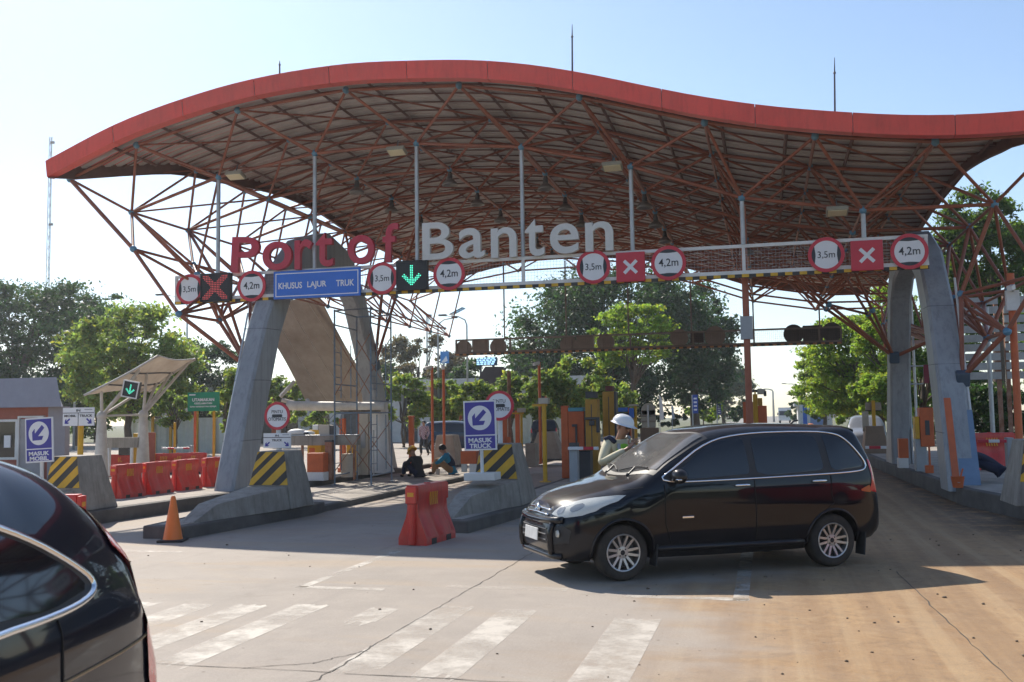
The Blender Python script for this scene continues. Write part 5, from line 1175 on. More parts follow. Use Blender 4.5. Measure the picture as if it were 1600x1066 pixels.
for sd in (1, -1):
    car.side(DLO, .004, sd, 22, 30, 'window_surround', M_DARK, t)
    for poly in ([(2.10, 1.075), (1.62, 1.405), (1.44, 1.485), (1.10, 1.525), (1.08, 1.08)], [(1.0, 1.085), (1.0, 1.53), (.30, 1.54), (.13, 1.53), (.10, 1.105)], [(.0, 1.115), (.03, 1.54), (-.13, 1.525), (-.275, 1.44), (-.46, 1.22), (-.46, 1.15), (-.36, 1.12)]):
        car.side(rounded(poly, 1), .008, sd, 14, 18, 'window', M_GLASS, t)
    q = MB(); q.path(car.line(DLO, .006, 0, sd), .0115, 6, True); q.build('chrome_window_trim', M_CHROME, t, smooth=True)
    # door gaps
    for k, pts in enumerate(([(2.16, 1.02), (2.16, .60), (2.08, .36), (1.95, .28)], [(1.04, 1.04), (1.03, .6), (1.03, .29)], [(.02, 1.08), (.03, .85), (-.0, .74), (.16, .62)], [(.06, .31), (1.95, .285)])):
        q = MB(); q.path(car.line(dens(pts, 8), .0, 0, sd), .0075, 5); q.build('door_gap', M_SEAM, t)
    for pts in ([(2.40, 1.0), (2.62, .972)],):
        q = MB(); q.path(car.line(dens(pts, 8), .0005, 0, sd), .004, 5); q.build('bonnet_gap', M_SEAM, t)
    for hx in (1.20, .19):
        z = .985 if hx > 1 else 1.0; y = car.y(hx, z); q = MB(); P = [(hx-.10+.20*i/8, sd*(y+.012+.026*math.sin(PI*i/8)), z+.004*math.sin(PI*i/8)) for i in range(9)]; q.path(P, .014, 8, rs=[.008, .015, .016, .016, .016, .016, .016, .015, .008]); q.build('door_handle', M_CHROME, t, smooth=True)
        q = MB(); q.ball((hx, sd*(y-.018), z), .05, 12, 8, (1.3, .5, .7)); q.build('handle_cup', M_SEAM, t, smooth=True)
    mr = thing('door_mirror', None, None, (2.02, sd*(car.y(2.0, 1.08)+.10), 1.115)); mr.parent = t
    q = MB(); q.ball((0, 0, 0), .1, 16, 10, (.85, 1.15, .82)); q.build('mirror_shell', M_PBLK, mr, smooth=True); q = MB(); q.b2((-.05, -.14*sd, -.06), (.02, -.05*sd, -.02)); q.build('mirror_stalk', M_DARK, mr, bevel=.01)
    q = MB(); q.box((.045, sd*.02, -.035), (.05, .17, .022), rotz(0)); q.build('mirror_indicator', M_CHROME, mr, bevel=.008)
    # lamps
    car.front([(sd*.40, .715), (sd*.60, .69), (sd*.735, .715), (sd*.785, .765), (sd*.797, .86), (sd*.792, .925), (sd*.755, .925), (sd*.63, .895), (sd*.48, .825)], .006, 16, 22, 'headlight', M_LAMPC, t, 2.5)
    for yy, zz, rr in ((.52, .765, .045), (.655, .80, .048)):
        car.front([(sd*(yy+rr*math.cos(a_)), zz+rr*.95*math.sin(a_)) for a_ in [2*PI*k/16+.01 for k in range(16)]], .009, 8, 8, 'lamp_reflector', mat('lamp_inner', (.42, .42, .40), .12, metal=.6, var=.1), t, 2.5)
    car.side([(-.545, 1.235), (-.605, 1.20), (-.66, 1.05), (-.705, .86), (-.66, .835), (-.56, .84), (-.525, .87), (-.56, .95), (-.575, 1.05)], .007, sd, 20, 8, 'tail_light', M_LAMPR, t)
    car.side([(-.525, .93), (-.39, .885), (-.40, .862), (-.53, .842), (-.56, .86)], .006, sd, 8, 10, 'tail_light_amber', M_AMBER, t)
    car.front([(sd*.52, .40), (sd*.67, .41), (sd*.69, .56), (sd*.62, .61), (sd*.52, .60)], .004, 10, 12, 'fog_lamp_recess', M_DARK, t, 2.6)
    xx = car.xf(.575, .52, 2.6); q = MB(); q.lathe([(.042, .0), (.035, .02), (.0, .024)], 16, (0, 0, 0), 'x', cap=False); q.v = [(p[0]+xx+.004, p[1]+sd*.575, p[2]+.52) for p in q.v]; q.build('fog_lamp', M_LAMPC, t, smooth='auto')
    q = MB(); q.box((-.41, sd*.735, .25), (.02, .17, .26), Matrix.Rotation(R(-6), 3, 'Y')); q.build('mud_flap', M_RUB, t, bevel=.006); q = MB(); q.box((2.27, sd*.735, .26), (.02, .17, .24), Matrix.Rotation(R(-6), 3, 'Y')); q.build('mud_flap', M_RUB, t, bevel=.006)
    q = MB(); q.path(car.line(dens([(2.25, .33), (.4, .315)], 12), .012, 0, sd), .035, 8); q.build('sill_skirt', M_PBLK, t, smooth=True)
    q = MB(); P = [(x_ + car.arch*1.02*math.cos(a), sd*(max(car.y(x_+car.arch*1.02*math.cos(a), car.wr+car.arch*1.02*math.sin(a)), .7)+.002), car.wr+car.arch*1.02*math.sin(a)) for x_ in (car.wb,) for a in [R(-5)+R(190)*i/24 for i in range(25)]]; q.path(P, .016, 6); q.build('wheel_arch_lip', M_PBLK, t, smooth=True)
    q = MB(); P = [(car.arch*1.02*math.cos(a), sd*(max(car.y(car.arch*1.02*math.cos(a), car.wr+car.arch*1.02*math.sin(a)), .7)+.002), car.wr+car.arch*1.02*math.sin(a)) for a in [R(-5)+R(190)*i/24 for i in range(25)]]; q.path(P, .016, 6); q.build('wheel_arch_lip', M_PBLK, t, smooth=True)
    y = car.y(1.90, .66); q = MB(); q.b2((1.82, sd*(y-.002), .648), (1.96, sd*(y+.008), .672)); q.build('side_badge', M_CHROME, t, bevel=.004)
    for x in (0, car.wb): wheel(t, x, sd, car, R(3) if x else 0)
# windscreen follows the body, with its black border
def screen(name, m, y0, xb, xt, off):
    q = MB(); rows = []
    for i in range(15):
        v = i/14; r_ = []
        for j in range(23):
            u = -1+2*j/22; yy = u*(y0-.10*v); x = (xb+(xt-xb)*v)-(.17*(1-v)+.09*v)*(u*u); r_.append((x+off*.5, yy, car.z(x, yy)+off))
        rows.append(r_)
    q.grid(rows); return q.build(name, m, t, smooth=True)
screen('windscreen_border', M_DARK, .735, 2.42, 1.60, .004); screen('windscreen', M_WSCR, .69, 2.36, 1.65, .008)
q = MB()
for yy, l_ in ((.30, .55), (-.32, .55)):
    xb_ = 2.40-.17*(yy/.73)**2; P = []
    for k in range(9):
        y_ = yy-l_*k/8*(1 if yy > 0 else .95)*1.0 + (.28); y_ = max(min(y_, .66), -.66); x_ = 2.345-.17*(y_/.73)**2-.05*math.sin(PI*k/8); P.append((x_+.01, y_, car.z(x_, y_)+.022))
    q.path(P, .008, 5); q.tube(P[4], (2.43-.17*(yy/.73)**2, yy+.05, car.z(2.42, yy)+.01), .009); q.ball((2.42-.17*(yy/.73)**2, yy+.05, car.z(2.4, yy)+.012), .022, 8, 5)
q.build('wiper', M_DARK, t)
# grille, bumper, plate, emblem
car.front([(-.38, .685), (.38, .685), (.42, .75), (.34, .798), (-.34, .798), (-.42, .75)], .003, 8, 20, 'grille', M_DARK, t)
for z, yy in ((.772, .36), (.72, .35)):
    q = MB(); q.path([(car.xf(y_, z)+.014, y_, z-.012*abs(y_)/yy) for y_ in [-yy+2*yy*i/14 for i in range(15)]], .014, 8); q.build('grille_bar', M_CHROME, t, smooth=True)
xx = car.xf(0, .755); q = MB(); q.path([(xx+.025, .062*math.cos(a), .755+.045*math.sin(a)) for a in [2*PI*k/20 for k in range(20)]], .010, 6, True); q.path([(xx+.027, .03, .785), (xx+.027, -.03, .76), (xx+.027, .025, .73), (xx+.027, .028, .785)], .009, 6); q.build('emblem', M_CHROME, t, smooth=True)
car.front([(-.46, .40), (.46, .40), (.50, .55), (.42, .60), (-.42, .60), (-.50, .55)], .003, 10, 20, 'lower_intake', M_DARK, t)
for z in (.44, .50, .56):
    q = MB(); q.path([(car.xf(y_, z)+.006, y_, z) for y_ in [-.40+.8*i/12 for i in range(13)]], .008, 5); q.build('intake_slat', M_DKGREY, t)
q = MB(); q.path([(car.xf(y_, .645)+.012, y_, .645+.02*(abs(y_)/.6)**2) for y_ in [-.62+1.24*i/20 for i in range(21)]], .040, 8); q.build('bumper_bar', M_PBLK, t, smooth=True)
for sd in (-1, 1):
    q = MB(); q.path([(car.xf(.49, z_)+.014, sd*(.49+.02*(z_-.3)), z_) for z_ in [.30+.33*i/8 for i in range(9)]], .036, 8); q.build('bumper_upright', M_PBLK, t, smooth=True)
q = MB(); q.path([(car.xf(y_, .29)+.01, y_, .275) for y_ in [-.6+1.2*i/16 for i in range(17)]], .034, 8); q.build('chin_spoiler', M_PBLK, t, smooth=True)
q = MB(); q.box((3.438, 0, .485), (.012, .43, .135), Matrix.Rotation(R(-4), 3, 'Y')); q.build('number_plate', mat('plate_white', (.72, .72, .70), .45, var=.12, scale=12), t, bevel=.004)
q = MB(); q.grid([[(-.38-.10*k, y_, car.z(-.38, y_)+.006-.02*k) for y_ in [-.58+1.16*i/12 for i in range(13)]] for k in (0, 1)]); q.grid([[(-.38-.10*k, y_, car.z(-.38, y_)-.02-.03*k) for y_ in [-.58+1.16*i/12 for i in range(13)]] for k in (0, 1)]); q.grid([[(-.48, y_, car.z(-.38, y_)-.014) for y_ in [-.58+1.16*i/12 for i in range(13)]], [(-.48, y_, car.z(-.38, y_)-.05) for y_ in [-.58+1.16*i/12 for i in range(13)]]]); q.build('roof_spoiler', M_PBLK, t, smooth=True)
q = MB(); q.path([(car.xr(y_, .47)+.005, y_, .47) for y_ in [-.56+1.12*i/16 for i in range(17)]], .05, 8); q.build('rear_bumper', M_PBLK, t, smooth=True)
q = MB(); q.b2((-.2, -.5, .2), (2.9, .5, .3)); q.build('underbody', M_DARK, t)
q = MB(); q.path([(.2, .3, 1.66), (.16, .3, 1.69), (.1, .3, 1.70)], .012); q.build('roof_aerial', M_DARK, t)
# ---------------------------------------------------------------- the dark estate close by on the left
suv = Car(top=[(-1.0, .66), (-.985, .86), (-.95, .99), (-.88, 1.12), (-.79, 1.25), (-.68, 1.40), (-.56, 1.54), (-.38, 1.655), (0, 1.74), (.6, 1.785), (1.1, 1.77), (1.5, 1.69), (1.9, 1.45), (2.4, 1.14), (2.8, 1.06), (3.2, .96), (3.42, .80), (3.52, .6)],
          bot=[(-1.0, .50), (-.9, .36), (-.5, .30), (0, .25), (2.6, .24), (3.4, .28), (3.52, .44)],
          wid=[(-1.0, .74), (-.96, .83), (-.86, .86), (-.62, .89), (-.2, .905), (.8, .91), (2.4, .91), (2.9, .88), (3.25, .78), (3.42, .66), (3.52, .48)], belt=1.05, nose=3.52, tail=-1.0, wr=.345, wheelbase=2.62, arch=.40, track=.86, n_roof=4.2, hoodx=2.35, kk=.36, nrear=5.5)
M_PNVY = paint_mat('blue_black_car_paint', (.007, .010, .020), .10, (.10, .09, .08))
def camxy(lat, dep):
    rx, fx = Vector((math.cos(YAW), math.sin(YAW), 0)), Vector((-math.sin(YAW), math.cos(YAW), 0)); return rx*lat+fx*dep
SUV_DIR = (camxy(.075, 1)).normalized()          # from its front towards its rear
SUV_REAR = camxy(-1.73, 4.50)                     # rear corner nearest the road
fwd = -SUV_DIR; rz = math.atan2(fwd.y, fwd.x); left = Vector((-fwd.y, fwd.x, 0))
org = SUV_REAR-(fwd*(-.98)+left*.70); org.z = 0
t = thing('dark_estate_car', 'dark blue black estate car close at the left edge, only its rear quarter in view', 'car', org, rz); car = suv
car.body(M_PNVY, t)
DL2 = rounded([(2.3, 1.10), (1.9, 1.36), (1.5, 1.54), (1.0, 1.575), (.6, 1.57), (.32, 1.51), (-.01, 1.40), (-.25, 1.27), (-.37, 1.185), (-.31, 1.135), (-.05, 1.115), (.4, 1.125), (1.4, 1.08)], 2)
for sd in (1, -1):
    car.side(DL2, .004, sd, 26, 40, 'window_surround', M_DARK, t)
    car.side(rounded([(.40, 1.15), (.44, 1.515), (.29, 1.475), (-.01, 1.37), (-.22, 1.255), (-.295, 1.19), (-.27, 1.16), (-.05, 1.142)], 1), .008, sd, 16, 22, 'window', M_GLASS, t)
    car.side(rounded([(1.2, 1.10), (1.18, 1.55), (.6, 1.53), (.50, 1.51), (.46, 1.11)], 1), .008, sd, 12, 16, 'window', M_GLASS, t)
    q = MB(); q.path(car.line(DL2, .006, 0, sd), .015, 8, True); q.build('chrome_window_trim', M_CHROME, t, smooth=True)
    # the lamp wraps the rear edge from the roof down
    rows = []
    for i in range(41):
        x = -.60-.392*(i/40)**.8; zt_, zb_, w_, z0_, n_ = car.sec(x); r_ = []
        for k in range(9):
            a = R(3+7*(1-i/40)+(62-3)*k/8); zf = math.sin(a)**(2/n_); r_.append((x-.006, sd*((w_-car.k*(zt_-z0_)*zf)*math.cos(a)**(2/n_)+.009), z0_+(zt_-z0_)*zf+.006))
        rows.append(r_)
    q = MB(); q.grid(rows); q.build('tail_light', mat('tail_lamp_bright', (.75, .02, .03), .2, coat=1.0, var=.05), t, smooth=True)
    car.side([(-.992, .62), (-.86, .62), (-.80, .72), (-.775, .90), (-.80, 1.03), (-.84, 1.10), (-.935, .99), (-.985, .80)], .012, sd, 20, 8, 'tail_light', mat('tail_lamp_bright', (.75, .02, .03), .2, coat=1.0, var=.05), t)
    q = MB(); q.path(car.line(dens([(-.95, .90), (-.5, .885), (.3, .88), (2.6, .87)], 10), .003, 0, sd), .006, 6); q.build('flank_line', mat('gold_line', (.30, .20, .10), .4, metal=.4), t)  # thin gold line running along the flank
    q = MB(); q.path(car.line(dens([(-.05, 1.1), (-.05, .8), (-.2, .6)], 8), .0005, 0, sd), .006, 5); q.build('door_gap', M_SEAM, t)
    for x in (0, car.wb): wheel(t, x, sd, car, 0, 5)
q = MB(); q.b2((-.2, -.5, .25), (2.9, .5, .35)); q.build('underbody', M_DARK, t)
q = MB(); P = [(car.xr(y_, 1.0)-.004, y_, 1.0) for y_ in [-.7+1.4*i/16 for i in range(17)]]; q.path(P, .014, 6); q.build('tailgate_trim', M_CHROME, t, smooth=True)
# ---------------------------------------------------------------- cars further off
def far_car(name, label, body, paint, pos, rz, lamp_side=True):
    t = thing(name, label, 'car', pos, rz); body.body(paint, t, True)
    for sd in (1, -1):
        body.side(rounded([(2.2, 1.06), (1.55, 1.49), (.95, 1.55), (.2, 1.55), (-.25, 1.45), (-.42, 1.16), (.4, 1.08)], 1), .006, sd, 10, 16, 'window', M_GLASS, t)
        for x in (0, body.wb): wheel(t, x, sd, body)
        body.side([(-.62, 1.15), (-.68, .95), (-.7, .86), (-.56, .88), (-.56, 1.1)], .008, sd, 8, 5, 'tail_light', M_LAMPR, t)
        body.front([(sd*.42, .66), (sd*.72, .70), (sd*.78, .86), (sd*.5, .76)], .008, 8, 8, 'headlight', M_LAMPC, t, 2.5)
    return t
M_PBLU = paint_mat('blue_car_paint', (.018, .045, .085), .2); M_PWHT = paint_mat('silver_car_paint', (.20, .21, .22), .2)
p = gr(688, 712, 0); far_car('blue_car', 'dark blue car parked behind the seated workers', mpv, M_PBLU, (p.x-1.6, p.y+4.5, 0), R(2))
p = at(872, 690, 62); far_car('silver_car', 'dark car with a pale rear behind the orange gate post', mpv, M_PBLK, (p.x, 58, 0), R(100))
# far lorry
def lorry(label, pos, rz, cabcol, boxcol, s=1.0):
    t = thing('lorry', label, 'lorry', pos, rz); M1 = mat('cab_'+str(cabcol), cabcol, .4); M2 = mat('box_'+str(boxcol), boxcol, .5, var=.1)
    q = MB(); q.prism([(-.9, .55), (1.0, .55), (1.05, 1.3), (.85, 2.35), (.7, 2.5), (-.9, 2.5)], -1.05, 1.05, 'y'); q.build('cab', M1, t, bevel=.06)
    q = MB(); q.prism([(1.045, 1.45), (1.075, 1.45), (.88, 2.25), (.86, 2.25)], -.92, .92, 'y'); q.build('windscreen', M_GLASS, t)
    q = MB(); q.b2((1.0, -1.0, .5), (1.12, 1.0, .85)); q.build('bumper', M_WHITE, t, bevel=.03)
    for sd in (-1, 1):
        q = MB(); q.lathe([(.13, 0), (.12, .03)], 14, (0, 0, 0), 'x'); q.v = [(p[0]+1.03, p[1]+sd*.75, p[2]+1.02) for p in q.v]; q.build('headlight', M_LAMPC, t)
        q = MB(); q.b2((1.0, sd*1.1, 1.5), (1.12, sd*1.28, 1.95)); q.build('mirror', M_DARK, t); q = MB(); q.b2((-.2, sd*1.052, 1.4), (.7, sd*1.06, 2.15)); q.build('side_window', M_GLASS, t)
        for x in (0.1, -3.3, -4.4):
            q = MB(); q.lathe([(.3, sd*.75), (.46, sd*.76), (.48, sd*.85), (.46, sd*1.02), (.28, sd*1.03)], 24, (x, 0, .48), 'y'); q.build('wheel', M_TYRE, t, smooth='auto')
    q = MB(); q.b2((-5.6, -1.15, .95), (-1.0, 1.15, 2.9)); q.build('cargo_body', M2, t, bevel=.03); q = MB(); q.b2((-5.5, -.4, .6), (.5, .4, .93)); q.build('chassis', M_DARK, t)
    return t
p = at(1226, 650, 190); lorry('white lorry far down the port road, facing the toll gate', (p.x, 190, 0), R(-92), (.6, .6, .6), (.55, .56, .56))
p = at(1337, 680, 47); far_car('silver_van', 'pale silver van waiting left of the yellow sign post behind the car', mpv, M_PWHT, (p.x+.6, 49.0, 0), R(-94))
t = far_car('red_car', 'red car waiting at the kerb out of frame on the right', mpv, paint_mat('red_car_paint', (.36, .012, .01), .08), (7.3, 8.6, 0), R(112))
# ================================================================== PEOPLE
def skin(name, verts, edges, m, parent, sub=2, root=0):
    me = bpy.data.meshes.new(name); me.from_pydata([v[:3] for v in verts], edges, []); o = bpy.data.objects.new(name, me); C.objects.link(o)
    md = o.modifiers.new('s', 'SKIN'); md.use_smooth_shade = True
    d = me.skin_vertices[0].data
    for i, v in enumerate(verts): d[i].radius = (v[3], v[4] if len(v) > 4 else v[3]); d[i].use_root = (i == root)
    ss = o.modifiers.new('ss', 'SUBSURF'); ss.levels = sub; ss.render_levels = sub
    dg = bpy.context.evaluated_depsgraph_get(); dg.update(); nm = bpy.data.meshes.new_from_object(o.evaluated_get(dg)); o.modifiers.clear(); o.data = nm
    bpy.data.meshes.remove(me); nm.materials.clear(); nm.materials.append(m); nm.shade_smooth(); o.parent = parent; nm.name = name; return o
def V3(*a): return Vector(a)
def person(label, pos, rz, J, shirt, trousers, headgear=None, hcol=None, vest=None, sleeves=1.0, hair=True, shoes=None, fingers=False, s=1.0, face=True):
    t = thing('person', label, 'person', pos, rz); t.scale = (s, s, s)
    j = {k: Vector(v) for k, v in J.items()}
    hd = (j['head']-j['neck']).normalized(); look = Vector(J.get('look', (0, 1, 0))).normalized()
    jaw = j['head']-hd*.055+look*.035; top = j['head']+hd*.075
    vs = [(*j['pelvis'], .105, .08), (*((j['pelvis']+j['chest'])/2), .095, .075), (*j['chest'], .105, .08), (*j['neck'], .052), (*jaw, .066, .072), (*(j['head']+look*.012), .083, .098), (*top, .055, .06)]
    es = [(0, 1), (1, 2), (2, 3), (3, 4), (4, 5), (5, 6)]
    for sd in 'RL':
        k = len(vs); sh, el, wr, ha = j['sh'+sd], j['el'+sd], j['wr'+sd], j['ha'+sd]
        vs += [(*sh, .046), (*((sh+el)/2), .040), (*el, .034), (*((el+wr)/2), .036), (*wr, .025), (*((wr+ha)/2), .036, .018), (*ha, .036, .015)]
        es += [(2, k)]+[(k+i, k+i+1) for i in range(6)]
        k = len(vs); hi, kn, an, to = j['hi'+sd], j['kn'+sd], j['an'+sd], j['to'+sd]
        vs += [(*hi, .072), (*((hi+kn)/2), .062), (*kn, .048), (*((kn*.6+an*.4)), .052), (*an, .036), (*to, .034)]
        es += [(0, k)]+[(k+i, k+i+1) for i in range(5)]
    skin('body', vs, es, M_SKIN, t)
    g = .016
    vs = [(*j['pelvis'], .135+g, .11+g), (*((j['pelvis']+j['chest'])/2), .13+g, .105+g), (*j['chest'], .145+g, .112+g), (*(j['neck']*.75+j['chest']*.25), .066+g)]; es = [(0, 1), (1, 2), (2, 3)]
    for sd in 'RL':
        k = len(vs); sh, el, wr = j['sh'+sd], j['el'+sd], j['wr'+sd]
        vs += [(*sh, .068+g*.5), (*((sh+el)/2), .058+g*.6), (*el, .049+g*.6)]; es += [(2, k), (k, k+1), (k+1, k+2)]
        if sleeves > .6: vs += [(*((el+wr)/2), .045+g*.5), (*(el*.08+wr*.92), .036+g*.4)]; es += [(k+2, k+3), (k+3, k+4)]
    low = j['pelvis']-(j['chest']-j['pelvis'])*.20; k = len(vs); vs += [(*low, .125+g, .10+g)]; es += [(0, k)]; skin('shirt', vs, es, shirt, t)
    vs = [(*j['pelvis'], .128+g, .105+g), (*(j['pelvis']*.72+j['chest']*.28), .105+g, .085+g), (*(j['pelvis']-(j['chest']-j['pelvis'])*.25), .07, .06)]; es = [(0, 1), (0, 2)]
    for sd in 'RL':
        k = len(vs); hi, kn, an = j['hi'+sd], j['kn'+sd], j['an'+sd]
        vs += [(*hi, .092+g), (*((hi+kn)/2), .082+g), (*kn, .064+g), (*((kn+an)/2), .06+g), (*(an+Vector((0, 0, .0))), .054+g*.6)]; es += [(0, k)]+[(k+i, k+i+1) for i in range(4)]
    skin('trousers', vs, es, trousers, t)
    for sd in 'RL':
        an, to = j['an'+sd], j['to'+sd]; skin('shoe', [(*(an-Vector((0, 0, .02))), .048), (*((an+to)/2-Vector((0, 0, .02))), .046, .04), (*to, .044, .032)], [(0, 1), (1, 2)], shoes or M_RUB, t, 1)
    # head details
    c = j['head']; up = hd; fw = (look-up*look.dot(up)).normalized(); sx = fw.cross(up); Rm = Matrix((sx, fw, up)).transposed()
    def H(p): return c+Rm@Vector(p)
    if face:
        q = MB(); q.ball((0, 0, 0), .016, 8, 6, (.8, 1.2, 1.5)); q.v = [tuple(H((p[0], p[1]+.112, p[2]-.012))) for p in q.v]; q.build('nose', M_SKIN, t, smooth=True)
        for e in (-1, 1):
            q = MB(); q.ball((0, 0, 0), .012, 8, 6); q.v = [tuple(H((p[0]+e*.032, p[1]+.094, p[2]+.018))) for p in q.v]; q.build('eye', mat('eye_dark', (.05, .04, .035), .3), t, smooth=True)
            q = MB(); q.ball((0, 0, 0), .03, 8, 6, (.35, .7, 1.1)); q.v = [tuple(H((p[0]+e*.086, p[1]-.0, p[2]-.0))) for p in q.v]; q.build('ear', M_SKIN, t, smooth=True)
        q = MB(); q.ball((0, 0, 0), .02, 8, 6, (1.2, .4, .3)); q.v = [tuple(H((p[0], p[1]+.10, p[2]-.055))) for p in q.v]; q.build('mouth', mat('lip', (.24, .09, .07), .5), t, smooth=True)
    if hair:
        q = MB(); rows = []
        for i in range(7):
            a = PI/2*(1-i/6*1.25); rows.append([tuple(H((.096*math.cos(a)*math.cos(b), -.012+.112*math.cos(a)*math.sin(b)*(1 if math.sin(b) < 0 else .86), .022+.098*math.sin(a)-(.05 if (i == 6 and math.sin(b) < .2) else 0)))) for b in [2*PI*k/18 for k in range(18)]])
        q.grid(rows, True); q.build('hair', mat('black_hair', (.012, .010, .009), .6), t, smooth=True)
    if headgear:
        q = MB(); rows = []
        for i in range(9):
            a = PI/2*i/8; r_ = math.cos(a)**.8; rows.append([tuple(H((.128*r_*math.cos(b), -.005+.150*r_*math.sin(b), .052+.118*math.sin(a)))) for b in [2*PI*k/28 for k in range(28)]])
        brim = [[tuple(H((rr*.130*math.cos(b), -.005+rr*.152*math.sin(b)+(.045*max(0, math.sin(b))**2 if rr > 1.05 else 0), .052-(.012 if rr > 1.05 else 0)))) for b in [2*PI*k/28 for k in range(28)]] for rr in (1.14, 1.0)]
        q.grid(brim+rows, True); q.build('helmet', headgear, t, smooth=True)
    if vest:
        vs = [(*(j['pelvis']*.9+j['chest']*.1), .172, .165), (*((j['pelvis']+j['chest'])/2), .170, .165), (*(j['chest']+Vector((0, 0, .02))), .178, .170), (*(j['neck']*.6+j['chest']*.4), .092)]; es = [(0, 1), (1, 2), (2, 3)]
        k = len(vs); vs += [(*(j['shR']*.72+j['chest']*.28+Vector((0, 0, .025))), .075), (*(j['shL']*.72+j['chest']*.28+Vector((0, 0, .025))), .075)]; es += [(2, k), (2, k+1)]
        skin('vest', vs, es, vest, t)
    if fingers:
        for sd in 'RL':
            wr, ha = j['wr'+sd], j['ha'+sd]; d = (ha-wr).normalized(); n_ = Vector(J.get('palm'+sd, (0, 0, 1))); n_ = (n_-d*n_.dot(d)).normalized(); sde = d.cross(n_)
            for k, (o_, L_) in enumerate(((-.030, .062), (-.010, .076), (.010, .072), (.029, .056))):
                b0 = ha+sde*o_-d*.01; b1 = b0+d*L_*.5+n_*.006; b2_ = b1+d*L_*.42+n_*.020; b3 = b2_+d*L_*.22+n_*.024
                q = MB(); q.path([b0, b1, b2_, b3], .008, 6, rs=[.0095, .0085, .008, .006]); q.build('finger', M_SKIN, t, smooth=True)
            b0 = (wr*.45+ha*.55)+sde*.034; q = MB(); q.path([b0, b0+sde*.025+d*.02+n_*.01, b0+sde*.030+d*.055+n_*.022], .01, 6, rs=[.012, .010, .007]); q.build('thumb', M_SKIN, t, smooth=True)
    return t
M_KHAKI = mat('cream_shirt', (.62, .56, .38), .8, var=.10, scale=5)
M_HIVIS = mat('hivis_green', (.32, .72, .05), .7, var=.08)
M_NAVYC = mat('navy_cloth', (.02, .025, .055), .85, var=.15)
M_TAN = mat('tan_cloth', (.33, .20, .10), .85, var=.15)
M_TEAL = mat('teal_cloth', (.02, .22, .36), .85, var=.12)
M_DRKC = mat('charcoal_cloth', (.035, .035, .04), .85, var=.2)
M_HELW = mat('helmet_white', (.78, .78, .78), .3, var=.03, coat=.4)
M_HELY = mat('helmet_yellow', (.72, .40, .03), .35, var=.05, coat=.4)
STAND = dict(pelvis=(0, 0, .95), chest=(0, 0, 1.30), neck=(0, .01, 1.47), head=(0, .03, 1.60), shR=(.18, 0, 1.40), elR=(.24, -.02, 1.12), wrR=(.24, .06, .87), haR=(.24, .08, .79), shL=(-.18, 0, 1.40), elL=(-.24, -.02, 1.12), wrL=(-.24, .06, .87), haL=(-.24, .08, .79),
             hiR=(.09, 0, .90), knR=(.10, .02, .50), anR=(.10, -.01, .085), toR=(.11, .16, .04), hiL=(-.09, 0, .90), knL=(-.10, .02, .50), anL=(-.10, -.01, .085), toL=(-.11, .16, .04))
def pose(**k): d = dict(STAND); d.update(k); return d
P_ = camxy(1.375, 13.05); fx_ = camxy(.50, -.86)
off = person('man in a white helmet and green vest raising his hand behind the black car', (P_.x, P_.y, 0), math.atan2(fx_.y, fx_.x)-PI/2,
       pose(look=(-.22, .95, -.20), head=(-.02, .055, 1.605), neck=(0, .02, 1.47), elR=(.37, .12, 1.16), wrR=(.11, .33, 1.34), haR=(.04, .36, 1.42), elL=(-.27, .05, 1.14), wrL=(-.15, .27, 1.20), haL=(-.09, .32, 1.24), palmR=(-.6, -.5, 0), palmL=(.6, -.4, .2)), M_KHAKI, M_NAVYC, M_HELW, None, M_HIVIS, hair=False, fingers=True, shoes=M_RUB, s=1.02)
q = MB()
for sd in (1, -1): q.path([(sd*.10, .125, 1.40), (sd*.105, .155, 1.28), (sd*.10, .15, 1.08)], .022, 6); q.path([(sd*.12, .06, 1.47), (sd*.12, -.03, 1.475)], .03, 6)
q.build('reflective_strip', mat('reflective_grey', (.40, .42, .45), .4, metal=.3), off, smooth=True)
q = MB(); q.path([(.215, -.02, 1.46), (.16, .02, 1.475), (.13, .10, 1.42)], .034, 6, rs=[.03, .042, .03]); q.build('navy_shoulder', M_NAVYC, off, smooth=True)
SIT = dict(pelvis=(0, 0, .13), chest=(0, .10, .44), neck=(0, .20, .60), head=(0, .27, .71), shR=(.17, .13, .53), elR=(.23, .33, .34), wrR=(.12, .52, .30), haR=(.08, .60, .28), shL=(-.17, .13, .53), elL=(-.23, .33, .34), wrL=(-.12, .52, .30), haL=(-.08, .60, .28),
           hiR=(.10, .02, .12), knR=(.16, .40, .42), anR=(.14, .50, .07), toR=(.14, .64, .04), hiL=(-.10, .02, .12), knL=(-.16, .40, .42), anL=(-.14, .50, .07), toL=(-.14, .64, .04), look=(0, .8, -.6))
p = gr(655, 746, .12); person('person sitting on the island edge in dark clothes and a yellow helmet', p, R(62), dict(SIT, look=(.1, .8, -.5)), M_DRKC, M_NAVYC, M_HELY, hair=False, face=False, s=1.02)
p = gr(706, 741, .12); person('bareheaded person sitting sideways in a blue and dark shirt with tan trousers', p, R(98), SIT, M_TEAL, M_TAN, None, None, M_NAVYC, face=False, s=1.08)
t = thing('paint_tub', 'small white tub between the two seated workers', 'tub', gr(684, 741, .12)); q = MB(); q.lathe([(.06, 0), (.075, .14), (.08, .15)], 12); q.build('tub', M_WHITE, t, smooth='auto'); q = MB(); q.path([(-.07, 0, .14), (0, -.03, .2), (.07, 0, .14)], .004); q.build('handle', M_GALV, t)
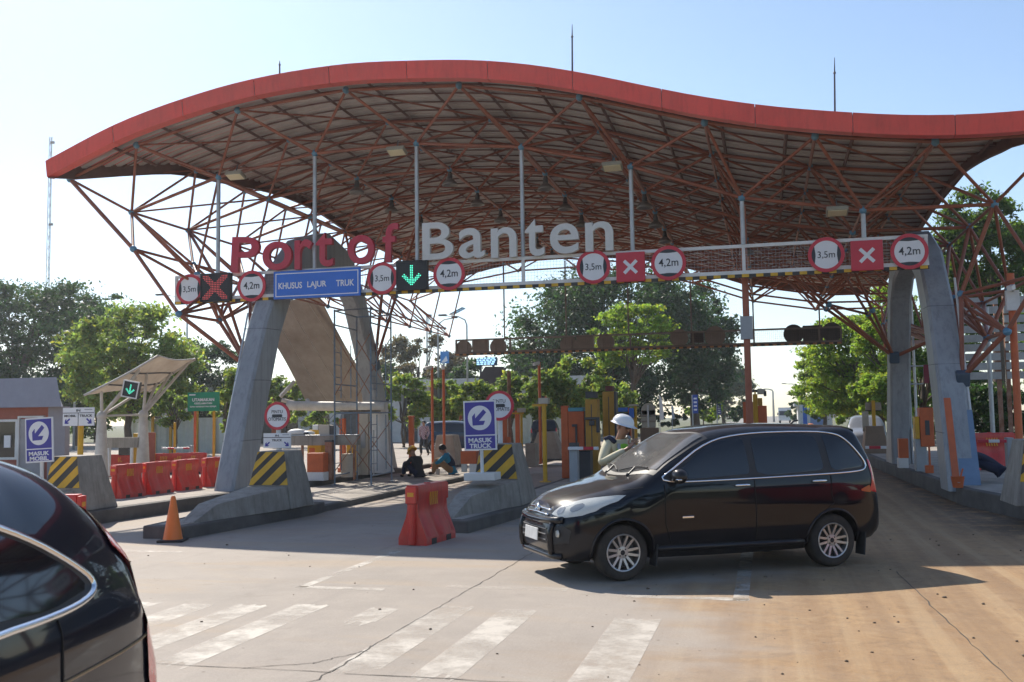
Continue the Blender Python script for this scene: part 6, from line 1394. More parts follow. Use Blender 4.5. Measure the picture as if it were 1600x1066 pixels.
def checked():
    m = mat('checked_shirt', (.36, .22, .26), .85); n = m.node_tree; b = n.nodes['Principled BSDF']; tc = n.nodes.new('ShaderNodeTexCoord'); ck = n.nodes.new('ShaderNodeTexChecker'); ck.inputs['Scale'].default_value = 22
    ck.inputs[1].default_value = (.55, .42, .44, 1); ck.inputs[2].default_value = (.16, .07, .11, 1); n.links.new(tc.outputs['Object'], ck.inputs[0]); n.links.new(ck.outputs[0], b.inputs['Base Color']); return m
p = gr(663, 713, 0); person('distant person in a checked shirt walking across the sunlit plaza', p, R(175), pose(knR=(.10, .20, .52), anR=(.10, .12, .12), toR=(.10, .27, .06), knL=(-.10, -.02, .50), anL=(-.10, -.28, .12), toL=(-.10, -.13, .05), haR=(.24, -.14, .82), wrR=(.24, -.12, .88), haL=(-.24, .24, .86), wrL=(-.24, .20, .90)), checked(), M_DRKC, None, face=False, s=1.0)
p = at(1412, 690, 30.6); person('person in a turquoise shirt and yellow helmet beside the ticket machine', (p.x, 30.6, .33), R(-70), pose(elR=(.22, .12, 1.14), wrR=(.10, .32, 1.16), haR=(.05, .38, 1.2)), mat('turquoise_cloth', (.04, .30, .40), .85, var=.1), M_DRKC, M_HELY, hair=False, face=False, s=.90)
p = at(1552, 742, 21.8); person('person squatting in dark navy clothes with a yellow helmet right of the canopy leg', (p.x+.15, 22.2, .33), R(70), dict(SIT, pelvis=(0, 0, .28), chest=(0, .26, .50), neck=(0, .42, .58), head=(0, .52, .58), shR=(.17, .32, .52), shL=(-.17, .32, .52), hiR=(.1, .02, .27), hiL=(-.1, .02, .27), elR=(.2, .45, .3), elL=(-.2, .45, .3), wrR=(.12, .6, .18), wrL=(-.12, .6, .18), haR=(.1, .66, .12), haL=(-.1, .66, .12)), M_NAVYC, M_NAVYC, M_HELY, hair=False, face=False)
p = at(723, 672, 58); person('distant person in an orange shirt behind the blue car', (p.x, 58, 0), R(150), STAND, mat('orange_cloth', (.6, .26, .04), .85), M_DRKC, None, face=False)
# ================================================================== BUILDINGS
M_PURP = mat('mauve_cladding', (.29, .28, .32), .55, var=.06, dirt=(.22, .2, .2), dirt_amt=.3)
M_CORAL = mat('coral_wall', (.40, .125, .085), .75, var=.10, dirt=(.25, .1, .08), dirt_amt=.35)
t = thing('toll_office', 'low coral walled toll office with a deep mauve roof band at the left edge', 'building', (-25.6, 28, 0)); L = t.location
q = MB(); q.prism([(-33, 28), (-22.75, 28), (-29.2, 36), (-33, 36)], 0, 2.45, 'z'); q.build('wall', M_CORAL, t, world=True)
q = MB(); v = [(-33.5, 27.6, 2.38), (-22.0, 27.6, 2.36), (-22.45, 27.9, 3.33), (-33.5, 27.9, 3.36)]; v += [(-41, 37, 2.38), (-29.3, 37, 2.36), (-29.8, 37, 3.33), (-41, 37, 3.36)]; q.add(v, [(0, 1, 2, 3), (7, 6, 5, 4), (1, 5, 6, 2), (3, 2, 6, 7), (0, 4, 5, 1), (0, 3, 7, 4)]); q.build('roof', M_PURP, t, world=True)
q = MB(); q.prism([(-22.74, 27.9), (-22.25, 28.1), (-22.3, 28.4), (-22.74, 28.9)], 0, 2.37, 'z'); q.build('corner_panel', M_PURP, t, world=True)
for x0, x1, nm in ((-25.15, -23.95, 'window'), (-27.2, -25.45, 'window')):
    f = MB(); a = (x0, x1, .65 if x0 > -26 else .75, 1.98); fr = .08
    for c_ in (((x0, a[2]), (x0+fr, 1.98)), ((x1-fr, a[2]), (x1, 1.98)), ((x0+fr, a[2]), (x1-fr, a[2]+fr)), ((x0+fr, 1.98-fr), (x1-fr, 1.98))): f.b2((c_[0][0], 27.93, c_[0][1]), (c_[1][0], 27.999, c_[1][1]))
    fo = f.build('window', M_WHITE, t, world=True); g_ = MB(); g_.b2((x0+fr, 27.96, a[2]+fr), (x1-fr, 27.998, 1.98-fr)); go = g_.build('pane', M_GLASS, t, world=True); go.parent = fo
q = MB(); q.b2((-23.85, 27.94, 0), (-22.95, 27.999, 1.98)); d_ = q.build('door', mat('grey_door', (.34, .32, .33), .6), t, world=True); q = MB(); q.b2((-23.0, 27.9, 0), (-22.93, 27.998, 2.02)); q.b2((-23.92, 27.9, 0), (-23.86, 27.998, 2.02)); q.b2((-23.92, 27.9, 2.02), (-22.93, 27.998, 2.08)); q.build('door_frame', M_WHITE, t, world=True)
q = MB(); q.tube((-23.1, 27.9, .95), (-23.1, 27.9, 1.15), .02); h_ = q.build('handle', M_CHROME, t, world=True)
q = MB(); q.b2((-24.45, 27.92, 1.05), (-24.2, 27.955, 1.45)); q.build('notice', M_WHITE2, t, world=True)
# long low arcade at the back
YA = 74.0; M_BWALL = mat('arcade_wall', (.16, .155, .15), .8, var=.2); M_BWHT = mat('arcade_white', (.62, .62, .60), .7, var=.1, dirt=(.4, .36, .3), dirt_amt=.4); M_HOARD = mat('light_corrugated', (.55, .60, .56), .5, var=.08)
xa, xb = at(236, 660, YA).x, at(905, 660, YA).x
t = thing('arcade_building', 'long low office arcade with white and orange pillars behind the toll lanes', 'building', ((xa+xb)/2, YA, 0))
zt = 4.6
q = MB(); q.b2((xa, YA+.6, 0), (xb, YA+9, zt-.4)); q.build('wall', M_BWALL, t, world=True)
q = MB(); q.b2((xa-.6, YA-.6, zt-.4), (xb+.6, YA+9.5, zt+.25)); q.build('roof', M_BWHT, t, world=True)
x = xa+1; k = 0
while x < xb-1:
    q = MB(); wd = 1.0 if k % 3 != 1 else .75; q.b2((x, YA-.1, 0), (x+wd, YA+.5, zt-.41)); q.build('pillar', (M_BWHT, M_ORG, M_BWHT)[k % 3], t, world=True)
    if k % 3 != 0:
        q = MB(); q.b2((x+wd+.25, YA+.5, .9), (x+wd+1.9, YA+.59, zt-1.0)); wo_ = q.build('window', M_GLASS, t, world=True)
    x += 2.75 if k % 2 else 2.35; k += 1
# corrugated hoarding in front
ya = 52.0
t = thing('hoarding', 'pale green corrugated hoarding with yellow posts behind the far red barriers', 'fence', (at(300, 690, ya).x, ya, 0))
xa, xb = at(205, 690, ya).x, at(372, 690, ya).x; q = MB(); n = int((xb-xa)/.11); q.grid([[(xa+(xb-xa)*i/n, ya+(.03 if (i//2) % 2 else -.03), z) for i in range(n+1)] for z in (0, 2.05)]); q.build('panel', M_HOARD, t, world=True)
for px in (240, 268, 309, 336):
    x = at(px, 690, ya).x; q = MB(); q.b2((x-.07, ya-.16, 0), (x+.07, ya-.05, 3.0 if px != 268 else 4.0)); q.build('post', M_YPOST, t, world=True)
ya = 66.0
t = thing('hoarding', 'pale corrugated hoarding behind the blue car and the gate posts', 'fence', (at(800, 690, ya).x, ya, 0)); xa, xb = at(745, 690, ya).x, at(880, 690, ya).x; n = int((xb-xa)/.12)
q = MB(); q.grid([[(xa+(xb-xa)*i/n, ya+(.03 if (i//2) % 2 else -.03), z) for i in range(n+1)] for z in (0, 2.2)]); q.build('panel', M_HOARD, t, world=True)
for f in (.02, .5, .98):
    q = MB(); q.b2((xa+(xb-xa)*f-.06, ya+.05, 0), (xa+(xb-xa)*f+.06, ya+.17, 2.3)); q.build('post', M_GALV, t, world=True)
# ================================================================== CANVAS CANOPIES
def canvas_mat():
    m = mat('old_canvas', (.36, .295, .23), .85, var=.15, scale=2, dirt=(.20, .14, .10), dirt_amt=.6, dirt_scale=1.1); n = m.node_tree; b = n.nodes['Principled BSDF']; o = n.nodes['Material Output']
    t = n.nodes.new('ShaderNodeBsdfTranslucent'); ms = n.nodes.new('ShaderNodeMixShader'); ms.inputs[0].default_value = .25; src = b.inputs['Base Color'].links[0].from_socket; n.links.new(src, t.inputs[0]); n.links.new(b.outputs[0], ms.inputs[1]); n.links.new(t.outputs[0], ms.inputs[2]); n.links.new(ms.outputs[0], o.inputs[0]); return m
M_CANV = canvas_mat(); M_TUBEW = mat('dirty_white_tube', (.58, .55, .50), .5, var=.15, dirt=(.3, .24, .18), dirt_amt=.6)
def saddle(A, B_, C_, D_, sag, nu=22, nv=22, wob=0.0):
    A, B_, C_, D_ = map(Vector, (A, B_, C_, D_)); rows = []
    for i in range(nv+1):
        v = i/nv; r_ = []
        for k in range(nu+1):
            u = k/nu; p = (A*(1-u)+B_*u)*(1-v)+(D_*(1-u)+C_*u)*v; p = p+Vector(sag)*(4*u*(1-u)*v*(1-v)*1.0) - (A+C_-B_-D_)*0
            # edges drawn in like a tensioned membrane
            ctr = (A+B_+C_+D_)/4; e = .10*(4*u*(1-u)*(1-4*v*(1-v))**2+4*v*(1-v)*(1-4*u*(1-u))**2); p = p*(1-e)+ctr*e
            if wob: p += Vector((0, 0, wob*math.sin(9*u+3*v)*math.sin(PI*v)))
            r_.append(p)
        rows.append(r_)
    return rows
t = thing('canvas_shelter', 'tilted brown canvas shelter on branching white tube columns at the left lanes', 'shelter', (at(190, 700, 26).x, 26, .1)); L = t.location
A = at(130, 612, 25.2); B_ = at(245, 555, 26.4); Cc = at(304, 560, 28.2); D_ = at(225, 607, 25.6); A2 = at(157, 618, 28.4)
rows = saddle(at(131, 618, 25.0), at(247, 556, 26.2), at(305, 561, 28.6), at(232, 612, 27.6), (0, 0, -.10), wob=.03)
q = MB(); q.grid(rows); cv = q.build('canvas', M_CANV, t, smooth=True, world=True)
q = MB(); q.path([rows[0][k] for k in range(0, 23, 2)], .035, 8); q.build('edge_tube', M_TUBEW, t, smooth=True, world=True)
q = MB(); q.path([rows[22][k] for k in range(0, 23, 2)], .045, 8); q.build('edge_tube', M_TUBEW, t, smooth=True, world=True)
q = MB(); q.path([rows[k][22] for k in range(0, 23, 2)], .025, 8); q.build('edge_tube', M_TUBEW, t, smooth=True, world=True)
for f in (.3, .62):
    q = MB(); q.path([Vector(rows[k][int(22*f)])-Vector((0, 0, .03)) for k in range(0, 23, 2)], .025, 6); q.build('cross_tube', M_DKGREY, t, smooth=True, world=True)
h1 = at(159, 650, 25.6); h2 = at(224, 648, 26.6)
for h, tips in ((h1, (rows[3][2], rows[18][3], rows[6][11], rows[2][15])), (h2, (rows[20][6], rows[20][13], rows[8][13], rows[21][20]))):
    q = MB(); q.tube((h.x, h.y, .1), h, .22, 12, .12); q.build('column', M_TUBEW, t, smooth='auto', world=True); q = MB(); q.ball(h, .15, 12, 8); q.build('column_head', M_TUBEW, t, smooth=True, world=True)
    for tip in tips: q = MB(); q.tube(h, Vector(tip)-Vector((0, 0, .03)), .045, 8); q.build('branch', M_TUBEW, t, smooth='auto', world=True)
q = MB(); q.tube(h1, h2, .03, 8); q.build('tie', M_TUBEW, t, world=True)
q = MB(); q.b2((at(168, 686, 26.4).x, 26.4, at(168, 700, 26.4).z), (at(215, 686, 26.4).x, 26.7, at(168, 684, 26.4).z)); q.build('counter_beam', M_CONC, t, world=True)
cL = at(203.5, 608.5, 25.2); led_panel(cL, .50, .50, 'a', 'small LED panel with green arrow hanging tilted under the canvas shelter', rot=(0, R(11), R(6)), frame=M_WHITE)
cL = at(386, 548, 25.4); led_panel(cL, .46, .50, 'a', 'small LED panel with green arrow behind the red tubes beside the left leg', rot=(0, R(12), R(8)), frame=M_DARK)
px_thing('yellow_kiosk', 'yellow ticket kiosk with a white screen under the canvas shelter', 'kiosk', 30.0, .05, [('body', M_YPOST, 208, 677, 230, None, .5), ('screen_panel', M_WHITE2, 219, 678, 229, 707, .02, -.02), ('screen', M_DKGREY, 221, 681, 227, 691, .012, -.034), ('coral_side', M_CORAL, 230.3, 676, 232, None, .4)])
px_thing('counter', 'pale counter with a dark opening under the canvas shelter', 'counter', 29.0, .05, [('top', M_CONC, 166, 684, 208, 694, .5), ('glass', M_GLASS, 182, 697, 200, 712, .04, .1), ('leg', M_WHITE, 167, 694, 171, None, .1), ('leg', M_WHITE, 203, 694, 206, None, .1)])
px_thing('boom_gate', 'white and red boom gate before the pale hoarding on the left', 'boom gate', 40.0, 0, [('boom', M_WHITE2, 252, 699, 262, 702, .06), ('red_band', M_SRED, 262, 699, 272, 702, .06), ('boom', M_WHITE2, 272, 699, 286, 702, .06), ('red_band', M_SRED, 286, 699, 296, 702, .06), ('post', M_GREYBOX, 296, 696, 300, None, .3), ('stay', M_YPOST, 269, 660, 272, None, .08, .1)])
# the large membrane sagging behind the left leg
t = thing('sagging_canvas', 'large beige canvas membrane hanging steeply between the left canopy legs', 'canvas', (at(520, 700, 27.5).x, 27.5, .2)); L = t.location
rows = saddle(at(378, 466, 28.6), at(497, 458, 30.6), at(606, 640, 30.2), at(482, 636, 27.6), (.35, -.5, -.35), 30, 30, .05)
q = MB(); q.grid(rows); q.build('membrane', M_CANV, t, smooth=True, world=True)
q = MB(); q.path([Vector(rows[30][k])-Vector((0, 0, .06)) for k in range(0, 31, 3)], .06, 10); q.build('edge_tube', M_TUBEW, t, smooth=True, world=True)
for f in (8, 16, 24): q = MB(); q.path([Vector(rows[k][f])+Vector((0, -.015, 0)) for k in range(0, 31, 2)], .014, 6); q.build('seam', mat('canvas_seam', (.58, .48, .37), .8), t, smooth=True, world=True)
a, b = at(450, 634, 26.9), at(603, 636, 26.9); q = MB(); q.tube(a, b, .14, 14); q.build('horizontal_tube', M_TUBEW, t, smooth='auto', world=True)
for px0, py0, px1, py1 in ((438, 620, 460, 596), (440, 625, 478, 634), (490, 640, 480, 625), (565, 650, 570, 700)):
    q = MB(); q.tube(at(px0, py0, 27.0), at(px1, py1, 27.3), .06, 8); q.build('stay_tube', M_TUBEW, t, smooth='auto', world=True)
# ================================================================== POLES, MASTS, BOARDS FAR OFF
def street_lamp(px, ytop, Y, label, arm, r=.07):
    c = at(px, 650, Y); z1 = at(px, ytop, Y).z; t = thing('street_lamp', label, 'street lamp', (c.x, Y, 0), 0, 'street lamps beyond the canopy')
    q = MB(); q.path([(0, 0, 0), (0, 0, z1*.93), (arm*.08, 0, z1*.97), (arm*.4, 0, z1), (arm, 0, z1*1.01)], r, 8, rs=[r*1.3, r*.8, r*.7, r*.6, r*.5]); q.build('pole', M_GALV, t, smooth=True)
    q = MB(); q.box((arm*1.1, 0, z1*1.015), (abs(arm)*.35, .25, .12)); q.build('lamp_head', M_DKGREY, t, bevel=.02); return t
sl_ = street_lamp(685.5, 500, 62, 'street lamp with a solar panel on its arm seen below the sign beam', 1.05)
q = MB(); z1 = at(685, 488, 62).z; q.box((1.35, 0, z1), (1.0, .7, .05), Matrix.Rotation(R(-25), 3, 'Y')); q.build('solar_panel', M_GLASS, sl_)
street_lamp(731, 494, 66, 'street lamp with a curved arm next to the solar one', -1.6)
street_lamp(291, 462, 60, 'street lamp with its arm to the left behind the left lattice', -1.9)
street_lamp(116, 545, 60, 'pale pole standing before the light green tree on the left', .6)
street_lamp(1209, 608, 220, 'tall double lamp mast at the end of the port road', -2.5, .2)
street_lamp(1249, 600, 150, 'thin lamp pole beside the far dark bush on the port road', -1.8, .10)
street_lamp(1345, 600, 90, 'thin lamp pole in front of the light green tree on the right', 1.4)
def mast(px, ytop, Y, label, wd):
    c = at(px, 600, Y); z1 = at(px, ytop, Y).z; t = thing('radio_mast', label, 'mast', (c.x, Y, 0)); q = MB(); h = wd/2; n = int(z1/ (wd*2.2))
    for a in range(3): q.tube((h*math.cos(2.1*a), h*math.sin(2.1*a), 0), (h*math.cos(2.1*a)*.6, h*math.sin(2.1*a)*.6, z1), wd*.10, 4)
    q.build('mast_leg', M_GALV, t); q = MB()
    for k in range(n):
        f0, f1 = k/n, (k+1)/n
        for a in range(3):
            b = (a+1) % 3; s0, s1 = h*(1-.4*f0), h*(1-.4*f1); q.tube((s0*math.cos(2.1*a), s0*math.sin(2.1*a), z1*f0), (s1*math.cos(2.1*b), s1*math.sin(2.1*b), z1*f1), wd*.035, 3)
    q.build('bracing', M_GALV, t); q = MB()
    for f in (.98, .86, .70): q.box((h*.9, 0, z1*f), (wd*.9, wd*.3, wd*.5))
    q.build('antenna', M_DKGREY, t)
mast(71.5, 215, 170, 'tall slim lattice radio mast above the trees at the far left', .95)
mast(669, 490, 260, 'distant lattice radio mast seen below the sign beam', 1.3)
# dark arch-shaped notice with LED panel
t = thing('led_board', 'dark hump backed board with a blue lit text panel among the trees', 'billboard', (at(768, 620, 70).x, 70, 0)); L = t.location
q = MB(); pts = [at(px, py, 70) for px, py in ((741, 640), (749, 588), (758, 573), (785, 573), (793, 600), (800, 640))]; q.prism([(p.x, p.z) for p in pts], 70, 70.6, 'y'); q.build('board', mat('brown_black', (.05, .035, .035), .7), t, world=True)
a, b = at(745, 572, 71), at(776, 558, 71); q = MB(); q.b2((a.x, 71, a.z), (b.x, 71.2, b.z)); q.build('panel', mat('led_dark', (.02, .06, .12), .4), t, world=True)
q = MB()
for k in range(4):
    zz = a.z+(b.z-a.z)*(.12+.23*k); xk = a.x
    while xk < b.x-.15: w2 = rng.uniform(.12, .3); q.b2((xk, 70.98, zz), (min(xk+w2, b.x), 70.995, zz+.10)); xk += w2+.07
q.build('lit_rows', mat('led_blue', (.2, .5, .8), .4, emit=(.45, .75, 1.0), estr=.9), t, world=True)
q = MB(); q.b2((a.x+.2, 71.05, 0), (a.x+.35, 71.15, a.z)); q.b2((b.x-.35, 71.05, 0), (b.x-.2, 71.15, a.z)); q.build('support_post', M_DKGREY, t, world=True)
t = thing('blue_board', 'blue and white board on a post among the far trees', 'sign', (at(695, 620, 90).x, 90, 0)); a, b = at(688, 568, 90), at(701, 549, 90); q = MB(); q.b2((a.x, 90, a.z), (b.x, 90.15, b.z)); q.build('panel', mat('bright_blue', (.06, .25, .6), .5), t, world=True); q = MB(); q.prism([(a.x+.1, a.z+.1), (a.x+.6, a.z+.7), (b.x-.1, a.z+.25), (a.x+.4, a.z+.05)], 89.98, 89.995, 'y'); q.build('white_mark', M_WHITE2, t, world=True); q = MB(); q.b2((a.x+.3, 90.05, 0), (a.x+.4, 90.12, a.z)); q.build('post', M_GALV, t, world=True)
def flag(px, ytop, ybot, Y, label):
    c = at(px, 650, Y); z1, z0 = at(px, ytop, Y).z, at(px, ybot, Y).z; t = thing('feather_flag', label, 'flag', (c.x, Y, 0), 0, 'white feather flags along the port road'); h = z1-z0; q = MB()
    rows = [[(-.03+k*.05*0+ (w_*k/4), .04*math.sin(3*i+k), z0+h*i/10) for k in range(5)] for i in range(11) for w_ in [.10*h*(1-(i/10)**2.2)+.06*h]]; q.grid(rows); q.build('cloth', mat('flag_white', (.62, .63, .68), .8, var=.06), t, smooth=True); q = MB(); q.tube((-.05, 0, 0), (-.05, 0, z1+.15), .03, 6); q.build('pole', M_GALV, t)
for a in ((1032, 620, 656, 78, 'white feather flag on the left of the road, nearer of two under the dark tree'), (1051, 634, 655, 90, 'white feather flag on the left of the road, smaller one beside the blue banner'), (1294, 628, 655, 80, 'white feather flag right of the road, slimmer one by the bushes'), (1301, 618, 653, 76, 'white feather flag right of the road, taller one by the bushes')): flag(*a)
def banner(px, y0, y1, wd, Y, m, label, name='road_banner'):
    c = at(px, 650, Y); z1, z0 = at(px, y0, Y).z, at(px, y1, Y).z; w_ = at(px+wd/2, 650, Y).x-at(px-wd/2, 650, Y).x; t = thing(name, label, 'banner', (c.x, Y, 0)); q = MB(); q.b2((-w_/2, 0, z0), (w_/2, .08, z1)); q.build('panel', m, t)
    q = MB()
    for k in range(4): q.b2((-w_*.3, -.012, z0+(z1-z0)*(.15+.2*k)), (w_*.3, -.004, z0+(z1-z0)*(.24+.2*k)))
    q.build('white_marks', M_WHITE2, t); q = MB(); q.tube((-w_*.6, .05, 0), (-w_*.6, .05, z1), .06, 6); q.build('post', M_GALV, t)
banner(1087, 617, 646, 8, 85, mat('banner_blue', (.03, .08, .40), .6), 'tall blue banner left of the port road under the dark tree'); banner(1124, 631, 648, 6, 105, mat('banner_violet', (.10, .09, .34), .6), 'small violet banner further along the left of the port road')
c = at(1257.5, 640, 95); t = thing('fuel_sign', 'white totem sign with an orange top on the right of the port road', 'sign', (c.x, 95, 0)); q = MB(); q.b2((-.45, 0, 0), (.45, .3, at(1257, 628, 95).z)); q.build('totem', M_WHITE, t); q = MB(); q.b2((-.5, -.02, at(1257, 632, 95).z), (.5, .32, at(1257, 625, 95).z)); q.build('orange_top', M_CONE, t); q = MB(); q.b2((-.18, -.015, .5), (.18, .0, at(1257, 634, 95).z)); q.build('blue_stripe', M_BLUE, t)
c = at(1272, 645, 120); t = thing('roadside_shop', 'small white roadside shop behind the totem sign', 'building', (c.x, 120, 0)); q = MB(); q.b2((-1.8, 0, 0), (1.9, 4, 2.6)); q.build('wall', M_BWHT, t); q = MB(); q.b2((-2.2, -1, 2.6), (2.3, 4.2, 2.9)); q.build('roof', M_GALV, t); q = MB(); q.b2((-1.2, -.02, .1), (1.2, -.001, 2.2)); q.build('shutter', mat('blue_shutter', (.16, .25, .45), .5), t)
for k, (px, Y) in enumerate(((1118, 60), (1073, 52), (1266, 74))):
    p = at(px, 655, Y); o = thing('road_marker', ['small orange barrel on the left verge of the port road', 'small red planter left of the port road behind the car bonnet', 'small orange barrel right of the road below the totem sign'][k], 'marker', (p.x, Y, 0), 0); q = MB(); q.lathe([(.28, 0), (.25, .5), (.2, 1.0), (.12, 1.05)], 14); q.build('barrel', M_CONE, o, smooth='auto'); q = MB(); q.lathe([(.262, .45), (.24, .62)], 14); q.build('white_band', M_WHITE2, o, smooth='auto')
# ================================================================== TREES
LEAFS = dict(dark=leaf_mat('dark_leaf', (.036, .072, .032), (.07, .15, .03), tmix=.32), mid=leaf_mat('mid_leaf', (.065, .115, .03), (.17, .28, .04), tmix=.42), light=leaf_mat('light_leaf', (.13, .175, .055), (.32, .42, .08), tmix=.5),
             lime=leaf_mat('lime_leaf', (.125, .19, .035), (.36, .50, .06), tmix=.5), grey=leaf_mat('grey_leaf', (.115, .14, .09), (.16, .20, .10), tmix=.3), brown=leaf_mat('brown_leaf', (.105, .09, .045), (.18, .14, .06), tmix=.33))
nrs = np.random.RandomState(11)
def leaf_mesh(name, cl, n, size, flat=.6, aspect=.5, spread=1.0):
    cl = np.array(cl, float); K = len(cl); vol = cl[:, 3]**2; pick = nrs.choice(K, n, p=vol/vol.sum())
    d = nrs.normal(size=(n, 3)); d /= np.linalg.norm(d, axis=1)[:, None]; rr = np.minimum(np.abs(nrs.normal(0, .58, n)), .75+.4*nrs.rand(n))
    pos = cl[pick, :3]+d*(rr*cl[pick, 3])[:, None]*np.array([spread, spread, flat])
    up = nrs.normal(size=(n, 3))*.75+np.array([0, 0, .55]); up /= np.linalg.norm(up, axis=1)[:, None]
    a = np.cross(up, nrs.normal(size=(n, 3))); a /= np.linalg.norm(a, axis=1)[:, None]; b = np.cross(up, a)
    s = size*(.55+.9*nrs.rand(n))[:, None]; A = a*s; B2 = b*s*aspect; bend = up*s*.18
    v = np.stack([pos-A, pos+B2+bend, pos+A, pos-B2+bend], 1).reshape(-1, 3).astype(np.float32)
    me = bpy.data.meshes.new(name); me.vertices.add(4*n); me.vertices.foreach_set('co', v.ravel()); me.loops.add(4*n); me.loops.foreach_set('vertex_index', np.arange(4*n, dtype=np.int32)); me.polygons.add(n); me.polygons.foreach_set('loop_start', np.arange(0, 4*n, 4, dtype=np.int32)); me.update(calc_edges=True)
    at_ = me.attributes.new('tint', 'FLOAT_COLOR', 'POINT'); ct = (.8+.45*nrs.rand(K))[pick]; g = ct*(.62+.75*nrs.rand(n)); yl = nrs.rand(n)
    col = np.stack([g*(.85+.5*yl**3), g, g*(.9-.3*yl**2), np.ones(n)], 1); at_.data.foreach_set('color', np.repeat(col, 4, 0).astype(np.float32).ravel()); me.validate(); return me
def crown_clumps(c, rx, ry, rz, n, kind, cr):
    out = []
    for i in range(n):
        while True:
            d = Vector((rng.uniform(-1, 1), rng.uniform(-1, 1), rng.uniform(-1, 1)))
            if .1 < d.length < 1: break
        d = d.normalized()*(d.length**.55); 
        if kind == 'layer':
            tier = rng.randrange(8); zz = -0.85+1.7*tier/7; wd = math.sqrt(max(.1, 1-zz*zz*.75)); a = rng.uniform(0, 2*PI); r_ = wd*rng.random()**.5; d = Vector((r_*math.cos(a), r_*math.sin(a), zz+rng.uniform(-.10, .10)))
        elif kind == 'weep': d = Vector((d.x, d.y, d.z if d.z > 0 else d.z*1.0)); 
        out.append((c[0]+d.x*rx, c[1]+d.y*ry, c[2]+d.z*rz, cr*rng.uniform(.6, 1.35)))
    return out
def tree(name, label, px, ytop, ybot, hw, Y, leaf, kind='round', n=6000, lpx=6.5, ncl=42, group=None, trunk=True, tx=None, aspect=.5, cr=None, zbase=0, multi=1):
    c = at(px, (ytop+ybot)/2, Y); zt, zb = at(px, ytop, Y).z, at(px, ybot, Y).z; rx = (at(px+hw, 600, Y).x-at(px-hw, 600, Y).x)/2; rz = (zt-zb)/2; ry = rx*.8
    dep = (c-Vector((0, 0, CAMH))).dot(_f); size = lpx*.50*dep/1555; n = int(n*2.7); ncl = int(ncl*1.7); base = Vector((c.x if tx is None else at(tx, 640, Y).x, Y, zbase)); t = thing(name, label, 'tree' if trunk else 'bush', base, 0, group)
    crr = cr*.85 if cr else (.25*min(rx, rz) if kind != 'layer' else .24*rx)
    cl = crown_clumps((c.x, Y, (zt+zb)/2), max(rx-crr*.7, rx*.4), max(ry-crr*.7, ry*.4), max(rz-crr*(.5 if kind != 'layer' else .12), rz*.4), ncl, kind, crr)
    cl = [(a-base.x, b-base.y, z-base.z, r) for a, b, z, r in cl]
    me = leaf_mesh('crown', cl, n, size, .65 if kind == 'round' else (.30 if kind == 'layer' else .9), aspect)
    o = link('crown', me, LEAFS[leaf], t)
    if trunk:
        cz = (zt+zb)/2-zbase; off = Vector((c.x-base.x, 0, 0)); r0 = max(.07, .04*(zt-zbase)*(.55 if name != 'young_tree' else .33))
        for m_ in range(multi):
            q = MB(); dx = Vector((rng.uniform(-.4, .4), rng.uniform(-.4, .4), 0))*(m_ > 0)*r0*6
            pts = [dx, dx+Vector((rng.uniform(-.2, .2), 0, cz*.3)), off*.6+Vector((rng.uniform(-.3, .3), rng.uniform(-.2, .2), cz*.65)), off+Vector((rng.uniform(-.2, .2), 0, cz*1.05))]; q.path(pts, r0, 8, rs=[r0*1.25, r0, r0*.75, r0*.4]); tr = q.build('trunk', M_BARK, t, smooth=True)
        q = MB()
        for k in range(min(ncl, 16)):
            e = Vector(cl[k*len(cl)//min(ncl, 16)][:3]); s_ = pts[1]*.4+pts[2]*.6 if k % 2 else pts[2]; q.path([s_, s_*.5+e*.5+Vector((0, 0, .08*cz*rng.random())), e], r0*.3, 5, rs=[r0*.42, r0*.25, r0*.08])
        lm = q.build('limb', M_BARK, t, smooth=True)
    return t
GT = 'trees beyond the toll gate'
tree('broad_tree', 'dark flat layered tree at the far left edge', 25, 440, 650, 165, 66, 'dark', 'layer', 15000, 6, 80, GT)
tree('broad_tree', 'dark layered tree just behind the light green one on the left', 125, 455, 650, 110, 72, 'dark', 'layer', 8000, 6, 50, GT)
tree('leafy_tree', 'light green big leaved tree above the canvas shelter on the left', 205, 468, 672, 108, 50, 'light', 'round', 9500, 7.5, 60, GT)
tree('broad_tree', 'dark round tree behind the left lattice between shelter and leg', 318, 522, 690, 80, 70, 'dark', 'round', 7500, 6, 40, GT)
tree('leafy_tree', 'small light tree leaning over the green UTAMAKAN board', 362, 572, 680, 36, 42, 'light', 'round', 1700, 7.5, 24, GT)
tree('leafy_tree', 'slim light sapling in front of the pale hoarding on the left', 270, 600, 668, 34, 44, 'light', 'round', 1300, 7.5, 18, GT)
tree('broad_tree', 'brownish tree crown far off between the sign beam and the shrubs', 655, 517, 640, 78, 105, 'brown', 'round', 5200, 6, 40, GT)
tree('broad_tree', 'dark tree mass left of the dark hump backed board', 715, 560, 660, 75, 92, 'dark', 'round', 4200, 6, 34, GT)
GS = 'young trees in front of the arcade'
for k, a in enumerate(((630, 580, 672, 46, 60, 2400), (690, 582, 668, 44, 62, 2200), (742, 592, 664, 40, 60, 1700), (800, 580, 660, 46, 62, 2400), (850, 570, 664, 44, 60, 2400), (905, 548, 664, 62, 61, 4200), (500, 622, 680, 48, 58, 1600), (440, 584, 668, 46, 62, 2200), (958, 590, 668, 40, 66, 1900))):
    tree('young_tree', 'light green young tree in front of the arcade, %s' % ('left of the twin camera poles', 'between the twin camera poles', 'left of the MASUK TRUCK sign', 'above the round sign', 'beside the slim orange pole', 'tallest one above the gate cabinet', 'below the sagging canvas', 'seen right of the left leg', 'behind the two ochre cabinets')[k], a[0], a[1], a[2], a[3], a[4], 'light', 'round', a[5], 7, 26, GS, multi=2)
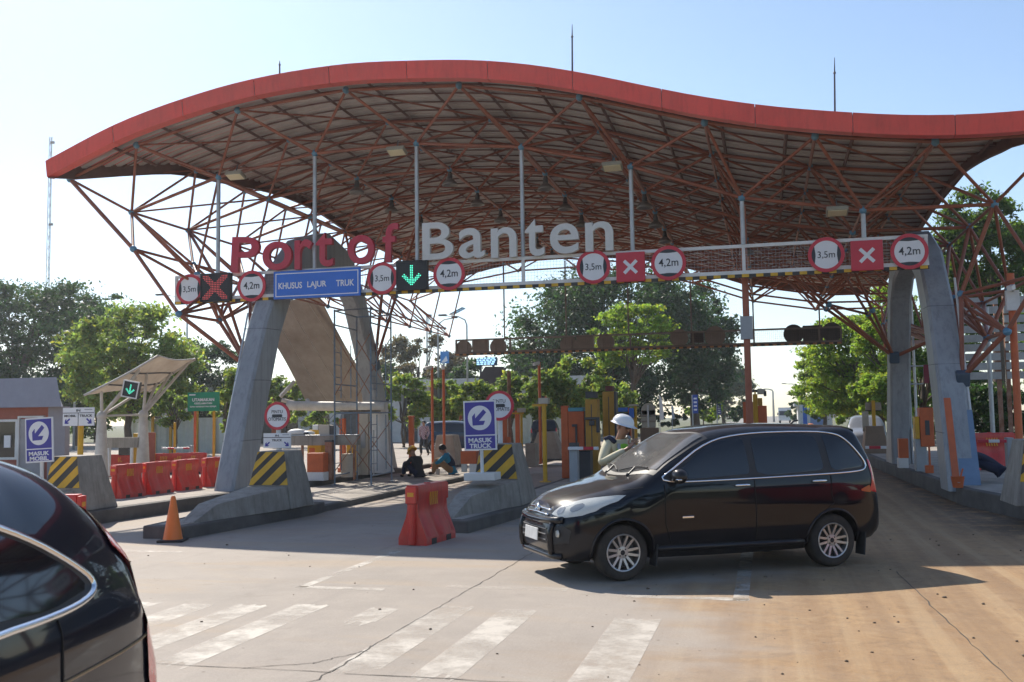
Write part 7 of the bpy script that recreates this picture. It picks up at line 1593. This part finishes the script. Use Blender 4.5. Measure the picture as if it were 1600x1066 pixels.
for k, a in enumerate(((235, 580, 680, 70, 88, 3000, 'mid'), (395, 575, 680, 60, 90, 2600, 'dark'), (590, 560, 670, 50, 100, 2400, 'dark'), (545, 600, 680, 46, 90, 1800, 'mid'), (150, 590, 690, 50, 84, 2200, 'mid'))):
    tree('broad_tree', 'background tree behind the arcade, %s' % ('above the pale hoarding', 'between the green board and the left leg', 'right of the scaffold top', 'behind the scaffold', 'right of the mauve roof')[k], a[0], a[1], a[2], a[3], a[4], a[6], 'round', a[5], 6, 30, GT)
tree('fan_tree', 'lower bright tree leaning towards the port road on the right', 1285, 548, 652, 56, 86, 'lime', 'layer', 5200, 6, 60, GT)
tree('fan_tree', 'bright shrub tree filling in below the layered one on the right', 1380, 575, 668, 58, 58, 'lime', 'round', 4200, 6.5, 40, GT)
tree('fan_tree', 'bright tree filling the gap between the two right canopy legs', 1415, 470, 682, 62, 74, 'lime', 'round', 5200, 6.5, 40, GT)
tree('leafy_tree', 'green tree just right of the front right canopy leg', 1492, 430, 690, 60, 60, 'mid', 'round', 5200, 6.5, 44, GT)
tree('big_tree', 'huge dark green tree filling the gap under the canopy centre', 955, 405, 672, 190, 98, 'dark', 'weep', 21000, 6.5, 110, GT, multi=3, cr=3.0)
tree('big_tree', 'dark tree forming the right shoulder of the huge one', 1085, 440, 650, 78, 104, 'dark', 'weep', 7000, 6.5, 44, GT, multi=2)
tree('fan_tree', 'bright green tree in front of the huge dark one', 985, 476, 575, 84, 74, 'lime', 'layer', 4200, 6.5, 40, GT)
tree('broad_tree', 'grey green tree fading along the left of the port road', 1130, 556, 662, 56, 150, 'grey', 'round', 3800, 5.5, 34, GT)
tree('young_tree', 'yellow green shrub tree behind the blue banner', 1098, 612, 662, 34, 110, 'lime', 'round', 1500, 5.5, 18, GT)
tree('fan_tree', 'bright layered tree reaching over the right side of the port road', 1335, 492, 652, 108, 68, 'lime', 'layer', 15000, 6, 120, GT)
tree('fan_tree', 'taller bright tree behind the rear right canopy leg', 1392, 440, 640, 72, 62, 'lime', 'round', 7000, 6.5, 50, GT)
tree('leafy_tree', 'mid green tree between the two right canopy legs', 1445, 500, 690, 50, 48, 'mid', 'round', 4200, 7, 36, GT)
tree('big_tree', 'tall green tree rising behind the right lattice', 1545, 275, 520, 95, 47, 'mid', 'round', 14000, 7, 80, GT)
tree('big_tree', 'tall tree at the right edge behind the slatted screen', 1660, 300, 640, 110, 52, 'mid', 'round', 9000, 7, 60, GT)
tree('broad_tree', 'dark undergrowth tree below the slatted screen', 1545, 590, 722, 80, 44, 'dark', 'round', 6500, 7, 50, GT)
GB = 'bushes along the port road'
for k, a in enumerate(((1246, 622, 662, 20, 140, 'dark'), (1322, 634, 662, 18, 84, 'grey'), (1346, 632, 662, 18, 80, 'grey'), (1283, 640, 660, 16, 92, 'mid'), (1312, 648, 664, 8, 78, 'lime'), (1152, 632, 660, 14, 120, 'dark'), (1050, 640, 668, 30, 92, 'dark'), (1000, 640, 672, 34, 90, 'dark'))):
    tree('round_bush', 'bush along the port road, %s' % ('dark round one at the far end on the right', 'grey green one left of the taller flag', 'grey green one beside the waiting lorry', 'mid green one below the small shop', 'small lime one at the foot of the flags', 'dark one near the lane kiosk', 'dark one below the two left flags', 'dark one behind the beige board')[k], a[0], a[1], a[2], a[3], a[4], a[5], 'round', 900, 5, 12, GB, trunk=False)
# trees across the road behind the photographer, which darken the car's reflections
for k, (x, y, h) in enumerate(((-9, -22, 11), (3, -27, 12), (15, -20, 11), (24, -8, 10))):
    t = thing('roadside_tree', 'round dark tree across the road behind the viewpoint', 'tree', (x, y, 0), 0, 'trees behind the viewpoint'); cl = crown_clumps((0, 0, h*.6), 5.5, 4.5, h*.38, 40, 'round', 1.6)
    link('crown', leaf_mesh('crown', cl, 3500, .34, .65), LEAFS['dark'], t); q = MB(); q.path([(0, 0, 0), (.2, 0, h*.3), (0, 0, h*.65)], .25, 8, rs=[.3, .24, .12]); q.build('trunk', M_BARK, t, smooth=True)

# the morning haze that pales the far trees
q = MB(); q.b2((-505, -125, -1.2), (505, 705, 62)); hz = q.build('haze', None); hz['kind'] = 'stuff'
hm = bpy.data.materials.new('haze_air'); hm.use_nodes = True; n = hm.node_tree; n.nodes.clear(); pv = n.nodes.new('ShaderNodeVolumePrincipled'); pv.inputs['Density'].default_value = 0.0005; pv.inputs['Color'].default_value = (.90, .94, 1, 1); pv.inputs['Anisotropy'].default_value = .5
ho = n.nodes.new('ShaderNodeOutputMaterial'); n.links.new(pv.outputs[0], ho.inputs['Volume']); hz.data.materials.append(hm)
